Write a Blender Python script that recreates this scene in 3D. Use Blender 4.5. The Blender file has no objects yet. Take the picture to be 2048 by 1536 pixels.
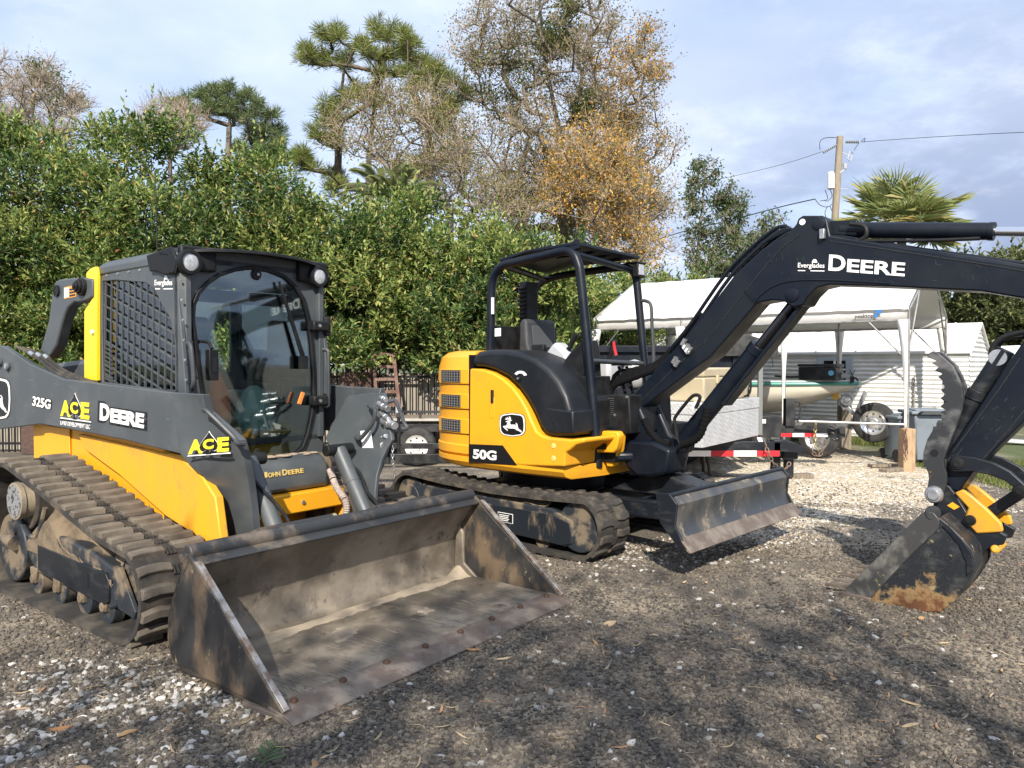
import bpy, bmesh, math, random
import numpy as np
from mathutils import Vector, Matrix, Euler
R = math.radians
scene = bpy.context.scene
COL = scene.collection
random.seed(7)
RNG = np.random.default_rng(11)

# ------------------------------------------------------------------ camera, sky, sun, exposure
F_PX, CAM_H, HZ = 1550.0, 1.52, 728.0
PITCH = math.atan((768 - HZ) / F_PX)
cam = bpy.data.cameras.new('camera')
cam.sensor_width = 36
cam.lens = F_PX / 2048 * 36
cam.clip_start, cam.clip_end = 0.05, 3000
camo = bpy.data.objects.new('camera', cam)
COL.objects.link(camo)
camo.location = (0, 0, CAM_H)
camo.rotation_euler = (math.pi / 2 - PITCH, 0, 0)
scene.camera = camo

SUN_EL, SUN_AZ = R(36), R(183)          # azimuth of the sun, clockwise from +Y
SUN_STRENGTH, SKY_STRENGTH = 4.8, 0.11
world = bpy.data.worlds.new('World')
scene.world = world
world.use_nodes = True
wn, wl = world.node_tree.nodes, world.node_tree.links
wn.clear()
sky = wn.new('ShaderNodeTexSky')
sky.sky_type = 'NISHITA'
sky.sun_disc = False
sky.sun_elevation = SUN_EL
sky.sun_rotation = SUN_AZ
sky.dust_density = 1.5
bg = wn.new('ShaderNodeBackground')
bg.inputs['Strength'].default_value = SKY_STRENGTH
wout = wn.new('ShaderNodeOutputWorld')
# clouds: noise over the sky direction, stretched along the horizon
tcw = wn.new('ShaderNodeTexCoord')
sepw = wn.new('ShaderNodeSeparateXYZ')
wl.new(tcw.outputs['Generated'], sepw.inputs[0])
addz = wn.new('ShaderNodeMath'); addz.operation = 'ADD'; addz.inputs[1].default_value = 0.22
wl.new(sepw.outputs['Z'], addz.inputs[0])
dvx = wn.new('ShaderNodeMath'); dvx.operation = 'DIVIDE'
dvy = wn.new('ShaderNodeMath'); dvy.operation = 'DIVIDE'
wl.new(sepw.outputs['X'], dvx.inputs[0]); wl.new(addz.outputs[0], dvx.inputs[1])
wl.new(sepw.outputs['Y'], dvy.inputs[0]); wl.new(addz.outputs[0], dvy.inputs[1])
cmb = wn.new('ShaderNodeCombineXYZ')
wl.new(dvx.outputs[0], cmb.inputs[0]); wl.new(dvy.outputs[0], cmb.inputs[1])
def wnoise(scale, detail, rough, off):
    mp = wn.new('ShaderNodeMapping'); mp.inputs['Location'].default_value = off
    mp.inputs['Scale'].default_value = (1.0, 1.0, 1)
    wl.new(cmb.outputs[0], mp.inputs[0])
    n = wn.new('ShaderNodeTexNoise'); n.inputs['Scale'].default_value = scale
    n.inputs['Detail'].default_value = detail; n.inputs['Roughness'].default_value = rough
    wl.new(mp.outputs[0], n.inputs['Vector'])
    return n
def wramp(src, stops):
    r = wn.new('ShaderNodeValToRGB')
    r.color_ramp.interpolation = 'EASE'
    el = r.color_ramp.elements
    while len(el) < len(stops): el.new(.5)
    for e_, (p, c) in zip(el, stops): e_.position = p; e_.color = c
    wl.new(src, r.inputs[0])
    return r
def wmix(fac, a, b):
    m = wn.new('ShaderNodeMix'); m.data_type = 'RGBA'
    if hasattr(fac, 'links'): wl.new(fac, m.inputs['Factor'])
    else: m.inputs['Factor'].default_value = fac
    wl.new(a, m.inputs['A'])
    if hasattr(b, 'links'): wl.new(b, m.inputs['B'])
    else: m.inputs['B'].default_value = b
    return m.outputs['Result']
veil = wramp(wnoise(1.1, 6, .55, (3, 1, 0)).outputs['Fac'], [(.30, (0, 0, 0, 1)), (.62, (1, 1, 1, 1))])
CL = 0.92 / SKY_STRENGTH
c1 = wmix(.62, sky.outputs[0], (.54 * CL, .66 * CL, .90 * CL, 1))
c2 = wmix(veil.outputs[0], c1, (.62 * CL, .71 * CL, .88 * CL, 1))
# grey-blue cloud bank on the right, low over the roofs
sx = wn.new('ShaderNodeMapRange'); sx.inputs['From Min'].default_value = -.12; sx.inputs['From Max'].default_value = .42
wl.new(sepw.outputs['X'], sx.inputs['Value'])
bank = wramp(wnoise(1.7, 7, .6, (0.3, 5.2, 0)).outputs['Fac'], [(.36, (0, 0, 0, 1)), (.58, (1, 1, 1, 1))])
bm_ = wn.new('ShaderNodeMath'); bm_.operation = 'MULTIPLY'
lowz = wn.new('ShaderNodeMapRange'); lowz.inputs['From Min'].default_value = .44; lowz.inputs['From Max'].default_value = .16; lowz.inputs['To Min'].default_value = .15
wl.new(sepw.outputs['Z'], lowz.inputs['Value'])
bk0 = wn.new('ShaderNodeMath'); bk0.operation = 'MULTIPLY'; wl.new(bank.outputs[0], bk0.inputs[0]); wl.new(lowz.outputs[0], bk0.inputs[1])
wl.new(bk0.outputs[0], bm_.inputs[0]); wl.new(sx.outputs[0], bm_.inputs[1])
bm2 = wn.new('ShaderNodeMath'); bm2.operation = 'MULTIPLY'; bm2.inputs[1].default_value = 1.0
wl.new(bm_.outputs[0], bm2.inputs[0])
c3 = wmix(bm2.outputs[0], c2, (.30 * CL, .365 * CL, .53 * CL, 1))
puff = wramp(wnoise(2.6, 8, .62, (7.3, 2.2, 0)).outputs['Fac'], [(.52, (0, 0, 0, 1)), (.74, (.38, .38, .38, 1))])
c4 = wmix(puff.outputs[0], c3, (.86 * CL, .88 * CL, .93 * CL, 1))
wl.new(c4, bg.inputs['Color'])
wl.new(bg.outputs[0], wout.inputs[0])

sun = bpy.data.lights.new('sun', 'SUN')
sun.energy = SUN_STRENGTH
sun.angle = R(0.6)
sun.color = (1.0, .92, .80)
suno = bpy.data.objects.new('sun', sun)
COL.objects.link(suno)
sd = Vector((math.sin(SUN_AZ) * math.cos(SUN_EL), math.cos(SUN_AZ) * math.cos(SUN_EL), math.sin(SUN_EL)))
suno.rotation_euler = sd.to_track_quat('Z', 'Y').to_euler()
suno.location = sd * 50
vs = scene.view_settings
vs.view_transform = 'Standard'
vs.look = 'None'
vs.exposure = 0.60
vs.gamma = 1.0
vs.use_curve_mapping = False
scene.cycles.max_bounces = 8
scene.cycles.transparent_max_bounces = 12
scene.cycles.use_denoising = True

# ------------------------------------------------------------------ helpers
CAMP = Vector((0, 0, CAM_H))
def pray(px, py):
    x = (px - 1024) / F_PX
    up = (768 - py) / F_PX
    return Vector((x, math.cos(PITCH) + up * math.sin(PITCH), up * math.cos(PITCH) - math.sin(PITCH)))
class Frame:
    """A thing's own axes: x forward, y left, z up. x/y/z() turn a seen point into a point on one of its planes."""
    def __init__(s, ox, oy, ux, uy, oz=0):
        n = math.hypot(ux, uy); s.u = (ux / n, uy / n)
        s.O = Vector((ox, oy, oz))
        s.ang = math.atan2(uy, ux)
        s.M = Matrix.Rotation(-s.ang, 3, 'Z')
    def un(s, px, py, ax, v):
        r = s.M @ pray(px, py); c = s.M @ (CAMP - s.O)
        return c + r * ((v - c[ax]) / r[ax])
    def x(s, px, py, v): return s.un(px, py, 0, v)
    def y(s, px, py, v): return s.un(px, py, 1, v)
    def z(s, px, py, v=0): return s.un(px, py, 2, v)
    def xz(s, pts, v): return [(q.x, q.z) for q in (s.y(a, b, v) for a, b in pts)]
    def yz(s, pts, v): return [(q.y, q.z) for q in (s.x(a, b, v) for a, b in pts)]
    def world(s, p): return s.M.transposed() @ Vector(p) + s.O
W = Frame(0, 0, 1, 0)

def tag(o, label=None, cat=None, group=None, kind=None):
    if label: o['label'] = label
    if cat: o['category'] = cat
    if group: o['group'] = group
    if kind: o['kind'] = kind
    return o
def thing(name, label, cat, loc=(0, 0, 0), rz=0, group=None):
    o = bpy.data.objects.new(name, None)
    o.empty_display_size = .2
    COL.objects.link(o)
    o.location = loc; o.rotation_euler = (0, 0, rz)
    return tag(o, label, cat, group)
def link_mesh(name, me, mat, parent=None):
    if mat is not None: me.materials.append(mat)
    o = bpy.data.objects.new(name, me)
    COL.objects.link(o)
    if parent is not None: o.parent = parent
    return o
def copy_tree(o, parent=None):
    c = o.copy(); COL.objects.link(c); c.parent = parent
    for ch in list(o.children): copy_tree(ch, c)
    return c
def smooth_path(pts, n=6):
    P = [Vector(p) for p in pts]
    if len(P) < 3: return P
    out = []
    for i in range(len(P) - 1):
        a, b, c, d = P[max(i - 1, 0)], P[i], P[i + 1], P[min(i + 2, len(P) - 1)]
        for k in range(n):
            t = k / n
            out.append(.5 * ((2 * b) + (c - a) * t + (2 * a - 5 * b + 4 * c - d) * t * t + (3 * b - a - 3 * c + d) * t ** 3))
    out.append(P[-1])
    return out
class MB:
    def __init__(s): s.v = []; s.f = []
    def add(s, vs_, fs):
        o = len(s.v); s.v += [tuple(x) for x in vs_]; s.f += [tuple(i + o for i in q) for q in fs]; return s
    def box(s, c, size, rot=None):
        hx, hy, hz = size[0] / 2, size[1] / 2, size[2] / 2
        P = [Vector((i * hx, j * hy, k * hz)) for i in (-1, 1) for j in (-1, 1) for k in (-1, 1)]
        if rot is not None: P = [rot @ p for p in P]
        c = Vector(c)
        return s.add([p + c for p in P], [(0, 1, 3, 2), (4, 6, 7, 5), (0, 4, 5, 1), (2, 3, 7, 6), (0, 2, 6, 4), (1, 5, 7, 3)])
    def span(s, a, b):
        return s.box([(a[i] + b[i]) / 2 for i in range(3)], [abs(b[i] - a[i]) for i in range(3)])
    def beam(s, p0, p1, w, h, up=(0, 0, 1)):
        p0, p1 = Vector(p0), Vector(p1); d = (p1 - p0); L = d.length; d.normalize()
        u = Vector(up); sd_ = d.cross(u)
        if sd_.length < 1e-4: sd_ = d.cross(Vector((1, 0, 0)))
        sd_.normalize(); u = sd_.cross(d)
        m = Matrix((d, sd_, u)).transposed()
        return s.box((p0 + p1) / 2, (L, w, h), m)
    def cyl(s, p0, p1, r0, r1=None, n=16):
        if r1 is None: r1 = r0
        p0, p1 = Vector(p0), Vector(p1); d = (p1 - p0).normalized()
        a = d.orthogonal().normalized(); b = d.cross(a)
        vs_ = []
        for p, r in ((p0, r0), (p1, r1)):
            for i in range(n):
                t = 2 * math.pi * i / n
                vs_.append(p + (a * math.cos(t) + b * math.sin(t)) * r)
        fs = [(i, (i + 1) % n, n + (i + 1) % n, n + i) for i in range(n)] + [tuple(range(n))[::-1], tuple(range(n, 2 * n))]
        return s.add(vs_, fs)
    def tube(s, path, r, n=8, smooth=0, taper=None):
        P = smooth_path(path, smooth) if smooth else [Vector(p) for p in path]
        prev = None; rings = []
        for i, p in enumerate(P):
            d = (P[min(i + 1, len(P) - 1)] - P[max(i - 1, 0)])
            d = d.normalized() if d.length > 1e-9 else Vector((0, 0, 1))
            if prev is None: a = d.orthogonal().normalized()
            else:
                a = prev - d * prev.dot(d)
                a = a.normalized() if a.length > 1e-6 else d.orthogonal().normalized()
            prev = a; b = d.cross(a)
            rr = r if taper is None else r + (taper - r) * i / max(1, len(P) - 1)
            rings.append([p + (a * math.cos(2 * math.pi * k / n) + b * math.sin(2 * math.pi * k / n)) * rr for k in range(n)])
        return s.loft(rings)
    def loft(s, rings, caps=True, closed=True):
        n = len(rings[0]); vs_ = [p for r in rings for p in r]; fs = []
        for i in range(len(rings) - 1):
            for k in range(n if closed else n - 1):
                k2 = (k + 1) % n
                fs.append((i * n + k, i * n + k2, (i + 1) * n + k2, (i + 1) * n + k))
        if caps and closed:
            fs.append(tuple(range(n))[::-1]); m = (len(rings) - 1) * n
            fs.append(tuple(range(m, m + n)))
        return s.add(vs_, fs)
    def prism(s, pts, a, b, axis='y'):
        if axis == 'y': f = lambda p, q: (p[0], q, p[1])
        elif axis == 'x': f = lambda p, q: (q, p[0], p[1])
        else: f = lambda p, q: (p[0], p[1], q)
        return s.loft([[f(p, a) for p in pts], [f(p, b) for p in pts]])
    def ring(s, outer, inner, a, b, axis='y'):
        if axis == 'y': f = lambda p, q: (p[0], q, p[1])
        elif axis == 'x': f = lambda p, q: (q, p[0], p[1])
        else: f = lambda p, q: (p[0], p[1], q)
        n = len(outer)
        vs_ = [f(p, a) for p in outer] + [f(p, a) for p in inner] + [f(p, b) for p in outer] + [f(p, b) for p in inner]
        fs = []
        for i in range(n):
            j = (i + 1) % n
            fs += [(i, j, n + j, n + i), (2 * n + i, 3 * n + i, 3 * n + j, 2 * n + j), (i, 2 * n + i, 2 * n + j, j), (n + i, n + j, 3 * n + j, 3 * n + i)]
        return s.add(vs_, fs)
    def lathe(s, prof, c, axis='y', n=24):
        c = Vector(c); rings = []
        for k in range(n):
            t = 2 * math.pi * k / n; ring = []
            for r, h in prof:
                if axis == 'y': ring.append(c + Vector((r * math.cos(t), h, r * math.sin(t))))
                elif axis == 'x': ring.append(c + Vector((h, r * math.cos(t), r * math.sin(t))))
                else: ring.append(c + Vector((r * math.cos(t), r * math.sin(t), h)))
            rings.append(ring)
        m = len(prof); vs_ = [p for r in rings for p in r]; fs = []
        for k in range(n):
            k2 = (k + 1) % n
            for i in range(m - 1): fs.append((k * m + i, k2 * m + i, k2 * m + i + 1, k * m + i + 1))
        return s.add(vs_, fs)
    def ball(s, c, r, n=10, sc=(1, 1, 1)):
        prof = []
        rings = []
        for i in range(n + 1):
            a = math.pi * i / n
            rings.append([(c[0] + sc[0] * r * max(math.sin(a), 1e-3) * math.cos(2 * math.pi * k / (2 * n)), c[1] + sc[1] * r * max(math.sin(a), 1e-3) * math.sin(2 * math.pi * k / (2 * n)), c[2] + sc[2] * r * math.cos(a)) for k in range(2 * n)])
        return s.loft(rings)
    def build(s, name, mat, parent=None, bevel=0, sharp=38, seg=2):
        me = bpy.data.meshes.new(name)
        me.from_pydata(s.v, [], s.f)
        bm = bmesh.new(); bm.from_mesh(me)
        bmesh.ops.recalc_face_normals(bm, faces=bm.faces)
        bm.to_mesh(me); bm.free()
        me.polygons.foreach_set('use_smooth', [True] * len(me.polygons))
        try: me.set_sharp_from_angle(angle=R(sharp))
        except Exception: pass
        o = link_mesh(name, me, mat, parent)
        if bevel:
            b = o.modifiers.new('bevel', 'BEVEL'); b.width = bevel; b.segments = seg
            b.limit_method = 'ANGLE'; b.angle_limit = R(40); b.harden_normals = False
        return o

# ---- materials
def mat(name, col, rough=.5, metal=0.0, col2=None, scale=6.0, lo=.4, hi=.65, detail=6, bump=0.0, bscale=80.0, col3=None, scale3=30.0, lo3=.58, hi3=.68,
        spec=.5, coat=0.0, stretch=(1, 1, 1), rvar=0.0, coord='Object', island=None):
    m = bpy.data.materials.new(name); m.use_nodes = True
    nt = m.node_tree; N, L = nt.nodes, nt.links
    b = N['Principled BSDF']
    b.inputs['Roughness'].default_value = rough; b.inputs['Metallic'].default_value = metal
    b.inputs['Specular IOR Level'].default_value = spec
    b.inputs['Coat Weight'].default_value = coat
    b.inputs['Coat Roughness'].default_value = .12
    def rgb(c): return (c[0], c[1], c[2], 1)
    b.inputs['Base Color'].default_value = rgb(col)
    tc = N.new('ShaderNodeTexCoord'); mp = N.new('ShaderNodeMapping')
    mp.inputs['Scale'].default_value = stretch
    L.new(tc.outputs[coord], mp.inputs[0])
    def noise(sc, d=detail, ro=.6):
        n = N.new('ShaderNodeTexNoise'); n.inputs['Scale'].default_value = sc; n.inputs['Detail'].default_value = d
        n.inputs['Roughness'].default_value = ro
        L.new(mp.outputs[0], n.inputs['Vector']); return n.outputs['Fac']
    def mr(src, lo_, hi_):
        r = N.new('ShaderNodeMapRange'); r.inputs['From Min'].default_value = lo_; r.inputs['From Max'].default_value = hi_
        r.interpolation_type = 'SMOOTHSTEP'
        L.new(src, r.inputs['Value']); return r.outputs[0]
    cur = None
    def mix(fac, a, bcol):
        x = N.new('ShaderNodeMix'); x.data_type = 'RGBA'
        L.new(fac, x.inputs['Factor'])
        if a is None: x.inputs['A'].default_value = rgb(col)
        else: L.new(a, x.inputs['A'])
        x.inputs['B'].default_value = rgb(bcol)
        return x.outputs['Result']
    if island is not None:
        g = N.new('ShaderNodeNewGeometry')
        r = N.new('ShaderNodeValToRGB')
        el = r.color_ramp.elements
        while len(el) < len(island): el.new(.5)
        for e_, (p, c) in zip(el, island): e_.position = p; e_.color = rgb(c)
        L.new(g.outputs['Random Per Island'], r.inputs[0]); cur = r.outputs[0]
    if col2 is not None:
        f2 = mr(noise(scale), lo, hi); cur = mix(f2, cur, col2)
        if rvar:
            rr = N.new('ShaderNodeMapRange'); rr.inputs['To Min'].default_value = rough; rr.inputs['To Max'].default_value = min(1, rough + rvar)
            L.new(f2, rr.inputs['Value']); L.new(rr.outputs[0], b.inputs['Roughness'])
    if col3 is not None: cur = mix(mr(noise(scale3, 8, .7), lo3, hi3), cur, col3)
    if cur is not None: L.new(cur, b.inputs['Base Color'])
    if bump:
        bp = N.new('ShaderNodeBump'); bp.inputs['Strength'].default_value = bump; bp.inputs['Distance'].default_value = .01
        L.new(noise(bscale, 5, .65), bp.inputs['Height']); L.new(bp.outputs[0], b.inputs['Normal'])
    return m
def leaf_mat(name, ramp, rough=.45, trans=.3, spec=.5):
    m = mat(name, (.1, .1, .1), rough, island=ramp, spec=spec)
    N, L = m.node_tree.nodes, m.node_tree.links
    b = N['Principled BSDF']; out = N['Material Output']
    src = b.inputs['Base Color'].links[0].from_socket
    t = N.new('ShaderNodeBsdfTranslucent'); L.new(src, t.inputs[0])
    mx = N.new('ShaderNodeMixShader'); mx.inputs[0].default_value = trans
    L.new(b.outputs[0], mx.inputs[1]); L.new(t.outputs[0], mx.inputs[2]); L.new(mx.outputs[0], out.inputs[0])
    return m
def glass_mat(name, tint=(.80, .90, .88), base=.065, rough=.03):
    m = bpy.data.materials.new(name); m.use_nodes = True
    N, L = m.node_tree.nodes, m.node_tree.links; N.clear()
    out = N.new('ShaderNodeOutputMaterial'); t = N.new('ShaderNodeBsdfTransparent'); t.inputs[0].default_value = (*tint, 1)
    g = N.new('ShaderNodeBsdfGlossy'); g.inputs['Roughness'].default_value = rough; g.inputs[0].default_value = (.9, .93, .95, 1)
    fr = N.new('ShaderNodeFresnel'); fr.inputs[0].default_value = 1.5
    ad = N.new('ShaderNodeMath'); ad.operation = 'ADD'; ad.inputs[1].default_value = base
    L.new(fr.outputs[0], ad.inputs[0])
    mx = N.new('ShaderNodeMixShader'); L.new(ad.outputs[0], mx.inputs[0]); L.new(t.outputs[0], mx.inputs[1]); L.new(g.outputs[0], mx.inputs[2])
    L.new(mx.outputs[0], out.inputs[0]); return m

DUST = (.27, .215, .15)
GREY = mat('grey paint', (.058, .067, .074), .42, col2=(.088, .096, .10), scale=3, lo=.42, hi=.72, col3=(.20, .18, .15), scale3=16, lo3=.66, hi3=.76, bump=.04, bscale=250, rvar=.2)
GREY2 = mat('dark cab paint', (.036, .041, .046), .45, col2=(.058, .062, .065), scale=4, rvar=.15)
BLACKP = mat('black trim', (.006, .0068, .008), .5, col2=(.013, .013, .0135), scale=7, rvar=.2, spec=.3)
YEL = mat('machine yellow', (.80, .375, .016), .40, col2=(.67, .31, .018), scale=2.2, lo=.4, hi=.75, col3=(.42, .25, .08), scale3=11, lo3=.62, hi3=.80, rvar=.2, coat=.08, bump=.02, bscale=60)
YELL = mat('lemon yellow paint', (.90, .62, .02), .4, col2=(.80, .52, .02), scale=3, col3=(.25, .2, .1), scale3=20, lo3=.7, hi3=.74)
NAVY = mat('blue black paint', (.0042, .0072, .0140), .36, col2=(.0075, .0105, .0165), scale=3, col3=(.07, .066, .06), scale3=22, lo3=.72, hi3=.80, spec=.3, rvar=.15)
NAVYW = mat('scratched blue black paint', (.009, .0115, .016), .42, col2=(.032, .034, .036), scale=5, lo=.48, hi=.72, col3=(.20, .18, .15), scale3=26, lo3=.66, hi3=.74, stretch=(1, 1, 2.6), spec=.35, rvar=.2)
HOOD = mat('black hood plastic', (.009, .011, .0145), .42, col2=(.014, .016, .019), scale=3, rvar=.12, spec=.4)
RUB = mat('dusty rubber', (.026, .024, .022), .85, col2=(.10, .083, .062), scale=5, lo=.42, hi=.70, bump=.25, bscale=120)
YELM = mat('muddy yellow paint', (.78, .36, .016), .45, col2=(.62, .30, .03), scale=2.4, lo=.42, hi=.7, col3=(.24, .17, .10), scale3=5.5, lo3=.56, hi3=.70, stretch=(1, 1, .55), rvar=.3)
RUBTOP = mat('dusty rubber lugs', (.098, .083, .066), .9, col2=(.175, .15, .118), scale=7, lo=.35, hi=.7, bump=.3, bscale=140, col3=(.05, .042, .035), scale3=18, lo3=.6, hi3=.75)
RUBX = mat('dark rubber lugs', (.040, .036, .032), .85, col2=(.10, .084, .066), scale=9, lo=.45, hi=.7, bump=.3, bscale=140)
TYRE = mat('tyre rubber', (.020, .020, .021), .8, col2=(.045, .043, .04), scale=8, bump=.1)
MUD = mat('dry mud', (.19, .145, .095), .95, col2=(.11, .082, .055), scale=9, bump=.8, bscale=45)
MUDFR = mat('muddy frame paint', (.022, .027, .034), .5, col2=(.17, .132, .09), scale=4.5, lo=.48, hi=.62, bump=.3, bscale=70, rvar=.4)
STEEL = mat('worn bucket steel', (.150, .128, .102), .52, .35, col2=(.32, .275, .215), scale=2.6, lo=.40, hi=.66, col3=(.07, .06, .052), scale3=7, lo3=.55, hi3=.7, bump=.22, bscale=70, rvar=.2)
STEELO = mat('black bucket steel', (.034, .034, .035), .5, .2, col2=(.155, .110, .070), scale=3.4, lo=.46, hi=.64, col3=(.55, .48, .24), scale3=6.5, lo3=.60, hi3=.69, stretch=(1.5, 1, .8), bump=.15, bscale=70, rvar=.3)
EDGE = mat('rusty cutting edge', (.150, .116, .094), .6, .35, col2=(.26, .22, .18), scale=7, lo=.4, hi=.65, col3=(.10, .05, .03), scale3=16, lo3=.58, hi3=.7, bump=.2, bscale=90)
RUSTB = mat('rusty bolts', (.11, .065, .045), .7, .3, bump=.2)
RUSTY = mat('rusted bucket paint', (.016, .018, .022), .45, col2=(.10, .095, .085), scale=7, lo=.5, hi=.75, col3=(.30, .24, .14), scale3=11, lo3=.62, hi3=.7, bump=.1, rvar=.2)
RUSTP = mat('orange rust', (.30, .10, .025), .85, col2=(.55, .33, .11), scale=14, lo=.45, hi=.62, bump=.3)
CHROME = mat('chrome rod', (.75, .75, .76), .12, 1.0)
ZINC = mat('zinc steel', (.55, .56, .57), .38, .8, col2=(.35, .35, .35), scale=9)
WHITEP = mat('white decal', (.80, .80, .78), .5)
BLACKD = mat('black decal', (.008, .008, .009), .45)
YELD = mat('yellow decal', (.78, .66, .03), .5)
YELGOLD = mat('gold decal', (.72, .52, .16), .5)
REDD = mat('red reflective tape', (.48, .02, .03), .4)
LAMP = mat('lamp lens', (.50, .52, .54), .12, .2, col2=(.36, .37, .39), scale=40, bump=.3, bscale=120)
GLASS = glass_mat('tinted cab glass')
ORANGE = mat('orange vest cloth', (.90, .16, .03), .8, bump=.2)
SEATM = mat('grey seat vinyl', (.035, .038, .043), .6, col2=(.05, .052, .056), scale=12, bump=.1)
LGREY = mat('light grey plastic', (.42, .43, .45), .5)
WOODM = mat('raw timber', (.42, .29, .17), .8, col2=(.30, .20, .12), scale=5, stretch=(6, 6, 1), bump=.15)
OLDWOOD = mat('weathered timber', (.24, .20, .15), .9, col2=(.14, .11, .085), scale=5, stretch=(6, 6, .6), bump=.2)

# ---- flat lettering and emblems, laid a couple of millimetres proud of the panel that carries them
def affine_decal(name, verts, faces, O, X, Y, m, parent, t=.0025):
    Nn = X.cross(Y).normalized()
    return [O + X * v[0] + Y * v[1] + Nn * v[2] * t for v in verts]
def lettering(name, text, O, X, Y, m, parent, bold=.02, t=.002, lift=.003, spacing=1.0):
    """Text filling the parallelogram O, O+X, O+Y."""
    cu = bpy.data.curves.new(name, 'FONT'); cu.body = text; cu.size = 1; cu.offset = bold; cu.extrude = .5
    cu.resolution_u = 4; cu.space_character = spacing
    to = bpy.data.objects.new(name, cu); COL.objects.link(to)
    dg = bpy.context.evaluated_depsgraph_get()
    me = bpy.data.meshes.new_from_object(to.evaluated_get(dg))
    bpy.data.objects.remove(to)
    co = np.empty(len(me.vertices) * 3); me.vertices.foreach_get('co', co); co = co.reshape(-1, 3)
    mn, mx = co.min(0), co.max(0)
    Nn = X.cross(Y).normalized()
    co = (co - mn) / (mx - mn)
    A = np.array(O)[None] + co[:, :1] * np.array(X)[None] + co[:, 1:2] * np.array(Y)[None] + (co[:, 2:] * t + lift) * np.array(Nn)[None]
    me.vertices.foreach_set('co', A.ravel()); me.update()
    me.name = name
    return link_mesh(name, me, m, parent)
def maker_word(name, O, X, Y, m, parent, bold=.045, lift=.003, words=('DEERE',)):
    """Small capitals: the first letter of each word stands taller."""
    n = sum(1.35 + len(w) - 1 for w in words) + .45 * (len(words) - 1); p = 0; root = parent; first = None
    for w in words:
        a = lettering(name, w[0], O + X * (p / n), X * (1.22 / n), Y, m, first or parent, bold=bold, lift=lift); first = first or a
        p += 1.35; lettering(name, w[1:], O + X * (p / n), X * ((len(w) - 1.05) / n), Y * .80, m, first, bold=bold, lift=lift); p += len(w) - 1 + .45
    return first
def poly_decal(name, pts, O, X, Y, m, parent, t=.002, lift=.001):
    """Polygon in unit coordinates of O, X, Y, as a thin plate."""
    Nn = X.cross(Y).normalized()
    b = MB(); n = len(pts)
    b.loft([[O + X * p[0] + Y * p[1] + Nn * (lift + q) for p in pts] for q in (0, t)])
    return b.build(name, m, parent)
def multi_decal(name, polys, O, X, Y, m, parent, t=.002, lift=.001):
    Nn = X.cross(Y).normalized(); b = MB()
    for pts in polys: b.loft([[O + X * p[0] + Y * p[1] + Nn * (lift + q) for p in pts] for q in (0, t)])
    return b.build(name, m, parent)
def quad_px(fr, ax, v, bl, br, tl):
    o, a, c = fr.un(*bl, ax, v), fr.un(*br, ax, v), fr.un(*tl, ax, v)
    return o, a - o, c - o
DEER = [(0.245, 0.651), (0.321, 0.691), (0.409, 0.717), (0.358, 0.753), (0.220, 0.728), (0.268, 0.774), (0.239, 0.826), (0.314, 0.789), (0.308, 0.866), (0.358, 0.799), (0.399, 0.813), (0.386, 0.884), (0.434, 0.875), (0.467, 0.813), (0.454, 0.737), (0.474, 0.718), (0.528, 0.724), (0.491, 0.689), (0.436, 0.674), (0.428, 0.539), (0.459, 0.511), (0.560, 0.513), (0.673, 0.505), (0.686, 0.537), (0.645, 0.587), (0.663, 0.595), (0.708, 0.558), (0.733, 0.500), (0.726, 0.454), (0.746, 0.379), (0.776, 0.309), (0.852, 0.261), (0.902, 0.168), (0.855, 0.168), (0.799, 0.216), (0.711, 0.250), (0.625, 0.313), (0.585, 0.336), (0.484, 0.333), (0.358, 0.339), (0.296, 0.366), (0.239, 0.400), (0.223, 0.382), (0.323, 0.276), (0.326, 0.226), (0.289, 0.242), (0.182, 0.353), (0.130, 0.421), (0.170, 0.453), (0.283, 0.466), (0.296, 0.526), (0.321, 0.592), (0.333, 0.629), (0.270, 0.626)]
SHIELD = [(.06, .10), (0, .22), (-.02, .5), (0, .80), (.05, .92), (.14, .98), (.5, 1.03), (.86, .98), (.95, .92), (1, .80), (1.02, .5), (1, .22), (.94, .10), (.85, .03), (.5, -.03), (.15, .03)]
def emblem(O, X, Y, parent):
    b = poly_decal('emblem', [(.5 + (x - .5) * 1.05, .5 + (y - .5) * 1.05) for x, y in SHIELD], O, X, Y, BLACKD, parent, lift=-.001)
    poly_decal('emblem_rim', SHIELD, O, X, Y, WHITEP, b, lift=.0012)
    poly_decal('emblem_field', [(.5 + (x - .5) * .90, .5 + (y - .5) * .90) for x, y in SHIELD], O, X, Y, BLACKD, b, lift=.003)
    poly_decal('leaping_deer', DEER, O, X, Y, WHITEP, b, lift=.005)
    return b
SPADE = [(.5, 1.0), (.40, .86), (.24, .70), (.06, .50), (.0, .34), (.06, .20), (.20, .14), (.34, .20), (.44, .30), (.44, .10), (.34, .0), (.66, .0), (.56, .10), (.56, .30), (.66, .20), (.80, .14), (.94, .20), (1, .34), (.94, .50), (.76, .70), (.60, .86)]
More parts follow.
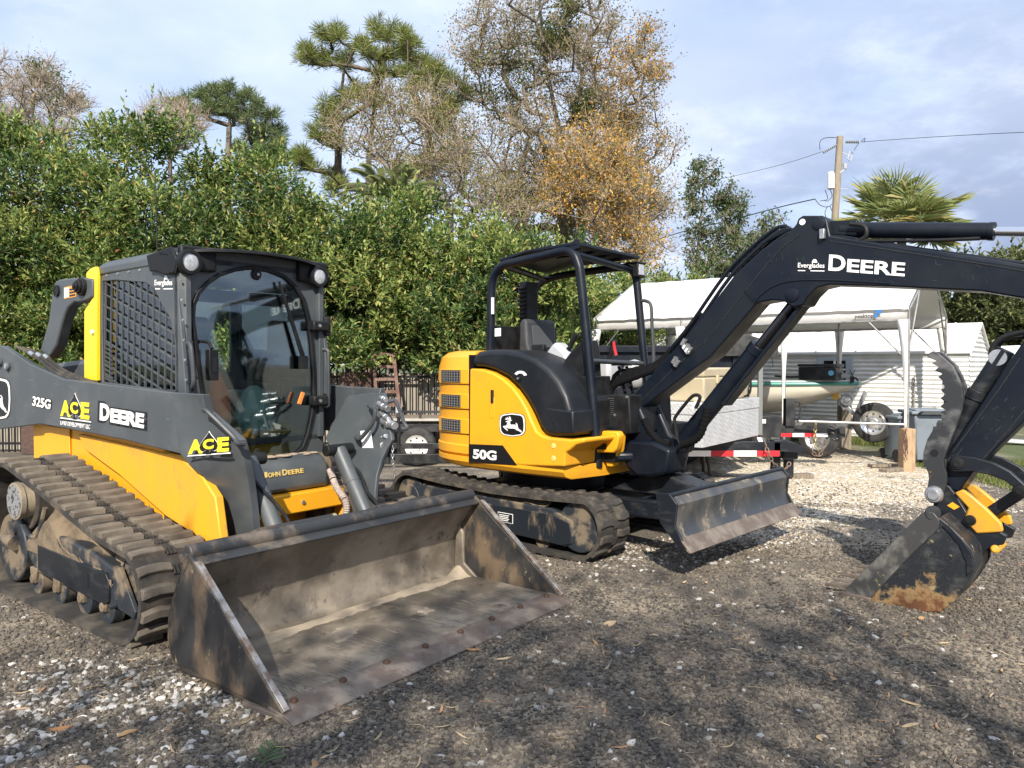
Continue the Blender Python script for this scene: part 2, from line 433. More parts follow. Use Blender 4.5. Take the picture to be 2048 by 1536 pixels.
def spade_logo(O, X, Y, parent, small=None):
    """Yellow three letter logo, the middle letter on a black spade, over a ruled line."""
    root = lettering('logo_lettering', 'A', O + Y * .08, X * .36, Y * .62, YELD, parent, bold=.05, lift=.003)
    lettering('logo_lettering', 'E', O + X * .70 + Y * .08, X * .28, Y * .62, YELD, root, bold=.05, lift=.003)
    poly_decal('logo_spade', [(.28 + .44 * (x * 1.06 - .03), -.02 + 1.04 * y) for x, y in SPADE], O, X, Y, WHITEP, root, lift=.002)
    poly_decal('logo_spade', [(.28 + .44 * x, .02 + .96 * y) for x, y in SPADE], O, X, Y, BLACKD, root, lift=.0045)
    lettering('logo_lettering', 'C', O + X * .37 + Y * .24, X * .26, Y * .44, YELD, root, bold=.05, lift=.0075)
    poly_decal('logo_rule', [(-.03, -.02), (1.03, -.02), (1.0, .03), (.0, .03)], O, X, Y, WHITEP, root, lift=.001)
    poly_decal('logo_rule', [(-.04, -.05), (1.02, -.05), (1.0, -.015), (0, -.015)], O, X, Y, BLACKD, root, lift=.0035)
    if small: lettering('logo_lettering', small, O - Y * .26, X * 1.0, Y * .16, WHITEP, root, bold=0, lift=.002)
    return root

# ================================================================== compact track loader (near, left)
S = Frame(-2.0951, 5.4772, .79266, -.60967)
loader = thing('track_loader', 'grey and yellow compact track loader with cab and wide dirt bucket resting on the ground', 'track loader', S.O, S.ang)

def belt(profile, y0, y1, thick, name, m, parent, lug_m, nlug, lug_h, two_rows=True, sides_m=None):
    """A rubber belt around a closed profile (x, z), with evenly spaced lugs on its outside."""
    P = [Vector((p[0], p[1])) for p in profile]
    n = len(P)
    seg = [(P[(i + 1) % n] - P[i]).length for i in range(n)]
    tot = sum(seg)
    def at(d):
        d %= tot
        for i in range(n):
            if d <= seg[i]:
                t = d / seg[i]; a, b = P[i], P[(i + 1) % n]
                tg = (b - a).normalized()
                return a + (b - a) * t, tg
            d -= seg[i]
        return P[0], (P[1] - P[0]).normalized()
    N_ = 120
    outer, inner = [], []
    area = sum(P[i].x * P[(i + 1) % n].y - P[(i + 1) % n].x * P[i].y for i in range(n))
    sg = 1 if area > 0 else -1
    for k in range(N_):
        p, t = at(tot * k / N_)
        p2, t2 = at(tot * (k + .5) / N_)
        t = (t + t2).normalized()
        nn = Vector((t.y, -t.x)) * sg
        outer.append((p.x, p.y)); q = p - nn * thick; inner.append((q.x, q.y))
    b = MB(); b.ring(outer, inner, y0, y1)
    root = b.build(name, m, parent)
    lb = MB(); w = (y1 - y0)
    rows = [(y0 + .004, y0 + w * .43), (y0 + w * .57, y1 - .004)] if two_rows else [(y0, y1)]
    for k in range(nlug):
        for ri, (a, c) in enumerate(rows):
            lug_w = lug_h * RNG.uniform(.72, 1.06)
            d0 = tot * (k + .28 * ri) / nlug; L = tot / nlug * (.60 if two_rows else .5)
            pa, ta = at(d0); pb, tb = at(d0 + L); pm, tm = at(d0 + L / 2)
            nn = Vector((tm.y, -tm.x)) * sg
            o1, o2 = pa + nn * lug_w, pb + nn * lug_w * RNG.uniform(.8, 1.0)
            i1, i2 = pa - nn * .012, pb - nn * .012
            ta_ = (pb - pa).normalized()
            o1 += ta_ * .012; o2 -= ta_ * .012
            prof_ = [i1, o1, o2, i2]
            sk = .02 if ri == 0 else -.02
            rings = []
            m_ = 4
            for q in range(m_ + 1):
                f = q / m_; yy = a + (c - a) * f
                sh = ta_ * (sk * math.sin(f * math.pi) * .5 + RNG.uniform(-.003, .003)) if two_rows else ta_ * (.03 * abs(2 * f - 1))
                rings.append([(p.x + sh.x, yy, p.y + sh.y) for p in prof_])
            lb.loft(rings)
    lb.build('tread', lug_m, root, bevel=.004, seg=1)
    if two_rows:
        gb = MB()
        for k in range(nlug):
            pa, ta = at(tot * (k + .1) / nlug); nn = Vector((ta.y, -ta.x)) * sg
            ym = (y0 + y1) / 2
            for q in (-.022, 0, .022):
                gb.beam((pa.x - ta.x * .02, ym + q, pa.y - ta.y * .02), (pa.x + ta.x * .035, ym + q, pa.y + ta.y * .035), .01, .024, (nn.x, 0, nn.y))
            pc, _t = at(tot * (k + 1.12) / nlug); gb.beam((pa.x, ym, pa.y), (pc.x, ym, pc.y), .012, .008, (nn.x, 0, nn.y))
        gb.build('drive_tread', RUB, root)
    return root
def arc(cx, cz, r, a0, a1, n=10):
    return [(cx + r * math.cos(R(a0 + (a1 - a0) * i / n)), cz + r * math.sin(R(a0 + (a1 - a0) * i / n))) for i in range(n + 1)]
# belt profile, read off the near track: long slope from the high rear sprocket to the front idler
prof = arc(.78, .275, .27, 62, -90, 12) + [(.3, .005), (-.4, .005)] + arc(-.92, .28, .275, -90, -180, 8) + arc(-.76, .60, .27, 170, 76, 8) + [(-.35, .785), (.1, .672), (.5, .57)]
for sgn in (-1, 1):
    y0, y1 = (-1.08, -.64) if sgn < 0 else (.64, 1.08)
    tr = belt(prof[::-1], y0, y1, .028, 'track', RUB, loader, RUBTOP, 46, .030)
    yo = sgn * .98; yi = sgn * .72
    b = MB()
    for x in (-.51, -.17, .17, .45):
        for ya, yb in ((yo, yo - sgn * .07), (yi, yi + sgn * .07)):
            b.cyl((x, ya, .115), (x, yb, .115), .095, n=24)
    b.build('roller', MUDFR, tr, bevel=.006)
    b = MB(); b.cyl((.78, yo - sgn * .04, .27), (.78, yi, .27), .225, n=28); b.cyl((-.90, yo, .27), (-.90, yi, .27), .23, n=28); b.build('idler', MUDFR, tr, bevel=.01)
    b = MB(); b.cyl((-.76, yo - sgn * .03, .615), (-.76, yi, .615), .215, n=28); b.build('sprocket', RUB, tr, bevel=.01)
    b = MB(); b.cyl((-.70, sgn * 1.03, .615), (-.70, yi, .615), .118, n=28); b.cyl((-.70, sgn * 1.035, .615), (-.70, sgn * 1.0, .615), .124, n=28)
    dm = b.build('drive_motor', mat('dusty motor housing', (.20, .175, .14), .7, col2=(.30, .25, .18), scale=9, bump=.2), tr, bevel=.004)
    b = MB(); b.cyl((-.70, sgn * 1.04, .615), (-.70, sgn * 1.034, .615), .108, n=28)
    b.build('motor_cover', mat('scratched bare metal', (.5, .52, .54), .35, .7, col2=(.06, .06, .06), scale=26, lo=.5, hi=.6, bump=.2), dm)
    # side frame with its skid plate, roller brackets and caked mud
    fr_pts = [(-.62, .28), (-.55, .40), (-.30, .47), (.30, .42), (.58, .36), (.62, .30), (.60, .15), (.52, .12), (-.50, .17)]
    b = MB(); b.prism(fr_pts, sgn * .99, sgn * .76); fo = b.build('track_frame', MUDFR, tr, bevel=.015)
    b = MB(); b.prism([(-.42, .20), (-.42, .36), (.50, .33), (.53, .29), (.53, .17), (.47, .14)], sgn * .99, sgn * 1.005); b.build('skid_plate', NAVYW, fo, bevel=.004)
    b = MB(); b.span((.26, sgn * 1.0, .21), (.285, sgn * 1.0075, .29)); b.build('slot', BLACKD, fo)
    b = MB(); b.prism([(.58, .36), (.62, .38), (.80, .16), (.78, .12), (.60, .14)], sgn * .985, sgn * .96); b.build('bracket', MUDFR, fo, bevel=.004)
    b = MB()
    for x in (-.51, -.17, .17, .45):
        b.prism([(x - .05, .20), (x + .06, .20), (x + .03, .10), (x - .03, .10)], sgn * 1.0, sgn * .97); b.cyl((x, sgn * 1.01, .125), (x, sgn * .97, .125), .03, n=8)
    b.build('roller_bracket', MUD, fo, bevel=.006)
    b = MB()
    rows = []
    for j in range(9):
        yy = sgn * (.995 - .035 * j); row = []
        for i in range(22):
            x = -.60 + 1.16 * i / 21
            base = .46 + .17 * math.exp(-((x + .28) / .20) ** 2) - .10 * max(0, x - .1) - .12 * (1 - min(1, j / 3)) * 1.0
            row.append((x, yy + RNG.uniform(-.008, .008), base + RNG.uniform(-.018, .018) + .02 * math.sin(x * 19 + j)))
        rows.append(row)
    n_ = 22; vsm = [p for r in rows for p in r]; fm = [(j * n_ + i, j * n_ + i + 1, (j + 1) * n_ + i + 1, (j + 1) * n_ + i) for j in range(8) for i in range(n_ - 1)]
    b.add(vsm, fm)
    b.add([(p[0], sgn * 1.0, p[2]) for p in rows[0]] + [(p[0], sgn * 1.0, .30) for p in rows[0]], [(i, i + 1, n_ + i + 1, n_ + i) for i in range(n_ - 1)])
    b.build('caked_mud', MUD, fo, sharp=80)
    b = MB(); b.tube([(-.76, sgn * .97, .47), (-.58, sgn * .99, .40), (-.46, sgn * .985, .42), (-.38, sgn * .97, .60)], .016, smooth=5)
    b.cyl((-.86, sgn * 1.0, .40), (-.86, sgn * .90, .42), .055, n=16); b.cyl((-.78, sgn * 1.0, .32), (-.95, sgn * 1.01, .34), .05, .035, n=10)
    b.build('hose', MUDFR, tr)

# chassis
b = MB()
b.prism([(-1.55, .35), (-1.55, 1.18), (-.6, 1.22), (.1, 1.10), (.38, 1.0), (.38, .25), (-1.3, .25)], -.595, .595)
b.prism([(.36, .25), (.36, .8), (.62, .66), (.90, .42), (.9, .25)], .592, .56)
chassis = b.build('chassis', YEL, loader, bevel=.02)
b = MB(); b.prism(S.xz([(155, 868), (360, 915), (405, 955), (430, 995), (445, 1108), (436, 1100), (330, 1032), (238, 950), (170, 900)], -.63), -.63, -.575)
b.build('flank_panel', YELM, chassis, bevel=.008)
b = MB(); b.span((-1.3, -.612, .80), (-.88, -.6, 1.06)); b.build('flank_recess', YEL, chassis, bevel=.01)
# engine hood behind the cab
b = MB(); b.prism([(-1.9, .9), (-1.95, 1.40), (-1.75, 1.52), (-1.1, 1.56), (-.62, 1.52), (-.62, .9)], -.40, .45); b.build('engine_hood', GREY, loader, bevel=.04)
b = MB(); b.prism([(-1.55, .5), (-1.6, 1.35), (-1.15, 1.42), (-1.0, 1.25), (-.95, 1.1), (-.95, .5)], -.58, -.46); b.prism([(-1.55, .5), (-1.6, 1.35), (-1.15, 1.42), (-.95, 1.1), (-.95, .5)], .46, .58)
b.build('rear_tower', YEL, loader, bevel=.01)

# ---- cab
HW = .555
sp_out = S.xz([(192, 553), (235, 544), (290, 534), (352, 522), (356, 590), (364, 690), (371, 785), (371, 800), (290, 792), (195, 782), (194, 680), (193, 610)], -HW)
sp_in = S.xz([(204, 562), (232, 560), (290, 565), (308, 577), (322, 607), (340, 636), (350, 680), (356, 778), (352, 783), (290, 775), (205, 764), (203, 640)], -HW)
cab = MB()
cab.ring(sp_out, sp_in, -HW, -HW + .03); cab.ring(sp_out, sp_in, HW - .03, HW)
cabo = cab.build('cab', GREY, loader, bevel=.006)
b = MB(); xr = sp_out[0][0]
z_top = sp_out[0][1]
# lower skirts of the cab behind the lift arms, floor, rear wall
for sg in (-1, 1): b.span((xr, sg * HW, 1.0), (.50, sg * (HW - .03), 1.36))
b.span((xr, -HW + .03, .98), (.50, HW - .03, 1.02))
b.span((xr, -HW + .03, 1.02), (xr + .03, HW - .03, 1.45)); b.span((xr, -HW + .03, 2.0), (xr + .03, HW - .03, 2.10))
for yy in (-HW + .06, -.02, HW - .06): b.span((xr, yy - .03, 1.45), (xr + .03, yy + .03, 2.0))
b.build('cab_shell', GREY2, cabo, bevel=.004)
# roof: a crowned slab with a seam line
rings = []
for x, z, hw in ((xr - .01, z_top + .0, HW), (xr - .01, z_top + .05, HW - .03), (xr + .03, z_top + .085, HW - .07), (.1, z_top + .10, HW - .08), (.50, z_top + .07, HW - .08)):
    rings.append((x, z, hw))
b = MB()
sec = [(-HW - .004, 0), (-HW - .004, .055), (-HW + .05, .095), (0, .115), (HW - .05, .095), (HW + .004, .055), (HW + .004, 0)]
b.loft([[(x, y, z0 + z * k) for y, z in sec] for x, z0, k in ((xr - .015, z_top, .8), (xr + .05, z_top + .006, 1), (.2, z_top + .012, 1.05), (.50, z_top + .012, 1.0))])
roof = b.build('roof', GREY, cabo, bevel=.012)
# wire mesh over the side windows (one lattice clipped to the opening) and its dark pane
def clip_lines(poly, ang, step, off):
    out = []; d = Vector((math.cos(ang), math.sin(ang))); n = Vector((-d.y, d.x))
    P = [Vector(p) for p in poly]; ds = [p.dot(n) for p in P]
    k = math.ceil((min(ds) - off) / step)
    while off + k * step < max(ds):
        c = off + k * step; hits = []
        for i in range(len(P)):
            a, b_ = P[i], P[(i + 1) % len(P)]
            da, db = a.dot(n) - c, b_.dot(n) - c
            if (da < 0) != (db < 0): hits.append((a + (b_ - a) * (da / (da - db))).dot(d))
        hits.sort()
        for i in range(0, len(hits) - 1, 2): out.append((d * hits[i] + n * c, d * hits[i + 1] + n * c))
        k += 1
    return out
for sg in (-1, 1):
    b = MB()
    for ang, step, off in ((R(-18), .076, .01), (R(86), .080, .02)):
        for p, q in clip_lines(sp_in, ang, step, off):
            yy = sg * (HW - .012 - (.004 if ang < 0 else 0)); b.beam((p.x, yy, p.y), (q.x, yy, q.y), .008, .011, (0, 1, 0))
    b.build('window_mesh', GREY, cabo)
    b = MB(); b.prism(sp_in, sg * (HW - .034), sg * (HW - .040)); b.build('side_window', GLASS, cabo)
# small vents low at the rear of the near window
b = MB()
for i in range(9):
    z = sp_in[10][1] + .03 + i * .03
    b.beam((sp_in[10][0] + .015, -HW + .012, z), (sp_in[10][0] + .13, -HW + .012, z - .035), .012, .008, (0, 1, 0))
b.build('vent_slats', GREY2, cabo)

# front: surround, glass door, headlamps, visor
XD = .50
g_px = [(384, 640), (386, 610), (396, 586), (414, 566), (438, 550), (468, 540), (502, 536), (536, 541), (566, 553), (590, 574), (606, 600), (616, 640), (622, 690), (626, 745), (627, 790), (623, 830), (615, 868), (605, 895), (590, 908), (545, 917), (470, 930), (428, 936), (420, 900), (410, 820), (404, 780), (394, 710)]
gl = S.yz(g_px, XD)
cy = sum(p[0] for p in gl) / len(gl); cz = sum(p[1] for p in gl) / len(gl)
def grow(pts, d): 
    out = []
    n = len(pts)
    for i in range(n):
        a, c = Vector(pts[i - 1]), Vector(pts[(i + 1) % n]); t = (c - a).normalized(); nn = Vector((t.y, -t.x))
        if nn.dot(Vector(pts[i]) - Vector((cy, cz))) < 0: nn = -nn
        out.append((pts[i][0] + nn.x * d, pts[i][1] + nn.y * d))
    return out
b = MB(); b.ring(grow(gl, .014), grow(gl, -.012), XD - .015, XD + .018, axis='x'); gasket = b.build('door_gasket', BLACKP, cabo, bevel=.004)
b = MB(); b.prism(gl, XD - .004, XD + .002, axis='x'); door = b.build('glass_door', GLASS, cabo)
# surround fills out to the cab corner posts
def box_at(p):
    y, z = p
    dy, dz = y - cy, z - cz
    ky = (HW - cy) / dy if dy > 0 else (-HW - cy) / dy if dy < 0 else 9
    kz = (z_top + .06 - cz) / dz if dz > 0 else (.86 - cz) / dz if dz < 0 else 9
    k = max(1.02, min(ky, kz)); return (cy + dy * k, cz + dz * k)
b = MB(); b.ring([box_at(p) for p in gl], grow(gl, .012), XD - .03, XD, axis='x')
b.build('door_surround', GREY, cabo, bevel=.005)
b = MB()
for sg in (-1, 1): b.loft([[(XD - .04, sg * HW, z), (XD + .0, sg * HW, z), (XD + .035, sg * (HW - .035), z), (XD + .035, sg * (HW - .07), z), (XD - .04, sg * (HW - .07), z)] for z in (1.0, 2.08)])
b.build('corner_post', GREY, cabo, bevel=.004)
# visor: a hood bowed forward over the door, turned down at its ends
b = MB(); rings = []
NV = 17
for i in range(NV):
    t = i / (NV - 1) * 2 - 1; y = t * (HW + .03)
    xf = XD + .15 - .20 * abs(t) ** 3; xb = XD - .06 - .10 * abs(t) ** 4
    z = z_top + .135 - .035 * t * t - (.02 if abs(t) > .99 else 0)
    rings.append([(xb, y, z + .01), (xf, y, z - .012), (xf + .004, y, z - .034), (xf - .02, y, z - .026), (xb, y, z - .012)])
b.loft(rings)
visor = b.build('visor', BLACKP, cabo, bevel=.004)
b = MB()
for sg in (-1, 1):
    b.prism([(XD - .32, z_top + .08), (XD - .02, z_top + .11), (XD + .05, z_top + .02), (XD + .02, z_top - .055), (XD - .10, z_top - .06), (XD - .2, z_top - .03), (XD - .28, z_top - .025)], sg * (HW + .03), sg * (HW + .012))
    b.box((XD + .02, sg * (HW - .12), z_top + .045), (.05, .24, .15))
b.build('lamp_bezel', BLACKP, cabo, bevel=.015)
for sg in (-1, 1):
    q = S.x(380, 524, XD + .06) if sg < 0 else Vector((XD + .06, .465, S.x(380, 524, XD + .06).z))
    b = MB(); b.lathe([(.001, .0), (.074, .0), (.080, .03), (.074, .055), (.056, .058), (.054, .045), (.001, .045)], (XD + .02, q.y, q.z), 'x', 28); hl = b.build('headlamp', BLACKP, cabo)
    b = MB(); b.lathe([(.001, .052), (.035, .052), (.053, .046)], (XD + .02, q.y, q.z), 'x', 28); b.build('lens', LAMP, hl)
# antenna, wiper, mirror, handles, hinges
q = S.y(309, 512, -.50)
b = MB(); b.tube([(q.x - .02, -.47, z_top + .05), (q.x - .03, -.47, z_top + .62)], .005, n=6, taper=.002); b.build('antenna', BLACKP, cabo)
b = MB(); w0, w1 = S.x(607, 725, XD + .05), S.x(558, 563, XD + .03)
b.beam(w0, w1, .014, .012); b.beam(w0 + (w1 - w0) * .05 + Vector((.0, .02, 0)), w0 + (w1 - w0) * .96, .02, .012); b.box(w0, (.04, .05, .09)); b.build('wiper', BLACKP, door)
m0 = S.x(424, 730, XD + .10)
b = MB(); b.box(m0, (.05, .062, .19)); b.tube([m0 + Vector((0, 0, .1)), m0 + Vector((-.04, .0, .14)), m0 + Vector((-.12, -.03, .15))], .011, smooth=4)
mo = b.build('door_handle', BLACKP, door, bevel=.018)
b = MB(); b.box(m0 + Vector((.024, 0, -.0)), (.01, .03, .09)); b.build('handle_recess', BLACKD, mo)
b = MB(); p0, p1 = S.y(374, 685, -HW - .045), S.y(376, 776, -HW - .045)
b.tube([(p0.x - .03, -HW, p0.z + .0), (p0.x, -HW - .04, p0.z), (p0.x + .05, -HW - .05, p0.z - .03), (p1.x + .07, -HW - .05, p1.z + .06), (p1.x + .04, -HW - .04, p1.z), (p1.x - .02, -HW, p1.z - .01)], .013, smooth=5)
b.build('grab_handle', GREY2, cabo)
b = MB(); b.tube([(XD, HW - .05, 1.62), (XD + .06, HW - .02, 1.62), (XD + .07, HW - .02, 1.56), (XD + .07, HW - .02, 1.28), (XD + .06, HW - .02, 1.22), (XD, HW - .05, 1.22)], .013, smooth=5); b.build('grab_handle', GREY2, cabo)
for z in (1.79, 1.26):
    b = MB(); b.box((XD + .045, HW - .08, z), (.07, .14, .07)); b.cyl((XD + .03, HW + .0, z - .07), (XD + .03, HW, z + .07), .03); hg = b.build('hinge', BLACKP, cabo, bevel=.012)
    b = MB(); b.cyl((XD + .08, HW - .10, z), (XD + .086, HW - .10, z), .012, n=10); b.build('bolt', ZINC, hg)
b = MB(); b.beam(S.x(598, 808, XD + .06), S.x(606, 785, XD + .06), .02, .02); b.build('latch_lever', mat('orange latch', (.75, .22, .05), .5), door)
b = MB(); hb = S.x(512, 549, XD); b.lathe([(.001, .016), (.034, .014), (.040, .0)], (XD, hb.y, hb.z), 'x', 20); hbo = b.build('glass_bolt', BLACKP, door)
b = MB(); b.cyl((XD + .016, hb.y + .004, hb.z), (XD + .022, hb.y + .004, hb.z), .010, n=10); b.build('bolt', ZINC, hbo)
# interior
b = MB(); b.box((-.22, 0, 1.20), (.46, .50, .14)); b.prism([(-.45, 1.2), (-.34, 1.25), (-.42, 1.62), (-.46, 1.88), (-.53, 1.88), (-.56, 1.5)], -.24, .24); b.build('seat', SEATM, cabo, bevel=.03)
b = MB(); b.span((-.45, -.47, 1.02), (.15, -.30, 1.32)); b.span((-.45, .30, 1.02), (.15, .47, 1.32)); b.build('side_console', mat('console plastic', (.22, .23, .22), .6), cabo, bevel=.02)
b = MB()
for sg in (-1, 1):
    b.tube([(.14, sg * .36, 1.30), (.19, sg * .36, 1.40), (.2, sg * .35, 1.50)], .018); b.ball((.2, sg * .35, 1.53), .035, 6, (1, 1, 1.4))
b.tube([(-.1, .30, 1.3), (.05, .28, 1.55), (-.12, .26, 1.80)], .02, smooth=4); b.tube([(-.1, .30, 1.3), (.12, .30, 1.62)], .014)
b.build('joystick', BLACKP, cabo)
b = MB(); b.box((.40, .34, 1.36), (.05, .17, .13)); b.build('monitor', BLACKP, cabo, bevel=.01)
vsm = []; nv = 9
p_top, p_bot = S.x(434, 745, XD - .03), S.x(450, 842, XD - .03)
for i in range(nv):
    f = i / (nv - 1)
    c = p_top.lerp(p_bot, f); w = .03 + .045 * math.sin(f * 2.6)
    vsm += [(c.x - .02 + .02 * math.sin(f * 7), c.y - w, c.z), (c.x + .015 * math.cos(f * 9), c.y, c.z), (c.x - .02, c.y + w, c.z)]
b = MB(); b.add(vsm, [q for i in range(nv - 1) for q in ((3 * i, 3 * i + 1, 3 * i + 4, 3 * i + 3), (3 * i + 1, 3 * i + 2, 3 * i + 5, 3 * i + 4))])
vest = b.build('safety_strap', ORANGE, cabo, sharp=80); so_ = vest.modifiers.new('solid', 'SOLIDIFY'); so_.thickness = .008
b = MB(); b.loft([[(.28 + .08 * math.cos(k) * r_, .12 + .14 * math.sin(k) * r_, z) for k in np.linspace(0, 2 * math.pi, 14, endpoint=False)] for z, r_ in ((1.06, .9), (1.14, 1.1), (1.25, .9), (1.34, .55), (1.37, .2))])
b.build('plastic_bag', mat('thin plastic film', (.35, .45, .42), .25, bump=.6, bscale=30), cabo, sharp=20)
b = MB(); b.span((.30, -.46, 1.04), (.44, -.16, 1.20)); b.build('floor_box', mat('pale carton', (.32, .36, .30), .7, col2=(.2, .24, .2), scale=20), cabo, bevel=.006)

# yellow upright behind the cab
up = S.xz([(172, 546), (180, 537), (190, 533), (193, 552), (193, 762), (168, 758), (168, 622), (184, 597), (186, 562), (172, 556)], -.585)
b = MB(); b.prism(up, -.585, -.555); b.prism(up, .555, .585); b.build('cab_upright', YELL, loader, bevel=.006)
b = MB(); uz = S.y(180, 700, -.585); pass
b = MB(); q = S.y(187, 664, -.585); b.cyl((q.x, -.587, q.z), (q.x, -.60, q.z), .016, n=10); b.build('lamp_stud', WHITEP, loader)

# ---- lift arms
YA0, YA1 = -.70, -.62
arm_px = [(-70, 700), (-30, 688), (5, 692), (60, 728), (126, 758), (190, 766), (345, 785), (392, 786), (405, 792), (411, 806), (416, 824), (445, 850), (479, 880), (484, 897), (497, 955), (504, 1010), (512, 1098), (452, 1110), (446, 1040), (438, 1000), (408, 953), (366, 918), (360, 908), (253, 881), (158, 862), (81, 848), (0, 858), (-70, 862)]
arm_px = arm_px[:7] + [(362, 909)] + arm_px[-6:]
arm_l = S.xz(arm_px, YA0)
G_ = [(0.0, .45), (.46, .45), (.70, .47), (1.04, .575), (1.33, .692), (2.0, .70)]
def g_(z): return float(np.interp(z, [q[0] for q in G_], [q[1] for q in G_]))
def bent(px, py, sg=-1, off=0):
    y = .6
    for _ in range(8): q = S.y(px, py, sg * (y + off)); y = g_(q.z)
    return q
leg_px = [(344, 785), (392, 786), (405, 792), (411, 806), (416, 824), (445, 850), (479, 880), (484, 897), (497, 955), (504, 1010), (512, 1098), (452, 1110), (446, 1040), (438, 1000), (408, 953), (366, 918), (362, 909), (352, 840)]
LEGL = [(344, 785, .70), (350, 830, .70), (362, 909, .70), (385, 935, .68), (408, 953, .63), (428, 983, .57), (440, 1020, .52), (447, 1060, .48), (452, 1110, .45)]
LEGR = [(405, 789), (413, 822), (445, 850), (479, 880), (484, 897), (490, 925), (497, 960), (504, 1015), (512, 1098)]
def leg_ring(i, o0, o1):
    a = S.y(LEGL[i][0], LEGL[i][1], -LEGL[i][2]); c = bent(*LEGR[i]); out = []
    for o_, seq in ((o0, range(7)), (o1, range(6, -1, -1))):
        for k in seq: f = k / 6; p = a.lerp(c, f); w = f * f * (3 - 2 * f); out.append((p.x, -(-a.y + (a.y - c.y) * w) * -1 if False else (a.y + (c.y - a.y) * w) - o_, p.z))
    return out
arms = []
for sg in (-1, 1):
    b = MB(); b.prism(arm_l, sg * .70, sg * .655)
    a = b.build('lift_arm', GREY, loader, bevel=.008); arms.append(a)
    b = MB(); b.loft([[(p[0], -sg * p[1], p[2]) for p in leg_ring(i, .004, -.045)] for i in range(9)]); b.build('arm_plate', GREY, a, bevel=.004)
    b = MB()
    for px, py in ((2, 725), (18, 733)):
        q = S.y(px, py, YA0); b.cyl((q.x, sg * .70, q.z), (q.x, sg * .725, q.z), .034, n=20)
    b.build('pivot_boss', GREY, a, bevel=.006)
    b = MB(); q = S.y(18, 732, YA0); b.cyl((q.x, sg * .72, q.z), (q.x, sg * .728, q.z), .022, n=16); q2 = S.y(1, 725, YA0); b.cyl((q2.x, sg * .72, q2.z), (q2.x, sg * .728, q2.z), .022, n=16); b.build('pivot_pin', ZINC, a)
    b = MB(); q0, q1 = bent(407, 826, -1, .05), bent(474, 886, -1, .05); ya, yb = -q0.y, -q1.y
    b.tube([(q0.x, sg * (ya - .05), q0.z), (q0.x + .01, sg * ya, q0.z + .015), (q0.x + .05, sg * ya, q0.z + .005), (q1.x - .03, sg * yb, q1.z + .03), (q1.x, sg * yb, q1.z), (q1.x - .01, sg * (yb - .05), q1.z - .01)], .014, smooth=5)
    b.build('step_handle', GREY2, a)
    b = MB(); q = bent(482, 1092); b.cyl((q.x, sg * .475, q.z), (q.x, sg * .38, q.z), .05, n=20); b.build('lower_pin', BLACKP, a, bevel=.006)
    # hoses lying along the top of the arm
    for k in range(3):
        pts = [S.y(20 + 8 * k, 694 + 3 * k, YA0), S.y(48 + 9 * k, 708 + 3 * k, YA0), S.y(70 + 9 * k, 724 + 4 * k, YA0), S.y(96 + 12 * k, 745 + 3 * k, YA0), S.y(150 + 8 * k, 768, YA0)]
        b = MB(); b.tube([(p.x, sg * (.66 - .02 * k), p.z + .006) for p in pts], .012, smooth=5); b.build('arm_hose', RUB, a)
        b = MB(); p, c = pts[1], pts[2]; d = (c - p); b.cyl((p.x, sg * (.66 - .02 * k), p.z + .01), (p.x + d.x * .35, sg * (.66 - .02 * k), p.z + d.z * .35 + .01), .017, n=10); b.build('hose_fitting', ZINC, a)
    # lift link at the rear with its big pivot
    lk = S.xz([(80, 700), (88, 672), (97, 640), (103, 592), (108, 566), (117, 559), (140, 556), (166, 555), (184, 558), (184, 594), (172, 601), (156, 605), (148, 604), (135, 615), (128, 630), (119, 660), (112, 690), (95, 718)], -.60)
    b = MB(); b.prism(lk, sg * .60, sg * .52); l_ = b.build('rear_link', GREY, loader, bevel=.012)
    q = S.y(166, 574, -.60); b = MB()
    for r_, h0, h1 in ((.062, .60, .625), (.045, .625, .645), (.03, .645, .66), (.014, .66, .67)): b.cyl((q.x, sg * h0, q.z), (q.x, sg * h1, q.z), r_, n=20)
    b.build('pivot_boss', BLACKP, l_, bevel=.003)
    q = S.y(115, 582, -.60); b = MB(); b.lathe([(.03, 0), (.042, 0), (.042, .014), (.03, .014), (.028, .002), (.001, .002)], (q.x, sg * .60 - (.014 if sg < 0 else 0), q.z), 'y', 20); b.build('pin_hole', BLACKP, l_)
# warning plate on the near rear link
o_, X_, Y_ = quad_px(S, 1, -.60, (129, 598), (153, 593), (129, 575))
wl_ = poly_decal('warning_plate', [(0, 0), (1, 0), (1, 1), (0, 1)], o_, X_, Y_, mat('orange sticker', (.75, .32, .05), .5), loader)
poly_decal('warning_pictogram', [(.04, .08), (.42, .08), (.42, .92), (.04, .92)], o_, X_, Y_, WHITEP, wl_, lift=.004)
multi_decal('warning_pictogram', [[(.48, a), (.95, a), (.95, a + .14), (.48, a + .14)] for a in (.1, .36, .62)], o_, X_, Y_, BLACKD, wl_, lift=.004)
b = MB(); b.beam((-1.55, -.52, 1.36), (-1.55, .52, 1.36), .12, .12); b.build('rear_crossbar', GREY, loader, bevel=.01)

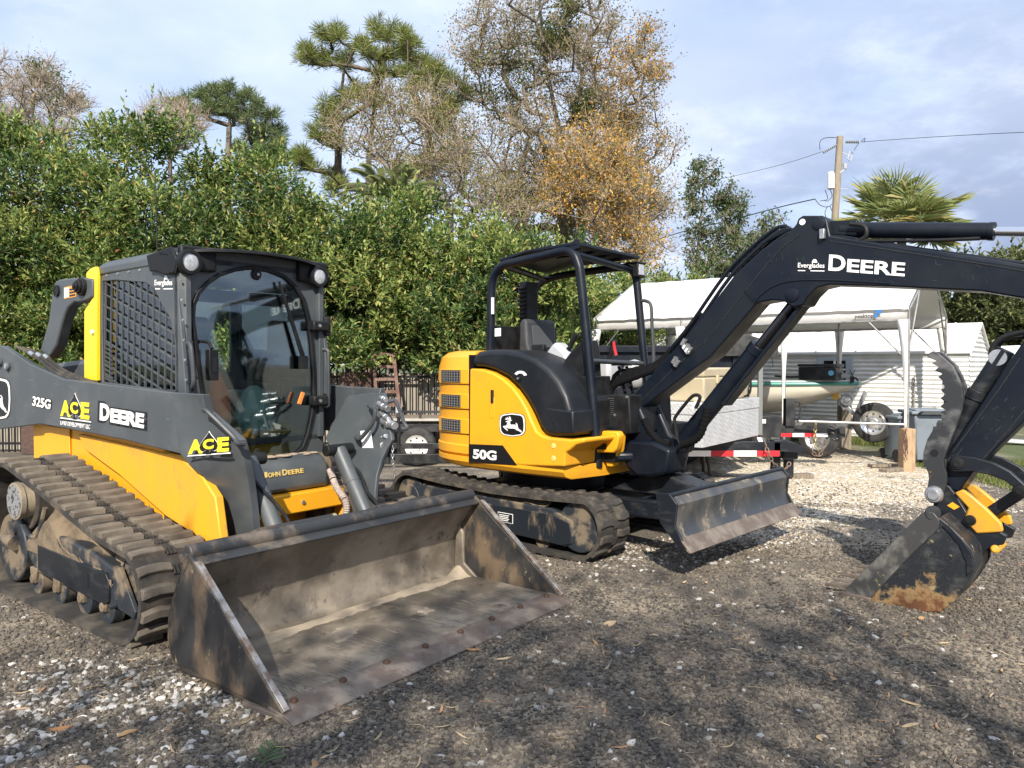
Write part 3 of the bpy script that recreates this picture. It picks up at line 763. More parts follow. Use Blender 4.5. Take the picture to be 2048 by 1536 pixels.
# front cross structure, fascia, tilt cylinders, step plate
b = MB(); b.prism([(.40, .90), (.55, .895), (.62, .87), (.66, .80), (.66, .66), (.40, .66)], -.50, .47); fas = b.build('front_fascia', GREY, loader, bevel=.035, seg=3)
for sg in (-1, 1): b = MB(); b.prism([(.2, .30), (.2, .985), (.44, .965), (.55, .82), (.60, .50), (.58, .30)], sg * .478, sg * .59); b.build('corner_fairing', MUDFR, loader, bevel=.02)
b = MB()
for i in range(70):
    b.ball((.53 + RNG.uniform(-.04, .04), RNG.uniform(-.42, .42), .893 + RNG.uniform(-.004, .004)), RNG.uniform(.015, .04), 4, (1, 1.3, .25))
b.build('dust_heap', mat('pale dust', (.33, .26, .19), .95, col2=(.24, .19, .13), scale=12, bump=.4), fas, sharp=80)
b = MB(); b.span((.55, -.56, .52), (.71, .56, .655)); fr_ = b.build('front_crossmember', YEL, loader, bevel=.01)
b = MB()
for y in (-.34, -.2, .2): b.cyl((.71, y, .59), (.722, y, .59), .014, n=6)
b.build('bolt', ZINC, fr_)
b = MB(); q0, q1 = S.x(570, 1055, .93), S.x(668, 1040, .93)
b.prism([(q0.y, .36), (q1.y, .36), (q1.y, .50), (q0.y, .50)], .92, .94, axis='x'); b.span((.70, q0.y, .36), (.93, q1.y, .38)); stp = b.build('step_plate', GREY, loader, bevel=.004)
b = MB()
for k in range(5): b.box((.942, q0.y + (q1.y - q0.y) * (.15 + .16 * k), .475), (.004, .012, .03))
b.build('slot', BLACKD, stp)
for sg in (-1, 1):
    yc = sg * .345
    t0, t1 = (S.y(508, 948, -.345), S.y(556, 1072, -.345))
    ax_ = (t1 - t0).normalized(); top = Vector((t0.x, yc, t0.z)); bot = Vector((t1.x, yc, t1.z)); ax_ = Vector((ax_.x, 0, ax_.z)).normalized()
    b = MB(); b.cyl(top - ax_ * .10, bot, .052, n=24); b.cyl(bot - ax_ * .03, bot + ax_ * .012, .057, n=24); b.cyl(top + ax_ * .14, top + ax_ * .155, .055, n=24)
    cyl_ = b.build('tilt_cylinder', GREY, loader, bevel=.004)
    b = MB(); b.cyl(bot, bot + ax_ * .085, .024, n=16); b.build('cylinder_rod', CHROME, cyl_)
    b = MB(); b.cyl((top.x - ax_.x * .1, yc - .11, top.z - ax_.z * .1), (top.x - ax_.x * .1, yc + .11, top.z - ax_.z * .1), .038, n=18); b.build('cylinder_pin', BLACKP, cyl_, bevel=.004)
    pts = [top + Vector((.03, sg * .03, -.02)), top + ax_ * .12 + Vector((.05, sg * .035, .03)), top + ax_ * .24 + Vector((.055, .03, .02)), bot + Vector((.055, .03, .09)), bot + Vector((.055, .03, .02))]
    b = MB(); b.tube(pts, .011, smooth=5); b.build('hose', BLACKP, cyl_)
    b = MB(); b.cyl(bot + Vector((.055, .03, .07)), bot + Vector((.055, .03, .02)), .016, n=10); b.build('hose_fitting', ZINC, cyl_)
# corrugated hose sleeve hanging beside the right cylinder
pth = [S.y(660, 940, .40), S.y(672, 972, .37), S.y(690, 1000, .35), S.y(692, 1025, .34), S.y(680, 1046, .33)]
P_ = smooth_path(pth, 12); b = MB(); rings = []
for i, p in enumerate(P_):
    rr = .020 if i % 2 else .025; d = (P_[min(i + 1, len(P_) - 1)] - P_[max(i - 1, 0)]).normalized(); a = d.orthogonal().normalized(); c = d.cross(a)
    rings.append([p + (a * math.cos(t) + c * math.sin(t)) * rr for t in np.linspace(0, 2 * math.pi, 12, endpoint=False)])
b.loft(rings); b.build('hose_sleeve', mat('dusty sleeve', (.30, .25, .23), .9, col2=(.42, .36, .32), scale=20), loader, sharp=20)
# gear on the far arm: broad inner plate, hydraulic couplers, grab bar, data label
fp = [bent(p, q, 1, -.05) for p, q in ((694, 792), (743, 785), (768, 786), (777, 842), (784, 880), (774, 896), (763, 918), (754, 950), (750, 985), (749, 1048), (716, 1000), (690, 950), (650, 876))]
b = MB(); b.loft([[(p.x, p.y + o_, p.z) for p in fp] for o_ in (0, .03)]); ipl = b.build('arm_plate', GREY, arms[1], bevel=.006)
b = MB()
for px, py, px2, py2, r_ in ((758, 808, 776, 818, .022), (762, 826, 778, 840, .018), (766, 842, 790, 852, .026), (756, 888, 768, 892, .028), (760, 878, 772, 872, .016), (762, 796, 772, 800, .018)):
    p, c = S.y(px, py, .57), S.y(px2, py2, .52); b.cyl(p, c, r_, n=14); b.cyl(p.lerp(c, .4), p.lerp(c, .6), r_ * 1.25, n=6)
b.build('hydraulic_coupler', ZINC, arms[1], bevel=.002)
b = MB(); b.tube([S.y(757, 878, .57), S.y(758, 930, .57), S.y(756, 975, .57)], .004); b.tube([S.y(764, 850, .56), S.y(782, 880, .55), S.y(775, 912, .56)], .012, smooth=4); b.build('hose', BLACKP, arms[1])
b = MB(); b.tube([S.y(738, 812, .57), S.y(742, 815, .50), S.y(750, 822, .48), S.y(744, 848, .47), S.y(722, 876, .45), S.y(714, 876, .47), S.y(712, 874, .53)], .014, smooth=5); b.build('grab_handle', GREY2, arms[1])
o_, X_, Y_ = quad_px(S, 1, .505, (726, 898), (747, 896), (721, 862))
lb_ = poly_decal('data_label', [(0, 0), (1, 0), (1, 1), (0, 1)], o_, X_, Y_, WHITEP, arms[1])

# ---- bucket
bk = [(1.50, .575), (1.44, .50), (1.36, .38), (1.31, .25), (1.305, .15), (1.33, .07), (1.39, .03), (1.50, .018), (2.18, .012)]
b = MB(); th = .018
bk = [(p.x, p.y) for p in smooth_path([Vector((x, z, 0)) for x, z in bk], 5)]
outer = [(x, z) for x, z in bk]
inner = []
for i, (x, z) in enumerate(bk):
    a, c = Vector(bk[max(0, i - 1)]), Vector(bk[min(len(bk) - 1, i + 1)]); t = (c - a).normalized(); inner.append((x - t.y * th, z + t.x * th))
WB = 1.07
NY = 40; rings = []
# the floor and back are one sheet, a little dented
for j in range(NY + 1):
    y = -WB + 2 * WB * j / NY; rings.append([(x, y, z) for x, z in outer] + [(x + RNG.uniform(-.002, .002), y, z + RNG.uniform(-.002, .002)) for x, z in inner[::-1]])
b.loft(rings)
shell = b.build('bucket', STEEL, loader, sharp=50)
side = [(1.46, .60), (1.50, .60), (1.535, .575), (1.62, .50), (2.22, .035), (2.24, .012), (1.40, .01), (1.325, .05), (1.29, .15), (1.30, .26), (1.36, .40), (1.43, .52)]
for sg in (-1, 1):
    b = MB(); b.prism(side, sg * WB, sg * (WB - .022)); sp_ = b.build('side_plate', STEELO, shell, bevel=.004)
    b = MB(); b.prism([(1.55, .575), (1.575, .575), (2.25, .045), (2.235, .03)], sg * (WB + .004), sg * (WB - .026)); b.build('wear_strip', mat('bare steel edge', (.42, .40, .37), .45, .6, col2=(.2, .14, .1), scale=14), sp_, bevel=.002)
    b = MB(); b.prism([(1.95, .012), (2.24, .02), (2.30, .0), (2.30, -.012), (1.95, -.008)], sg * (WB + .012), sg * (WB - .05)); b.build('corner_shoe', EDGE, sp_, bevel=.003)
    b = MB(); b.prism([(1.33, .03), (1.36, .40), (1.42, .34), (1.43, .12), (1.55, .035)], sg * (WB - .05), sg * (WB - .02)); b.build('gusset', STEEL, sp_, bevel=.01)
b = MB(); b.tube([(1.465, -WB + .01, .60), (1.465, WB - .01, .60)], .042, n=18); b.prism([(1.45, .555), (1.55, .545), (1.555, .558), (1.46, .60)], -WB + .02, WB - .02)
tb = b.build('top_tube', mat('scuffed tube', (.035, .037, .04), .5, .2, col2=(.16, .13, .10), scale=5, lo=.5, hi=.7, col3=(.13, .06, .04), scale3=8, lo3=.62, hi3=.7, bump=.15), shell, bevel=.006)
b = MB()
for ya, yb in ((-.62, -.10), (.22, .66)): b.prism([(1.22, .40), (1.30, .60), (1.42, .648), (1.45, .625), (1.40, .52), (1.33, .40)], ya, yb)
b.prism([(1.20, .20), (1.20, .42), (1.34, .42), (1.285, .24)], -.66, .66)
b.build('quick_attach_plate', STEELO, shell, bevel=.008)
b = MB(); cz_ = .026
b.prism([(2.135, .018), (2.135, .036), (2.27, .022), (2.315, .004), (2.315, -.006)], -WB - .006, WB + .006); ce = b.build('cutting_edge', EDGE, shell, bevel=.003)
b = MB()
for k in range(8):
    y = -WB + .10 + (2 * WB - .2) * k / 7; b.cyl((2.175, y, .028), (2.175, y, .044), .019, n=6); b.cyl((2.175, y, .042), (2.175, y, .050), .011, n=10)
b.build('edge_bolt', RUSTB, ce, bevel=.002)
# dirt left inside the bucket
b = MB(); nx, ny = 26, 60; vsm = []
for i in range(nx):
    for j in range(ny):
        x = 1.335 + .80 * i / (nx - 1); y = -WB + .03 + (2 * WB - .06) * j / (ny - 1)
        hgt = .030 + .02 * math.exp(-((x - 1.40) / .07) ** 2) + .004 * math.sin(11 * x + 3 * y) * math.sin(7 * y) + .07 * math.exp(-((x - 1.38) / .06) ** 2 - ((abs(y) - WB) / .10) ** 2) + RNG.uniform(-.001, .001) - .012 * max(0, (x - 1.75) / .4)
        vsm.append((x, y, hgt))
b.add(vsm, [(i * ny + j, (i + 1) * ny + j, (i + 1) * ny + j + 1, i * ny + j + 1) for i in range(nx - 1) for j in range(ny - 1)])
b.build('dirt_layer', mat('bucket dirt', (.34, .285, .215), .9, col2=(.20, .168, .132), scale=3.2, lo=.42, hi=.62, col3=(.18, .155, .13), scale3=9, lo3=.58, hi3=.7, bump=.35, bscale=90, stretch=(1.6, 1, 1)), shell, sharp=80)
b = MB(); rb_ = np.random.default_rng(17)
for k in range(150):
    x = rb_.uniform(1.75, 2.10); y = rb_.uniform(-1.0, 1.0); L_ = .03 + .22 * rb_.random() ** 2; a = rb_.normal(0, .12); x2 = min(2.13, x + L_); b.beam((x, y, .0335), (x2, y + (x2 - x) * a, .0325), .0015 + .004 * rb_.random(), .0012)
b.build('scrape_marking', mat('polished scrape', (.40, .37, .33), .38, .6), shell)
# ---- writing
def side_text(name, text, bl, br, tl, m, v=YA0, bold=.03, lift=.004, parent=arms[0], spacing=1.0):
    o, X, Y = quad_px(S, 1, v, bl, br, tl); return lettering(name, text, o, X, Y, m, parent, bold=bold, lift=lift, spacing=spacing)
side_text('model_lettering', '325G', (65, 812), (103, 820), (66, 791), BLACKD, bold=.10, lift=.002)
side_text('model_lettering', '325G', (66, 811), (102, 819), (67, 792), WHITEP, bold=.03)
o_, X_, Y_ = quad_px(S, 1, YA0, (196, 844), (295, 862), (197, 801)); maker_word('maker_lettering', o_, X_, Y_, BLACKD, arms[0], bold=.16, lift=.002)
o_, X_, Y_ = quad_px(S, 1, YA0, (201, 840), (290, 857), (202, 806)); maker_word('maker_lettering', o_, X_, Y_, WHITEP, arms[0], bold=.05, lift=.004)
o_, X_, Y_ = quad_px(S, 1, YA0, (122, 836), (181, 844), (122, 784)); spade_logo(o_, X_, Y_, arms[0], 'LAND DEVELOPMENT LLC')
o_, X_, Y_ = (lambda a, c, e: (a, c - a, e - a))(S.y(377, 912, -.722), S.y(460, 906, -.628), S.y(378, 866, -.726)); spade_logo(o_, X_, Y_, arms[0])
o_, X_, Y_ = quad_px(S, 1, YA0, (-28, 834), (20, 839), (-28, 757)); emblem(o_, X_, Y_, arms[0])
o_, X_, Y_ = quad_px(S, 0, .66, (524, 957), (607, 945), (523, 945)); maker_word('maker_lettering', o_, X_, Y_, YELGOLD, fas, bold=.03, lift=.004, words=('JOHN', 'DEERE'))
def dealer_logo(fr, ax, v, bl, br, tl, parent):
    o, X, Y = quad_px(fr, ax, v, bl, br, tl)
    a = lettering('dealer_lettering', 'Everglades', o + Y * .20, X, Y * .52, WHITEP, parent, bold=.012, lift=.004)
    poly_decal('dealer_emblem', [(.62 + .10 * math.cos(t), .74 + .30 * math.sin(t)) for t in np.linspace(0, math.pi, 14)], o, X, Y, WHITEP, a)
    multi_decal('dealer_rule', [[(0, .04), (.28, .04), (.28, .12), (0, .12)], [(.48, .04), (1, .04), (1, .12), (.48, .12)]], o, X, Y, WHITEP, a)
dealer_logo(S, 1, -HW, (311, 580), (346, 580), (311, 552), cabo)

# ================================================================== compact excavator (middle to right)
X = Frame(.394, 7.294, .74, -.673)
digger = thing('excavator', 'yellow and black open canopy mini excavator with its bucket on the ground', 'excavator', X.O, X.ang)
# ---- undercarriage
prof2 = arc(.98, .255, .25, 66, -90, 12) + [(.4, .004), (-.4, .004)] + arc(-1.0, .255, .25, -90, -270, 16) + [(-.5, .47), (.1, .452), (.6, .462)]
for sg in (-1, 1):
    y0, y1 = (-.95, -.57) if sg < 0 else (.57, .95)
    tr = belt(prof2[::-1], y0, y1, .03, 'track', RUB, digger, RUBX, 44, .020, two_rows=True)
    b = MB(); b.prism([(-1.02, .30), (-.86, .40), (.72, .37), (.93, .30), (.95, .22), (.93, .12), (.86, .085), (.55, .10), (-1.0, .10)], sg * .915, sg * .62); tf = b.build('track_frame', MUDFR, tr, bevel=.012)
    b = MB(); b.prism([(-.35, .13), (-.35, .33), (.72, .325), (.91, .28), (.925, .2), (.91, .12), (.84, .095)], sg * .915, sg * .925); b.build('skid_plate', mat('muddy black panel', (.012, .016, .022), .45, col2=(.16, .125, .09), scale=5, lo=.52, hi=.64, stretch=(1.6, 1, .5), bump=.2), tf, bevel=.004)
    b = MB(); b.prism([(.02, .20), (.02, .27), (.08, .27), (.08, .20)], sg * .92, sg * .929); b.build('slot', BLACKD, tf, bevel=.004)
    for (xa, xb, za, zb, m_, h) in ((.15, .32, .195, .275, WHITEP, .928), (.155, .315, .20, .27, BLACKD, .930)):
        b = MB(); b.prism([(xa, za), (xb, za), (xb, zb), (xa, zb)], sg * .92, sg * h); lb_ = b.build('data_plate', m_, tf)
    b = MB()
    for i in range(4): b.prism([(.17, .21 + .014 * i), (.27 + .01 * (i % 2), .21 + .014 * i), (.27 + .01 * (i % 2), .216 + .014 * i), (.17, .216 + .014 * i)], sg * .92, sg * .932)
    b.build('plate_lines', WHITEP, tf)
    b = MB(); b.cyl((.98, sg * .90, .255), (.98, sg * .63, .255), .20, n=24); b.build('idler', MUDFR, tr, bevel=.01)
    b = MB(); b.cyl((-1.0, sg * .90, .255), (-1.0, sg * .63, .255), .20, n=24); b.cyl((-1.0, sg * .92, .255), (-1.0, sg * .88, .255), .13, n=20); b.build('sprocket', MUDFR, tr, bevel=.01)
    b = MB()
    for x in (-.6, -.2, .2, .6): b.cyl((x, sg * .88, .10), (x, sg * .66, .10), .075, n=18)
    b.build('roller', MUDFR, tr)
    b = MB(); nx = 24; vsm = []
    for j in range(5):
        for i in range(nx): vsm.append((-.9 + 1.6 * i / (nx - 1), sg * (.905 - .06 * j), .372 + .03 * math.sin(i * 1.7 + j) * RNG.uniform(.3, 1) + .05 * (j > 0)))
    b.add(vsm, [(j * nx + i, j * nx + i + 1, (j + 1) * nx + i + 1, (j + 1) * nx + i) for j in range(4) for i in range(nx - 1)]); b.build('caked_mud', MUD, tf, sharp=80)
b = MB(); b.span((-.55, -.62, .18), (.55, .62, .42)); b.prism([(.4, .20), (.4, .42), (.95, .36), (.95, .20)], -.5, .5); b.build('car_body', NAVY, digger, bevel=.02)
b = MB(); b.cyl((0, 0, .40), (0, 0, .60), .48, n=36); b.build('turntable', BLACKP, digger)
# blade and its push arms
b = MB()
for sg in (-1, 1): b.beam((.55, sg * .34, .34), (1.80, sg * .46, .40), .10, .14)
b.cyl((.6, 0, .46), (1.72, 0, .50), .05, n=14); b.span((1.62, -.5, .34), (1.80, .5, .46)); b.prism([(.7, .43), (1.1, .60), (1.3, .60), (1.7, .50), (1.7, .44)], -.10, .16)
pa = b.build('push_arm', NAVYW, digger, bevel=.012)
bp = [(1.80, .60), (1.865, .54), (1.85, .46), (1.855, .38), (1.885, .31), (1.925, .265)]
b = MB(); NB = 24; rings = []
for j in range(NB + 1):
    y = -.95 + 1.9 * j / NB; dn = RNG.uniform(-.003, .003)
    rings.append([(x + dn, y, z) for x, z in bp] + [(x - .03, y, z - .004) for x, z in bp[::-1]])
b.loft(rings)
blade = b.build('dozer_blade', mat('worn blade paint', (.05, .055, .062), .4, .25, col2=(.13, .12, .105), scale=2.4, lo=.42, hi=.66, col3=(.24, .205, .15), scale3=6, lo3=.57, hi3=.64, stretch=(1, 1, .7), bump=.12, rvar=.25), digger, sharp=30)
b = MB(); b.prism([(1.885, .31), (1.90, .318), (1.99, .232), (1.975, .222), (1.90, .27)], -.955, .955); b.build('cutting_edge', EDGE, blade, bevel=.003)
b = MB(); b.tube([(1.80, -.95, .60), (1.80, .95, .60)], .018, n=10); b.build('blade_lip', NAVYW, blade)
for sg in (-1, 1):
    b = MB(); b.prism([(1.70, .61), (1.81, .62), (1.875, .55), (1.86, .40), (1.93, .28), (1.97, .235), (1.88, .26), (1.74, .40)], sg * .955, sg * .935); b.build('end_plate', NAVYW, blade, bevel=.004)
# ---- upper structure
def plan(a_in, n=26, ex=2.5):
    pts = [(.86, -.50 + a_in), (.80, -.86 + a_in), (.4, -.90 + a_in)]
    for i in range(n + 1):
        t = -math.pi / 2 - math.pi * i / n; c, s_ = math.cos(t), math.sin(t)
        r = (abs(c) ** ex + abs(s_) ** ex) ** (-1 / ex)
        pts.append((-.2 + (.86 - a_in) * r * c, (.90 - a_in) * r * s_))
    return pts + [(.4, .90 - a_in), (.80, .86 - a_in), (.86, .50 - a_in)]
b = MB(); b.loft([[(x, y, z) for x, y in plan(a)] for z, a in ((.595, .10), (.62, .03), (.66, .0), (.70, .0), (.705, .02))])
skirt = b.build('house_frame', YEL, digger, sharp=30)
def cw(a_in, n=26, ex=2.5):
    pts = [(-.215, -.90 + a_in)]
    for i in range(n + 1):
        t = -math.pi / 2 - math.pi * i / n; c, s_ = math.cos(t), math.sin(t)
        r = (abs(c) ** ex + abs(s_) ** ex) ** (-1 / ex)
        pts.append((-.225 + (.835 - a_in) * r * c, (.90 - a_in) * r * s_))
    return pts + [(-.215, .90 - a_in)]
b = MB(); b.loft([[(x, y, z) for x, y in cw(a)] for z, a in ((.71, .02), (.73, .0), (.80, .0), (.81, .012), (1.36, .012), (1.37, 0), (1.50, .01), (1.58, .035), (1.625, .09), (1.64, .16))])
cwo = b.build('counterweight', YEL, digger, sharp=28)
for (px0, py0, px1, py1) in ((889, 757, 911, 782), (887, 806, 909, 832), (886, 858, 906, 885)):
    # grille set into the curved flank: follow the curve
    for nm, gr, m_, off in (('vent_recess', 0, YEL, .004), ('vent', -.010, BLACKD, .007), ('vent_mesh', -.010, None, .010)):
        cc = cw(-off)
        sel = cc[2:6]
        zt = {757: 1.41, 806: 1.19, 858: .97}[py0]
        if nm == 'vent_mesh':
            b = MB()
            ta, tb_ = Vector(sel[0]), Vector(sel[-1])
            for k in range(9):
                i_ = k / 8 * (len(sel) - 1.001); j_ = int(i_); f_ = i_ - j_; p = Vector(sel[j_]).lerp(Vector(sel[j_ + 1]), f_)
                b.beam((p.x, p.y, zt - .05), (p.x, p.y, zt + .05), .006, .004)
            for k in range(5):
                zz = zt - .045 + .0225 * k
                for j_ in range(len(sel) - 1): b.beam((*sel[j_], zz), (*sel[j_ + 1], zz), .004, .005)
            b.build('vent_mesh', mat('grille wire', (.16, .16, .16), .5), vent_o)
        else:
            h = .065 if nm == 'vent_recess' else .055
            rings = [[(p[0], p[1], zt - h), (p[0], p[1], zt + h), (p[0] * .985, p[1] * .985, zt + h), (p[0] * .985, p[1] * .985, zt - h)] for p in (sel if nm == 'vent' else cc[1:7])]
            b = MB(); b.loft(rings); vent_o = b.build(nm, m_, cwo, bevel=.004) if nm == 'vent_recess' else b.build(nm, m_, vent_o)
b = MB(); b.span((-.222, -.903, .72), (-.208, -.6, 1.60)); b.build('panel_gap', BLACKD, cwo)
side_px = [(939, 737), (962, 738), (985, 745), (1005, 757), (1025, 775), (1040, 795), (1053, 818), (1063, 842), (1072, 862), (1082, 870), (1096, 875), (1140, 879), (1168, 876), (1168, 886), (1152, 890), (1140, 900), (1130, 905), (1129, 934), (1050, 932), (937, 924)]
b = MB(); b.prism(X.xz(side_px, -.905), -.905, -.40); sdo = b.build('side_cover', YEL, digger, bevel=.018, seg=3)
hood_px = [(942, 733), (944, 712), (955, 703), (978, 699), (1012, 699), (1040, 704), (1070, 716), (1098, 737), (1118, 762), (1133, 792), (1142, 825), (1147, 872), (1108, 873), (1090, 869), (1078, 850), (1066, 822), (1052, 797), (1035, 773), (1012, 752), (985, 739), (962, 733)]
hp = X.xz(hood_px, -.895)
b = MB(); b.prism(hp, -.895, -.30); hdo = b.build('engine_hood', HOOD, digger, bevel=.045, seg=4)
b = MB(); b.prism(X.xz([(1090, 815), (1146, 822), (1147, 868), (1112, 868)], -.90), -.90, -.6); b.build('hood_panel', HOOD, hdo, bevel=.015)
q = X.y(1037, 757, -.895); b = MB(); b.lathe([(.001, -.006), (.018, -.006), (.02, -.003), (.036, -.003), (.04, .01)], (q.x, -.897, q.z), 'y', 24); lk = b.build('hood_lock', BLACKP, hdo)
b = MB(); b.cyl((q.x, -.90, q.z), (q.x, -.909, q.z), .010, n=12); b.build('lock_barrel', ZINC, lk)
o_, X_, Y_ = quad_px(X, 1, -.898, (1030, 760), (1052, 760), (1030, 740))
poly_decal('lock_sticker', [(.5 + .62 * math.cos(t), .62 * math.sin(t) + .3) for t in np.linspace(.3, 2.6, 9)] + [(.5 + .36 * math.cos(t), .36 * math.sin(t) + .3) for t in np.linspace(2.6, .3, 9)], o_, X_, Y_, WHITEP, hdo)
b = MB(); q0, q1 = X.y(985, 805, -.905), X.y(989, 780, -.905); b.tube([(q0.x, -.906, q0.z), (q0.x, -.906, q1.z)], .016, n=10); b.build('latch_slot', BLACKD, sdo)
b = MB(); q = X.y(983, 825, -.905); b.prism([(q.x - .03, q.z - .05), (q.x + .035, q.z - .05), (q.x + .035, q.z + .13), (q.x - .03, q.z + .13)], -.907, -.89); b.build('latch_recess', YEL, sdo, bevel=.006)
b = MB()
for px, py in ((1107, 892), (1107, 917)):
    q = X.y(px, py, -.905); b.lathe([(.001, -.004), (.018, -.004), (.024, 0.002)], (q.x, -.906, q.z), 'y', 16)
b.build('bolt_cap', YELGOLD, sdo)
o_, X_, Y_ = quad_px(X, 1, -.905, (938, 924), (1034, 930), (938, 888))
bn = poly_decal('model_band', [(0, 0), (1, 0), (.72, 1), (0, 1)], o_, X_, Y_, BLACKD, sdo, lift=.002)
o_, X_, Y_ = quad_px(X, 1, -.905, (947, 917), (994, 921), (947, 898)); lettering('model_lettering', '50G', o_, X_, Y_, WHITEP, bn, bold=.04, lift=.006)
o_, X_, Y_ = quad_px(X, 1, -.905, (1001, 871), (1050, 872), (1000, 828)); emblem(o_, X_, Y_, sdo)
# deck, floor, kick panel with louvres, tool box
b = MB(); b.span((-.2, -.42, .71), (.98, .85, .98)); b.span((-.2, -.6, 1.3), (.25, .85, 1.42)); b.build('deck', BLACKP, digger, bevel=.01)
b = MB(); b.span((.74, -.62, .96), (.86, -.30, 1.42)); b.prism(X.xz([(1150, 800), (1192, 800), (1190, 872), (1156, 872)], -.6), -.62, -.4); tbx = b.build('tool_box', BLACKP, digger, bevel=.01)
q = X.y(1163, 806, -.63); b = MB(); b.box((q.x, -.63, q.z), (.05, .03, .07)); b.tube([(q.x, -.64, q.z + .03), (q.x - .01, -.66, q.z + .06), (q.x + .02, -.65, q.z + .03)], .006); b.build('latch', ZINC, tbx, bevel=.004)
kp = X.xz([(1196, 790), (1258, 790), (1262, 868), (1196, 868)], -.35)
b = MB(); b.prism(kp, -.35, .3); kpo = b.build('kick_panel', BLACKP, digger, bevel=.012)
b = MB()
for k in range(9):
    a, c = X.y(1204, 797 + 4 * k, -.35), X.y(1228, 797 + 4 * k, -.35); b.beam((a.x, -.354, a.z), (c.x, -.354, c.z), .01, .008)
b.build('louvre', GREY2, kpo)
b = MB()
for px, py in ((1200, 794), (1200, 826), (1254, 794), (1230, 830)): q = X.y(px, py, -.35); b.cyl((q.x, -.35, q.z), (q.x, -.358, q.z), .012, n=8)
b.build('bolt', ZINC, kpo)
# seat, levers, consoles
b = MB(); b.box((.06, -.02, 1.48), (.46, .46, .13)); b.prism([(-.14, 1.46), (-.05, 1.50), (-.13, 1.72), (-.14, 1.93), (-.19, 1.95), (-.23, 1.9), (-.24, 1.6)], -.235, .20); st = b.build('seat', SEATM, digger, bevel=.035, seg=3)
b = MB(); b.prism([(-.07, 1.52), (-.115, 1.70), (-.13, 1.88), (-.145, 1.88), (-.12, 1.70), (-.09, 1.5)], -.16, .13); b.build('seat_cushion', mat('lighter seat cloth', (.06, .065, .07), .8, bump=.15), st, bevel=.01)
b = MB(); b.span((.0, -.55, 1.28), (.42, -.30, 1.56)); b.span((.0, .30, 1.28), (.42, .52, 1.56)); b.prism([(.35, 1.2), (.62, 1.2), (.56, 1.62), (.42, 1.72), (.30, 1.6)], -.52, -.36); cns = b.build('arm_console', LGREY, digger, bevel=.04)
b = MB(); b.prism(X.xz([(1120, 740), (1150, 700), (1175, 678), (1180, 700), (1185, 800), (1160, 800)], -.5), -.55, -.35); b.build('console_cover', BLACKP, digger, bevel=.02)
b = MB()
for y, (px, py), (px2, py2), (px3, py3) in ((-.45, (1122, 722), (1140, 696), (1146, 680)),):
    p, c, d = X.y(px, py, y), X.y(px2, py2, y), X.y(px3, py3, y)
    for k in range(6):
        f = k / 6; b.cyl(p.lerp(c, f), p.lerp(c, f + .10), .055 - .006 * k, n=14)
    b.tube([c, d, d + Vector((.04, 0, .05))], .022, smooth=4)
b.tube([X.y(1095, 726, -.45), X.y(1096, 700, -.45)], .013); b.box(X.y(1096, 697, -.45), (.05, .03, .02))
b.tube([(.30, .42, 1.50), (.36, .42, 1.62), (.38, .42, 1.70)], .025); b.ball((.39, .42, 1.72), .035, 6)
for y in (.02, .14): b.tube([(.86, y, 1.0), (.78, y, 1.30), (.72, y, 1.50)], .014); b.box((.71, y, 1.52), (.07, .10, .03))
b.build('control_lever', BLACKP, digger)
b = MB(); b.box(X.y(1068, 708, -.45), (.05, .05, .04)); b.build('red_switch', REDD, digger, bevel=.008)
b = MB(); b.box(X.y(1078, 697, -.45), (.14, .05, .07)); b.build('monitor', BLACKP, digger, bevel=.01)
b = MB(); b.ball((.62, .42, 1.42), .13, 8, (.9, .8, 1.1)); b.build('foot_console', LGREY, digger)
b = MB(); b.tube([(.40, .40, 1.73), (.41, .40, 1.66), (.43, .40, 1.60)], .015); b.build('red_lever', REDD, digger)
# rear guard panel and exhaust guard
b = MB(); b.span((-.30, -.60, 1.60), (-.26, .36, 1.87)); rg = b.build('rear_guard', BLACKP, digger, bevel=.006)
o_, X_, Y_ = quad_px(X, 1, -.604, (990, 673), (1002, 672), (990, 657)); poly_decal('sticker', [(0, 0), (1, 0), (1, 1), (0, 1)], o_, X_, Y_, WHITEP, rg)
b = MB(); b.box((-.42, .12, 1.95), (.10, .17, .75))
for k in range(16): b.box((-.42, .02, 1.66 + .04 * k), (.09, .035, .018))
b.build('exhaust_guard', BLACKP, digger, bevel=.008)
# ---- canopy
near = [X.y(p, q, -.60) for p, q in ((980, 712), (982, 640), (983, 585), (988, 553), (1006, 531), (1040, 522), (1085, 512), (1128, 502), (1146, 507), (1156, 526), (1162, 560), (1178, 720), (1192, 874))]
far = [X.y(p, q, .40) for p, q in ((1068, 720), (1067, 640), (1067, 598), (1074, 574), (1092, 560), (1130, 550), (1200, 540), (1246, 535), (1264, 541), (1272, 556), (1277, 600), (1288, 715), (1298, 800))]
can = MB(); can.tube(near, .039, n=14, smooth=5); cano = can.build('canopy_frame', NAVY, digger)
b = MB(); b.tube(far, .036, n=14, smooth=5); b.tube([near[4], far[4]], .03); b.tube([near[8], far[8]], .03); b.build('canopy_frame', NAVY, digger)
zt = near[7].z + .035
b = MB(); b.loft([[(near[4].x - .02, -.62, zt - .06), (near[4].x - .02, -.62, zt - .035), (far[4].x, .44, zt - .035), (far[4].x, .44, zt - .06)],
                  [(near[5].x + .1, -.62, zt - .01), (near[5].x + .1, -.62, zt + .012), (far[5].x + .1, .44, zt + .012), (far[5].x + .1, .44, zt - .01)],
                  [(near[8].x + .05, -.62, zt), (near[8].x + .05, -.62, zt + .025), (far[8].x + .06, .44, zt + .025), (far[8].x + .06, .44, zt)]])
rf = b.build('canopy_roof', NAVY, digger, bevel=.004)
b = MB()
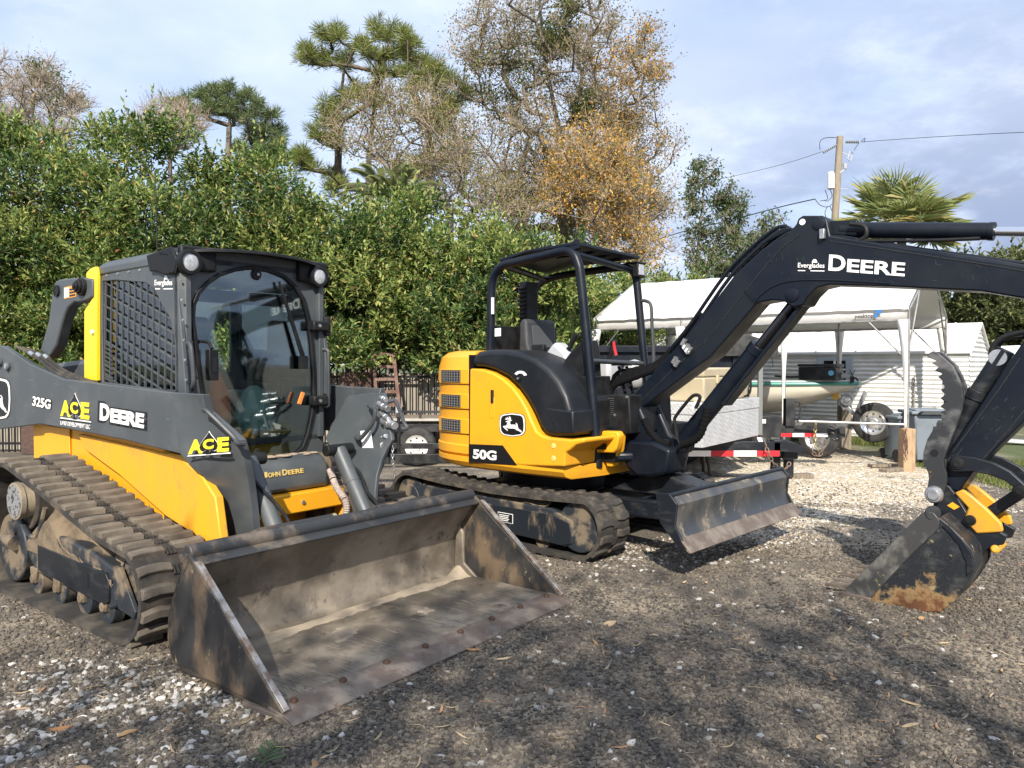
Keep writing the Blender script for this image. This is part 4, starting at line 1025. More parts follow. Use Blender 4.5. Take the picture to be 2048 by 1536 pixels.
for k in range(4):
    y = -.45 + .25 * k; b.beam((near[5].x + .1, y, zt - .015), (near[8].x - .05 - .03 * k, y, zt - .008), .05, .025)
b.prism([(near[8].x - .06, zt - .05), (near[8].x + .07, zt - .03), (near[8].x + .08, zt + .04), (near[8].x + .02, zt + .045), (near[8].x - .02, zt + .02)], -.615, -.60)
b.build('roof_rib', NAVY, rf, bevel=.004)
q = far[8]
b = MB(); b.box((q.x + .09, .38, q.z - .005), (.05, .13, .13)); b.box((q.x + .05, .38, q.z + .06), (.14, .16, .012)); lp = b.build('work_lamp', BLACKP, rf, bevel=.012)
b = MB(); b.box((q.x + .117, .38, q.z - .005), (.008, .09, .095)); b.build('lens', LAMP, lp, bevel=.012)
b = MB(); b.tube([X.y(1276, 602, .40), X.y(1292, 602, .40), X.y(1302, 612, .40), X.y(1304, 650, .40), X.y(1307, 715, .40), X.y(1304, 735, .40), X.y(1290, 745, .40)], .016, smooth=5)
b.build('grab_handle', GREY2, cano)
b = MB(); p, c = X.y(1184, 722, -.57), far[11]; b.tube([p, (c.x, .38, p.z - .02)], .02, n=10); b.build('guard_rail', GREY2, cano)
for pts, m_ in (((984, 594, 989, 628), WHITEP),):
    q0, q1 = X.y(985, 628, -.647), X.y(985, 595, -.647); b = MB(); b.span((q0.x - .014, -.648, q0.z), (q0.x + .014, -.640, q1.z)); b.build('sticker', WHITEP, cano)
q0 = far[1]; b = MB()
for k, dz in enumerate((0, .09, .16)): b.box((q0.x, .355, q0.z - .06 + dz), (.03, .006, .05))
b.build('sticker', WHITEP, cano)
# ---- swing post, nose, swing cylinder
b = MB()
near_pl = [(1237, 812), (1246, 799), (1260, 794), (1274, 802), (1284, 822), (1305, 872), (1325, 888), (1342, 897), (1340, 915), (1331, 950), (1296, 955), (1272, 950), (1262, 930), (1252, 905), (1258, 880), (1254, 850)]
pl = X.xz(near_pl, -.20)
b.prism(pl, -.21, -.15); b.prism(pl, .06, .12)
low = X.xz([(1240, 912), (1255, 880), (1305, 884), (1340, 900), (1338, 920), (1331, 948), (1300, 955), (1272, 953), (1255, 938)], -.28); b.prism(low, -.28, .03)
q = X.y(1225, 912, -.2); zl = q.z
b.loft([[(X.y(1182, 903, -.45).x, -.48, z), (X.y(1200, 903, -.45).x, -.36, z), (X.y(1262, 905, -.15).x, -.12, z), (X.y(1290, 880, -.2).x, -.21, z), (X.y(1248, 908, -.3).x, -.36, z)] for z in (zl - .02, zl + .06)])
swp = b.build('swing_post', NAVY, digger, bevel=.028, seg=3)
q = X.y(1258, 811, -.21); b = MB(); b.lathe([(.001, -.035), (.03, -.035), (.034, -.03), (.058, -.028), (.068, -.02), (.07, 0)], (q.x, -.21, q.z), 'y', 24); b.cyl((q.x, -.21, q.z), (q.x, .14, q.z), .06, n=20); b.build('boom_pin', BLACKP, swp)
b = MB(); nose = X.xz([(1128, 880), (1165, 877), (1186, 868), (1206, 862), (1234, 863), (1238, 872), (1233, 896), (1226, 906), (1190, 905), (1150, 893), (1140, 902), (1130, 906)], -.50)
b.prism(nose, -.50, -.42); b.prism(X.xz([(1205, 864), (1240, 866), (1236, 900), (1224, 934), (1213, 934), (1204, 905)], -.40), -.40, -.30)
ns = b.build('house_nose', YEL, digger, bevel=.012)
b = MB(); p, c = X.y(1128, 912, -.58), X.y(1192, 918, -.46); b.cyl(p, c, .028, n=14); swc = b.build('swing_cylinder', CHROME, digger)
b = MB(); b.cyl((c.x, c.y, c.z - .07), (c.x, c.y, c.z + .10), .055, n=18); b.build('swing_pin', BLACKP, swc, bevel=.006)
o_, X_, Y_ = quad_px(X, 1, -.502, (1188, 899), (1213, 899), (1188, 887)); poly_decal('data_plate', [(0, 0), (1, 0), (1, 1), (0, 1)], o_, X_, Y_, BLACKD, ns)
o_, X_, Y_ = quad_px(X, 1, -.502, (1199, 884), (1213, 883), (1199, 876)); poly_decal('sticker', [(0, 0), (1, 0), (1, 1), (0, 1)], o_, X_, Y_, WHITEP, ns)
# ---- boom
BY0, BY1 = -.165, .065
boom_px = [(1250, 814), (1256, 799), (1270, 786), (1300, 752), (1400, 640), (1466, 553), (1523, 499), (1575, 469), (1592, 448), (1596, 437), (1605, 431), (1644, 431), (1654, 439), (1660, 471), (1800, 493), (1984, 522), (2048, 531), (2110, 545), (2150, 575), (2150, 602), (2120, 614), (2045, 596), (1961, 582), (1782, 573), (1659, 569), (1634, 575), (1617, 592), (1606, 610), (1585, 615), (1567, 602), (1545, 600), (1515, 605), (1422, 712), (1284, 815), (1272, 826), (1258, 826)]
b = MB(); b.prism(X.xz(boom_px, BY0), BY0, BY1); boom = b.build('boom', NAVY, digger, bevel=.01)
# welded doubler with its curved line, pins, clamps
b = MB(); seam = [X.y(p, q, BY0) for p, q in ((1508, 606), (1522, 590), (1548, 572), (1585, 562), (1640, 560), (1700, 562), (1780, 567))]
b.tube([(p.x, BY0 - .002, p.z) for p in seam], .006, n=6, smooth=4)
p, c = X.y(1490, 580, BY0), X.y(1508, 600, BY0); b.beam((p.x, BY0 - .004, p.z), (c.x, BY0 - .004, c.z), .012, .012)
b.build('weld_seam', NAVY, boom)
b = MB()
for px, py, r_ in ((1638, 447, .045), (1584, 590, .05)):
    q = X.y(px, py, BY0); b.lathe([(.001, -.014), (r_ * .6, -.014), (r_, -.008), (r_ + .004, 0)], (q.x, BY0, q.z), 'y', 20)
b.build('boom_pin', NAVY, boom)
q = X.y(1605, 444, BY0); b = MB(); b.cyl((q.x, BY0 - .003, q.z), (q.x, BY0 + .002, q.z), .022, n=16); b.build('lifting_eye', WHITEP, boom)
o_, X_, Y_ = quad_px(X, 1, BY0, (1657, 541), (1811, 553), (1659, 509)); maker_word('maker_lettering', o_, X_, Y_, WHITEP, boom, bold=.028, lift=.003)
dealer_logo(X, 1, BY0, (1596, 543), (1649, 544), (1597, 519), boom)
# boom cylinder
p0, p1, p2 = X.y(1346, 893, BY0), X.y(1496, 690, BY0), X.y(1583, 596, BY0); yc = (BY0 + BY1) / 2
for q in (p0, p1, p2): q.y = yc
d = (p2 - p0).normalized(); p1 = p0 + d * (p1 - p0).length
b = MB(); b.cyl(p0, p1, .072, n=24); b.cyl(p1 - d * .05, p1 + d * .02, .078, n=24); b.cyl((p0.x, BY0 + .0, p0.z), (p0.x, BY1 - .0, p0.z), .07, n=20)
bc = b.build('boom_cylinder', NAVY, digger, bevel=.004)
b = MB(); b.cyl(p1, p2 - d * .02, .042, n=18); b.build('cylinder_rod', mat('black chrome rod', (.05, .05, .055), .12, .8), bc)
b = MB(); nn = Vector((d.z, 0, -d.x)); a_, c_ = p1 + d * .28, p1 - d * .50
b.beam(a_ + nn * .07 + d * .35, c_ + nn * .085, .15, .03, nn); b.build('rod_guard', NAVY, bc, bevel=.006)
b = MB()
pts = [X.y(p, q, BY0 - .05) for p, q in ((1355, 880), (1350, 845), (1352, 832), (1380, 797), (1392, 790), (1400, 795), (1392, 815))]
b.tube(pts, .014, smooth=5); b.build('cylinder_line', BLACKP, bc)
b = MB()
for k in range(4): q = X.y(1389 + 3 * k, 816 - 6 * k, BY0 - .02); b.box(q, (.03, .06, .014))
b.build('line_clamp', WHITEP, bc)
def braid(path, r, parent, name='hose', m=None):
    P_ = smooth_path(path, 10); b = MB(); rings = []
    for i, p in enumerate(P_):
        dd = (P_[min(i + 1, len(P_) - 1)] - P_[max(i - 1, 0)]).normalized(); a = Vector((0, 1, 0)); a = (a - dd * a.dot(dd)).normalized(); c = dd.cross(a); rr = r * (1 + .10 * math.sin(i * 2.1))
        rings.append([p + (a * math.cos(t) + c * math.sin(t)) * rr for t in np.linspace(0, 2 * math.pi, 10, endpoint=False)])
    b.loft(rings); return b.build(name, m or BLACKP, parent, sharp=80)
HOSE = mat('hose sleeve', (.005, .005, .006), .8, bump=.5, bscale=200, spec=.15)
braid([X.y(p, q, BY0 - .07) for p, q in ((1415, 815), (1410, 840), (1400, 868), (1385, 882), (1362, 890))], .032, digger, m=HOSE)
braid([X.y(p, q, BY0 - .03) for p, q in ((1288, 838), (1300, 862), (1318, 882), (1340, 890))], .030, digger, m=HOSE)
for k in range(5):
    off = -.12 + .055 * k
    braid([X.y(p, q, off) for p, q in ((1228, 830 - 3 * k), (1222, 790), (1232, 770 - 5 * k), (1270, 755 - 4 * k), (1315, 738 - 3 * k), (1360, 715 - 9 * k), (1402, 662 - 9 * k))], .024, digger, m=HOSE)
for k, (dx, dy) in enumerate(((0, 0), (-10, -8), (-19, -14))):
    pts = [X.y(p + dx, q + dy, BY0 + .02 + .06 * k) for p, q in ((1360, 715), (1402, 662), (1470, 565), (1526, 508), (1570, 474), (1592, 469), (1640, 474), (1720, 487), (1985, 527), (2060, 540))][: (6 if k else 10)]
    b = MB(); b.tube([(p.x, p.y, p.z + .01) for p in pts], .015, n=8, smooth=4); b.build('hydraulic_pipe', NAVY, boom)
b = MB(); pts = [X.y(p, q, BY0 + .08) for p, q in ((1523, 488), (1560, 468), (1580, 460), (1600, 462), (1700, 476), (1850, 500), (2050, 527))]; b.tube(pts, .014, n=8, smooth=4)
pts = [X.y(p, q, BY0 + .03) for p, q in ((1700, 492), (1850, 512), (1990, 530))]; b.tube(pts, .010, n=8, smooth=4); b.build('hydraulic_pipe', NAVY, boom)
b = MB()
for px, py in ((1370, 700), (1346, 726), (1375, 706), (1350, 732), (1364, 690)): q = X.y(px, py, BY0 - .02); b.cyl(q, q + Vector((.03, 0, .045)), .02, n=10)
b.build('hose_fitting', ZINC, boom)
for px, py, px2, py2 in ((1368, 692, 1378, 706), (1645, 458, 1645, 478)):
    p, c = X.y(px, py, BY0 - .02), X.y(px2, py2, BY0 - .02); b = MB(); b.beam(p, c, .035, .035); b.build('pipe_clamp', WHITEP if px < 1500 else ZINC, boom, bevel=.004)
braid([X.y(p, q, .08) for p, q in ((1466, 545), (1500, 512), (1535, 484), (1580, 462))], .045, boom, name='hose_sleeve', m=HOSE)
# arm cylinder on top of the boom
a0, a1 = X.y(1690, 458, BY0 + .07), X.y(1985, 461, BY0 + .07); a0.y = a1.y = yc; d = (a1 - a0).normalized()
b = MB(); b.cyl(a0 - d * .04, a1, .055, n=24); b.cyl(a1 - d * .03, a1 + d * .005, .058, n=24); q = X.y(1650, 452, BY0); b.prism([(q.x, q.z - .05), (q.x, q.z + .045), (a0.x + .08, a0.z + .05), (a0.x + .08, a0.z - .055)], yc - .05, yc + .05)
ac = b.build('arm_cylinder', NAVY, digger, bevel=.004)
b = MB(); b.cyl(a1, a1 + d * .8, .03, n=18); b.build('cylinder_rod', CHROME, ac)
b = MB(); pts = [X.y(p, q, BY0 + .02) for p, q in ((1700, 448), (1728, 452), (1733, 470), (1722, 480))]; b.tube(pts, .016, smooth=4); pts = [X.y(p, q, BY0 + .02) for p, q in ((1690, 481), (1760, 482), (1860, 481), (1960, 477))]; b.tube(pts, .012, smooth=4); b.build('cylinder_line', BLACKP, ac)
# ---- dipper arm, thumb, links, coupler, bucket
arm_px2 = [(1889, 960), (1890, 933), (1893, 909), (1914, 878), (2043, 687), (2090, 610), (2128, 500), (2190, 490), (2230, 560), (2180, 680), (2048, 843), (1992, 898), (1945, 945), (1918, 985), (1900, 978)]
b = MB(); b.prism(X.xz(arm_px2, -.18), -.18, .06); dip = b.build('dipper_arm', NAVY, digger, bevel=.012)
t0, t1, t2 = X.y(2000, 705, -.22), X.y(1938, 800, -.22), X.y(1905, 885, -.22)
for q in (t0, t1, t2): q.y = -.10
d = (t2 - t0).normalized()
b = MB(); b.cyl(t0 - d * .02, t1, .052, n=20); b.cyl(t1 - d * .06, t1, .057, n=20); b.cyl(t1, t2 + d * .25, .050, n=18); tc = b.build('thumb_cylinder', NAVYW, dip, bevel=.003)
b = MB(); b.tube([X.y(p, q, -.12) for p, q in ((1984, 722), (1983, 700), (1995, 682), (2020, 670), (2060, 662))], .016, smooth=5); b.tube([X.y(p, q, -.05) for p, q in ((1996, 712), (1998, 690), (2020, 676), (2060, 672))], .014, smooth=5); b.build('hose', BLACKP, tc)
b = MB(); q = X.y(1984, 728, -.12); b.cyl(q, q + Vector((0, 0, .06)), .022, n=10); q = X.y(1995, 715, -.15); b.cyl(q, q + Vector((0, .2, 0)), .05, n=18); b.build('hose_fitting', ZINC, tc)
th_px = [(1857.7, 956.8), (1856.0, 944.7), (1845.6, 925.6), (1846.6, 904.8), (1854.3, 878.8), (1864.7, 861.5), (1865.7, 853.5), (1873.0, 852.2), (1872.3, 847.7), (1875.4, 840.4), (1883.4, 841.8), (1880.9, 830.3), (1889.6, 827.2), (1882.0, 825.8), (1882.0, 823.7), (1891.0, 819.6), (1881.3, 814.0), (1881.3, 811.3), (1891.7, 804.3), (1882.0, 798.1), (1881.6, 795.3), (1891.3, 789.1), (1882.7, 782.5), (1882.3, 779.7), (1890.6, 773.9), (1883.7, 766.9), (1884.7, 761.0), (1875.7, 754.1), (1884.7, 747.5), (1869.2, 740.9), (1877.8, 733.7), (1862.6, 726.4), (1873.0, 721.9), (1854.3, 713.9), (1857.0, 707.3), (1864.7, 702.8), (1875.0, 705.6), (1887.2, 716.0), (1904.5, 731.6), (1916.6, 755.8), (1923.6, 773.2), (1927.0, 797.4), (1923.6, 818.2), (1914.9, 842.5), (1904.5, 870.2), (1894.1, 897.9), (1887.2, 920.4), (1887.2, 932.6), (1892.4, 946.4), (1893.1, 963.7), (1887.2, 988.0), (1878.5, 1003.6), (1862.9, 1007.0), (1850.8, 998.4), (1849.1, 986.3), (1854.3, 975.9)]
THM = mat('scuffed thumb', (.035, .037, .040), .42, .2, col2=(.13, .13, .13), scale=6, lo=.46, hi=.68, col3=(.45, .24, .03), scale3=5, lo3=.66, hi3=.74, stretch=(1, 1, 1.4), rvar=.2)
tp = X.xz(th_px, -.24)
b = MB(); b.prism(tp, -.24, -.205); b.prism(tp, -.125, -.09); q = X.y(1905, 800, -.2); b.beam((q.x, -.2, q.z), (q.x, -.1, q.z), .1, .06); q = X.y(1875, 930, -.2); b.beam((q.x, -.2, q.z), (q.x, -.1, q.z), .1, .08)
thb = b.build('thumb', THM, digger, bevel=.005)
q = X.y(1868, 989, -.24); b = MB(); b.lathe([(.001, -.03), (.03, -.03), (.036, -.022), (.046, -.02), (.052, -.012), (.056, 0)], (q.x, -.24, q.z), 'y', 20); b.cyl((q.x, -.24, q.z), (q.x, .14, q.z), .05, n=18); b.build('thumb_pin', ZINC, thb)
q = X.y(1869, 906, -.24); b = MB(); b.cyl((q.x, -.2425, q.z), (q.x, -.2395, q.z), .024, n=16); b.build('thumb_hole', BLACKD, thb)
lk_px = [(1898, 935), (1898, 922), (1906, 913), (1920, 911), (1950, 915), (1985, 925), (2020, 943), (2048, 968), (2075, 990), (2060, 1003), (2036, 982), (2010, 962), (1975, 949), (1945, 943), (1918, 944), (1906, 944)]
b = MB(); lp_ = X.xz(lk_px, -.23); b.prism(lp_, -.23, -.19); b.prism(lp_, .07, .11); lko = b.build('bucket_link', NAVYW, digger, bevel=.006)
b = MB()
for px, py in ((1914, 927), (2040, 982)):
    q = X.y(px, py, -.23); b.lathe([(.001, -.018), (.02, -.018), (.022, -.012), (.034, -.010), (.040, 0)], (q.x, -.23, q.z), 'y', 20); b.cyl((q.x, -.22, q.z), (q.x, .11, q.z), .035, n=16)
b.build('link_pin', BLACKP, lko)
b = MB(); p, c = X.y(2042, 985, -.06), X.y(1955, 1042, -.06); b.beam(p, c, .10, .07); p2_ = X.y(2200, 880, -.06); b.cyl(p, p2_, .05, n=16); b.build('tilt_link', NAVYW, digger, bevel=.01)
cp = X.xz([(1888, 966), (1900, 974), (1912, 990), (1935, 1028), (2014, 1072), (2006, 1090), (1985, 1092), (1972, 1100), (1954, 1134), (1945, 1112), (1928, 1080), (1905, 1056), (1868, 1024), (1866, 1006), (1880, 1000)], -.20)
b = MB(); b.prism(cp, -.20, -.16); b.prism(cp, .06, .10); b.prism(X.xz([(1905, 1020), (1960, 1060), (1950, 1090), (1900, 1050)], -.16), -.16, .06); cpo = b.build('quick_coupler', NAVYW, digger, bevel=.006)
yp = X.xz([(1908, 986), (1925, 979), (1945, 993), (1972, 1016), (2002, 1046), (2006, 1064), (1953, 1068), (1927, 1040), (1936, 1016)], -.215)
b = MB(); b.prism(yp, -.215, -.175); b.prism(yp, .07, .11); b.prism(X.xz([(1988, 1080), (1997, 1108), (1980, 1098)], -.19), -.19, .09); b.cyl(X.y(1990, 1098, -.22), X.y(1990, 1098, .1), .025, n=12); ypo = b.build('coupler_wedge', mat('scuffed coupler yellow', (.66, .32, .02), .45, col2=(.5, .27, .04), scale=9, col3=(.06, .05, .04), scale3=14, lo3=.62, hi3=.68), cpo, bevel=.01)
q = X.y(1940, 1041, -.22); b = MB(); b.lathe([(.001, -.03), (.016, -.03), (.018, -.02), (.03, -.02), (.034, 0)], (q.x, -.215, q.z), 'y', 18); b.build('coupler_pin', BLACKP, ypo)
q = X.y(1905, 1012, -.20); b = MB(); b.prism([(q.x - .03, q.z), (q.x, q.z + .025), (q.x + .04, q.z), (q.x + .01, q.z - .022)], -.203, -.199); b.build('coupler_sight', YEL, cpo)
# bucket: shell lofted between a broad lip and a narrower back
bs = X.xz([(1692, 1178), (1687, 1197), (1742, 1209), (1800, 1216), (1852, 1222), (1882, 1221), (1908, 1202), (1930, 1172), (1947, 1142), (1949, 1118), (1944, 1098), (1925, 1076), (1902, 1054), (1880, 1034)], -.42)
ins = X.xz([(1750, 1120), (1800, 1150), (1850, 1150), (1880, 1120)], -.42)
def fary(i, n): return .26 if i < 3 else .26 - .30 * min(1, (i - 2) / 5)
b = MB(); n_ = len(bs)
cen = Vector((sum(p[0] for p in bs) / n_, sum(p[1] for p in bs) / n_))
inn = [tuple(Vector(p) + (cen - Vector(p)).normalized() * .02) for p in bs]
rings = []
for f in np.linspace(0, 1, 8):
    ring = [(p[0], -.42 + (fary(i, n_) + .42) * f, p[1]) for i, p in enumerate(bs)] + [(p[0], -.42 + (fary(i, n_) + .42) * f, p[1]) for i, p in list(enumerate(inn))[::-1]]
    rings.append(ring)
b.loft(rings); bkt = b.build('bucket', RUSTY, digger, sharp=35)
sidep = X.xz([(1840, 1030), (1850, 1022), (1866, 1024), (1884, 1038), (1904, 1054), (1927, 1077), (1946, 1100), (1951, 1120), (1949, 1142), (1931, 1173), (1909, 1203), (1882, 1223), (1852, 1224), (1742, 1210), (1686, 1198), (1692, 1177), (1750, 1120), (1806, 1064)], -.425)
RUSTS = mat('bucket side with rusted heel', (.014, .016, .020), .45, col2=(.060, .060, .058), scale=7, lo=.5, hi=.75, col3=(.26, .22, .13), scale3=13, lo3=.62, hi3=.68, stretch=(1, 1, 1.5), bump=.12, rvar=.2)
Nr, Lr = RUSTS.node_tree.nodes, RUSTS.node_tree.links; pr_ = Nr['Principled BSDF']; src_ = pr_.inputs['Base Color'].links[0].from_socket
tcr = Nr.new('ShaderNodeTexCoord'); sxr = Nr.new('ShaderNodeSeparateXYZ'); Lr.new(tcr.outputs['Object'], sxr.inputs[0]); nr = Nr.new('ShaderNodeTexNoise'); nr.inputs['Scale'].default_value = 13; nr.inputs['Detail'].default_value = 12; nr.inputs['Roughness'].default_value = .68; Lr.new(tcr.outputs['Object'], nr.inputs['Vector'])
def rm(op, a, c):
    n_ = Nr.new('ShaderNodeMath'); n_.operation = op
    for i_, v_ in enumerate((a, c)):
        if hasattr(v_, 'links'): Lr.new(v_, n_.inputs[i_])
        else: n_.inputs[i_].default_value = v_
    return n_.outputs[0]
hx_ = rm('MULTIPLY', rm('ABSOLUTE', rm('SUBTRACT', sxr.outputs['X'], 3.30), 0), .42)
fz = rm('SUBTRACT', rm('ADD', rm('MULTIPLY', nr.outputs['Fac'], .55), -.125), rm('ADD', sxr.outputs['Z'], hx_))
for lo_, hi_, c_ in ((-.05, .03, (.30, .20, .09)), (.0, .10, (.115, .048, .022))):
    mr_ = Nr.new('ShaderNodeMapRange'); mr_.inputs['From Min'].default_value = lo_; mr_.inputs['From Max'].default_value = hi_; Lr.new(fz, mr_.inputs['Value']); mx_ = Nr.new('ShaderNodeMix'); mx_.data_type = 'RGBA'; Lr.new(mr_.outputs[0], mx_.inputs['Factor']); Lr.new(src_, mx_.inputs['A']); mx_.inputs['B'].default_value = (*c_, 1); src_ = mx_.outputs['Result']
Lr.new(src_, pr_.inputs['Base Color'])
b = MB(); b.prism(sidep, -.437, -.417); b.loft([[(p[0], y, p[1]) for p in sidep] for y in (.0, .02)]); sp2 = b.build('side_plate', RUSTS, bkt, bevel=.005)
b = MB(); wp = X.xz([(1840, 1031), (1851, 1022), (1868, 1025), (1880, 1040), (1878, 1056), (1820, 1112), (1762, 1174), (1735, 1206), (1686, 1198), (1692, 1177), (1750, 1120), (1806, 1064)], -.437); b.prism(wp, -.447, -.437); b.build('side_cutter', mat('side cutter steel', (.055, .055, .055), .45, .2, col2=(.16, .155, .14), scale=6, lo=.45, hi=.62, col3=(.48, .40, .18), scale3=8, lo3=.62, hi3=.70), sp2, bevel=.004)
b = MB(); rp = X.xz([(1884, 1052), (1898, 1050), (1925, 1078), (1945, 1108), (1948, 1140), (1934, 1152), (1932, 1122), (1918, 1090), (1900, 1068)], -.437); b.prism(rp, -.446, -.437); b.build('wear_strip', NAVYW, sp2, bevel=.004)
b = MB(); b.cyl(X.y(1866, 1026, -.44), X.y(1866, 1026, .04), .045, n=18); b.build('bucket_pin_tube', NAVYW, bkt, bevel=.004)
b = MB()
lx, lz = bs[1][0], bs[0][1]
for k in range(5):
    y = -.40 + .155 * k; p = X.y(1700, 1188, -.42)
    b.loft([[(p.x + .05, y - .026, .080), (p.x + .05, y + .026, .080), (p.x + .05, y + .026, .036), (p.x + .05, y - .026, .036)], [(p.x - .06, y - .020, .062), (p.x - .06, y + .020, .062), (p.x - .06, y + .020, .034), (p.x - .06, y - .020, .034)], [(p.x - .17, y - .014, .044), (p.x - .17, y + .014, .044), (p.x - .17, y + .014, .032), (p.x - .17, y - .014, .032)]])
b.build('bucket_tooth', EDGE, bkt, bevel=.004)
b = MB(); q0, q1 = X.y(1690, 1190, -.42), X.y(1745, 1206, -.42); b.beam((q0.x - .02, -.435, q0.z - .0), (q1.x, -.435, q1.z + .01), .05, .06); b.build('corner_tooth', EDGE, bkt, bevel=.006)

# ---- small wear and fixings that break up the clean faces
WELD = mat('weld bead', (.012, .014, .018), .5, bump=.8, bscale=300)
SCR = mat('bare scratch', (.085, .085, .085), .45, .4)
def bead(pts, v, parent, off, r=.006):
    P_ = smooth_path([X.y(p, q, v) for p, q in pts], 4); b = MB(); b.tube([(p.x, v + off, p.z) for p in P_], r, n=6); return b.build('weld_bead', WELD, parent)
bead(((1284, 800), (1350, 735), (1422, 668), (1500, 570), (1560, 500), (1600, 470)), BY0, boom, -.001, .005)
bead(((1660, 482), (1800, 503), (1984, 531), (2090, 550)), BY0, boom, -.001, .004)
bead(((1905, 905), (1990, 790), (2040, 716)), -.18, dip, -.001, .005); bead(((1960, 925), (2010, 868), (2048, 822)), -.18, dip, -.001, .005)
rs = np.random.default_rng(91)
def scratches(n, box, v, parent, off, slope=0, lmin=4, lmax=16):
    b = MB()
    for k in range(n):
        px, py = rs.uniform(box[0], box[2]), rs.uniform(box[1], box[3]); L_ = lmin + (lmax - lmin) * rs.random() ** 2.5; a = slope + rs.normal(0, .7)
        p, q = X.y(px, py, v), X.y(px + L_ * math.cos(a), py + L_ * math.sin(a), v); p.y = q.y = v + off; b.beam(p, q, .0006, .0007 + .0013 * rs.random(), (0, 0, 1))
    return b.build('scratch_pattern', SCR, parent)
scratches(16, (1700, 515, 1980, 565), BY0, boom, -.0006, 1.0); scratches(12, (1530, 500, 1640, 560), BY0, boom, -.0006, .8); scratches(10, (1360, 600, 1460, 690), BY0, boom, -.0006, -.8)
scratches(26, (1930, 800, 2046, 900), -.18, dip, -.0006, -.9); scratches(40, (1865, 740, 1915, 960), -.24, thb, -.0006, -1.2, 5, 22)
scratches(46, (1760, 1090, 1850, 1160), -.447, bkt, -.0006, -.8, 8, 34); scratches(80, (1830, 1090, 1925, 1170), -.437, bkt, -.0006, -.6, 5, 26)
SCG = mat('pale grey scratch', (.17, .18, .18), .5)
def scratches_s(n, box, v, parent, off, slope=0, lmin=3, lmax=14):
    b = MB()
    for k in range(n):
        px, py = rs.uniform(box[0], box[2]), rs.uniform(box[1], box[3]); L_ = lmin + (lmax - lmin) * rs.random() ** 2.5; a = slope + rs.normal(0, .7)
        p, q = S.y(px, py, v), S.y(px + L_ * math.cos(a), py + L_ * math.sin(a), v); p.y = q.y = v + off; b.beam(p, q, .0006, .0010 + .002 * rs.random(), (0, 0, 1))
    return b.build('scratch_pattern', SCG, parent)
scratches_s(40, (10, 745, 345, 850), YA0, arms[0], -.0006, .6)
b = MB()
for k in range(7):
    q = S.y(214 + 22 * k, 551 - 4.2 * k + .6 * k, -HW); b.cyl((q.x, -HW, q.z), (q.x, -HW - .006, q.z), .008, n=8)
for k in range(6): q = S.y(362 + 2.2 * k, 560 + 40 * k, -HW); b.cyl((q.x, -HW, q.z), (q.x, -HW - .006, q.z), .008, n=8)
b.build('rivet', ZINC, cabo)
# streaks of dust washed down the flank and the hood edges
b = MB()
for k in range(60):
    x = rs.uniform(-.6, .95); zt_s = .80 - .26 * (x + .5); L_ = rs.uniform(.01, .05); b.beam((x, -.6308, zt_s), (x + rs.uniform(-.01, .01), -.6308, zt_s + L_), .0006, rs.uniform(.003, .012), (1, 0, 0))
b.build('mud_splash', MUD, chassis)

# ================================================================== ground
def vnoise(x, y, s, seed):
    """Smooth value noise on arrays."""
    r = np.random.default_rng(seed); T = r.random((64, 64))
    u, v = x / s, y / s; i, j = np.floor(u).astype(int), np.floor(v).astype(int); fu, fv = u - i, v - j
    fu, fv = fu * fu * (3 - 2 * fu), fv * fv * (3 - 2 * fv)
    g = lambda a, b: T[a % 64, b % 64]
    return (g(i, j) * (1 - fu) + g(i + 1, j) * fu) * (1 - fv) + (g(i, j + 1) * (1 - fu) + g(i + 1, j + 1) * fu) * fv
def ground_h(x, y):
    near = np.clip(1.6 - np.hypot(x, y - 4) / 9, 0, 1)
    dg_ = vnoise((x + .9 * y) * 1.0, (y - .9 * x) * .22, .34, 8) - .5
    return near * (.017 * dg_ + .022 * (vnoise(x, y, .9, 1) - .5) + .012 * (vnoise(x, y, .28, 2) - .5) + .006 * (vnoise(x, y, .09, 3) - .5)) - .006
def pale_mask(x, y):
    """1 where pale crushed stone covers the yard."""
    m = np.zeros_like(x)
    def bl(cx, cy, rx, ry, a=1.0, rot=0.0):
        c, s_ = math.cos(rot), math.sin(rot); dx, dy = x - cx, y - cy
        return a * np.exp(-(((dx * c + dy * s_) / rx) ** 2 + ((-dx * s_ + dy * c) / ry) ** 2))
    m = np.maximum(m, bl(4.0, 9.6, 1.9, 1.5, 1.3)); m = np.maximum(m, bl(4.6, 11.6, 2.4, 1.6, 1.3)); m = np.maximum(m, bl(2.2, 9.4, 1.5, 1.3, 1.0)); m = np.maximum(m, bl(3.1, 7.9, 1.1, .55, .9, .7))
    m = np.maximum(m, bl(1.2, 6.0, .8, .35, .62, .2)); m = np.maximum(m, bl(1.9, 6.8, .9, .5, .75, .6)); m = np.maximum(m, bl(-1.9, 3.55, .9, .33, .62)); m = np.maximum(m, bl(-1.5, 2.7, .9, .5, .5)); m = np.maximum(m, bl(-2.2, 2.6, .8, .6, .7))
    m = np.maximum(m, bl(0, 8.5, 2.5, 1.0, .7))
    return np.clip(m + .5 * (vnoise(x, y, .7, 9) - .5) * (m > .04) + .25 * (vnoise(x, y, .22, 10) - .5) * (m > .04), 0, 1)
def axis(lo, hi, step, far):
    a = list(np.arange(lo, hi + 1e-6, step)); s_ = step
    while a[-1] < far: s_ *= 1.25; a.append(a[-1] + s_)
    s_ = step; b = [a[0]]
    while b[-1] > -far: s_ *= 1.25; b.append(b[-1] - s_)
    return np.array(b[:0:-1] + a)
gx, gy = axis(-4.5, 5.5, .035, 900), axis(1.2, 9.0, .035, 900)
GX, GY = np.meshgrid(gx, gy, indexing='ij'); nx_, ny_ = GX.shape
co = np.stack([GX, GY, ground_h(GX, GY)], -1).reshape(-1, 3)
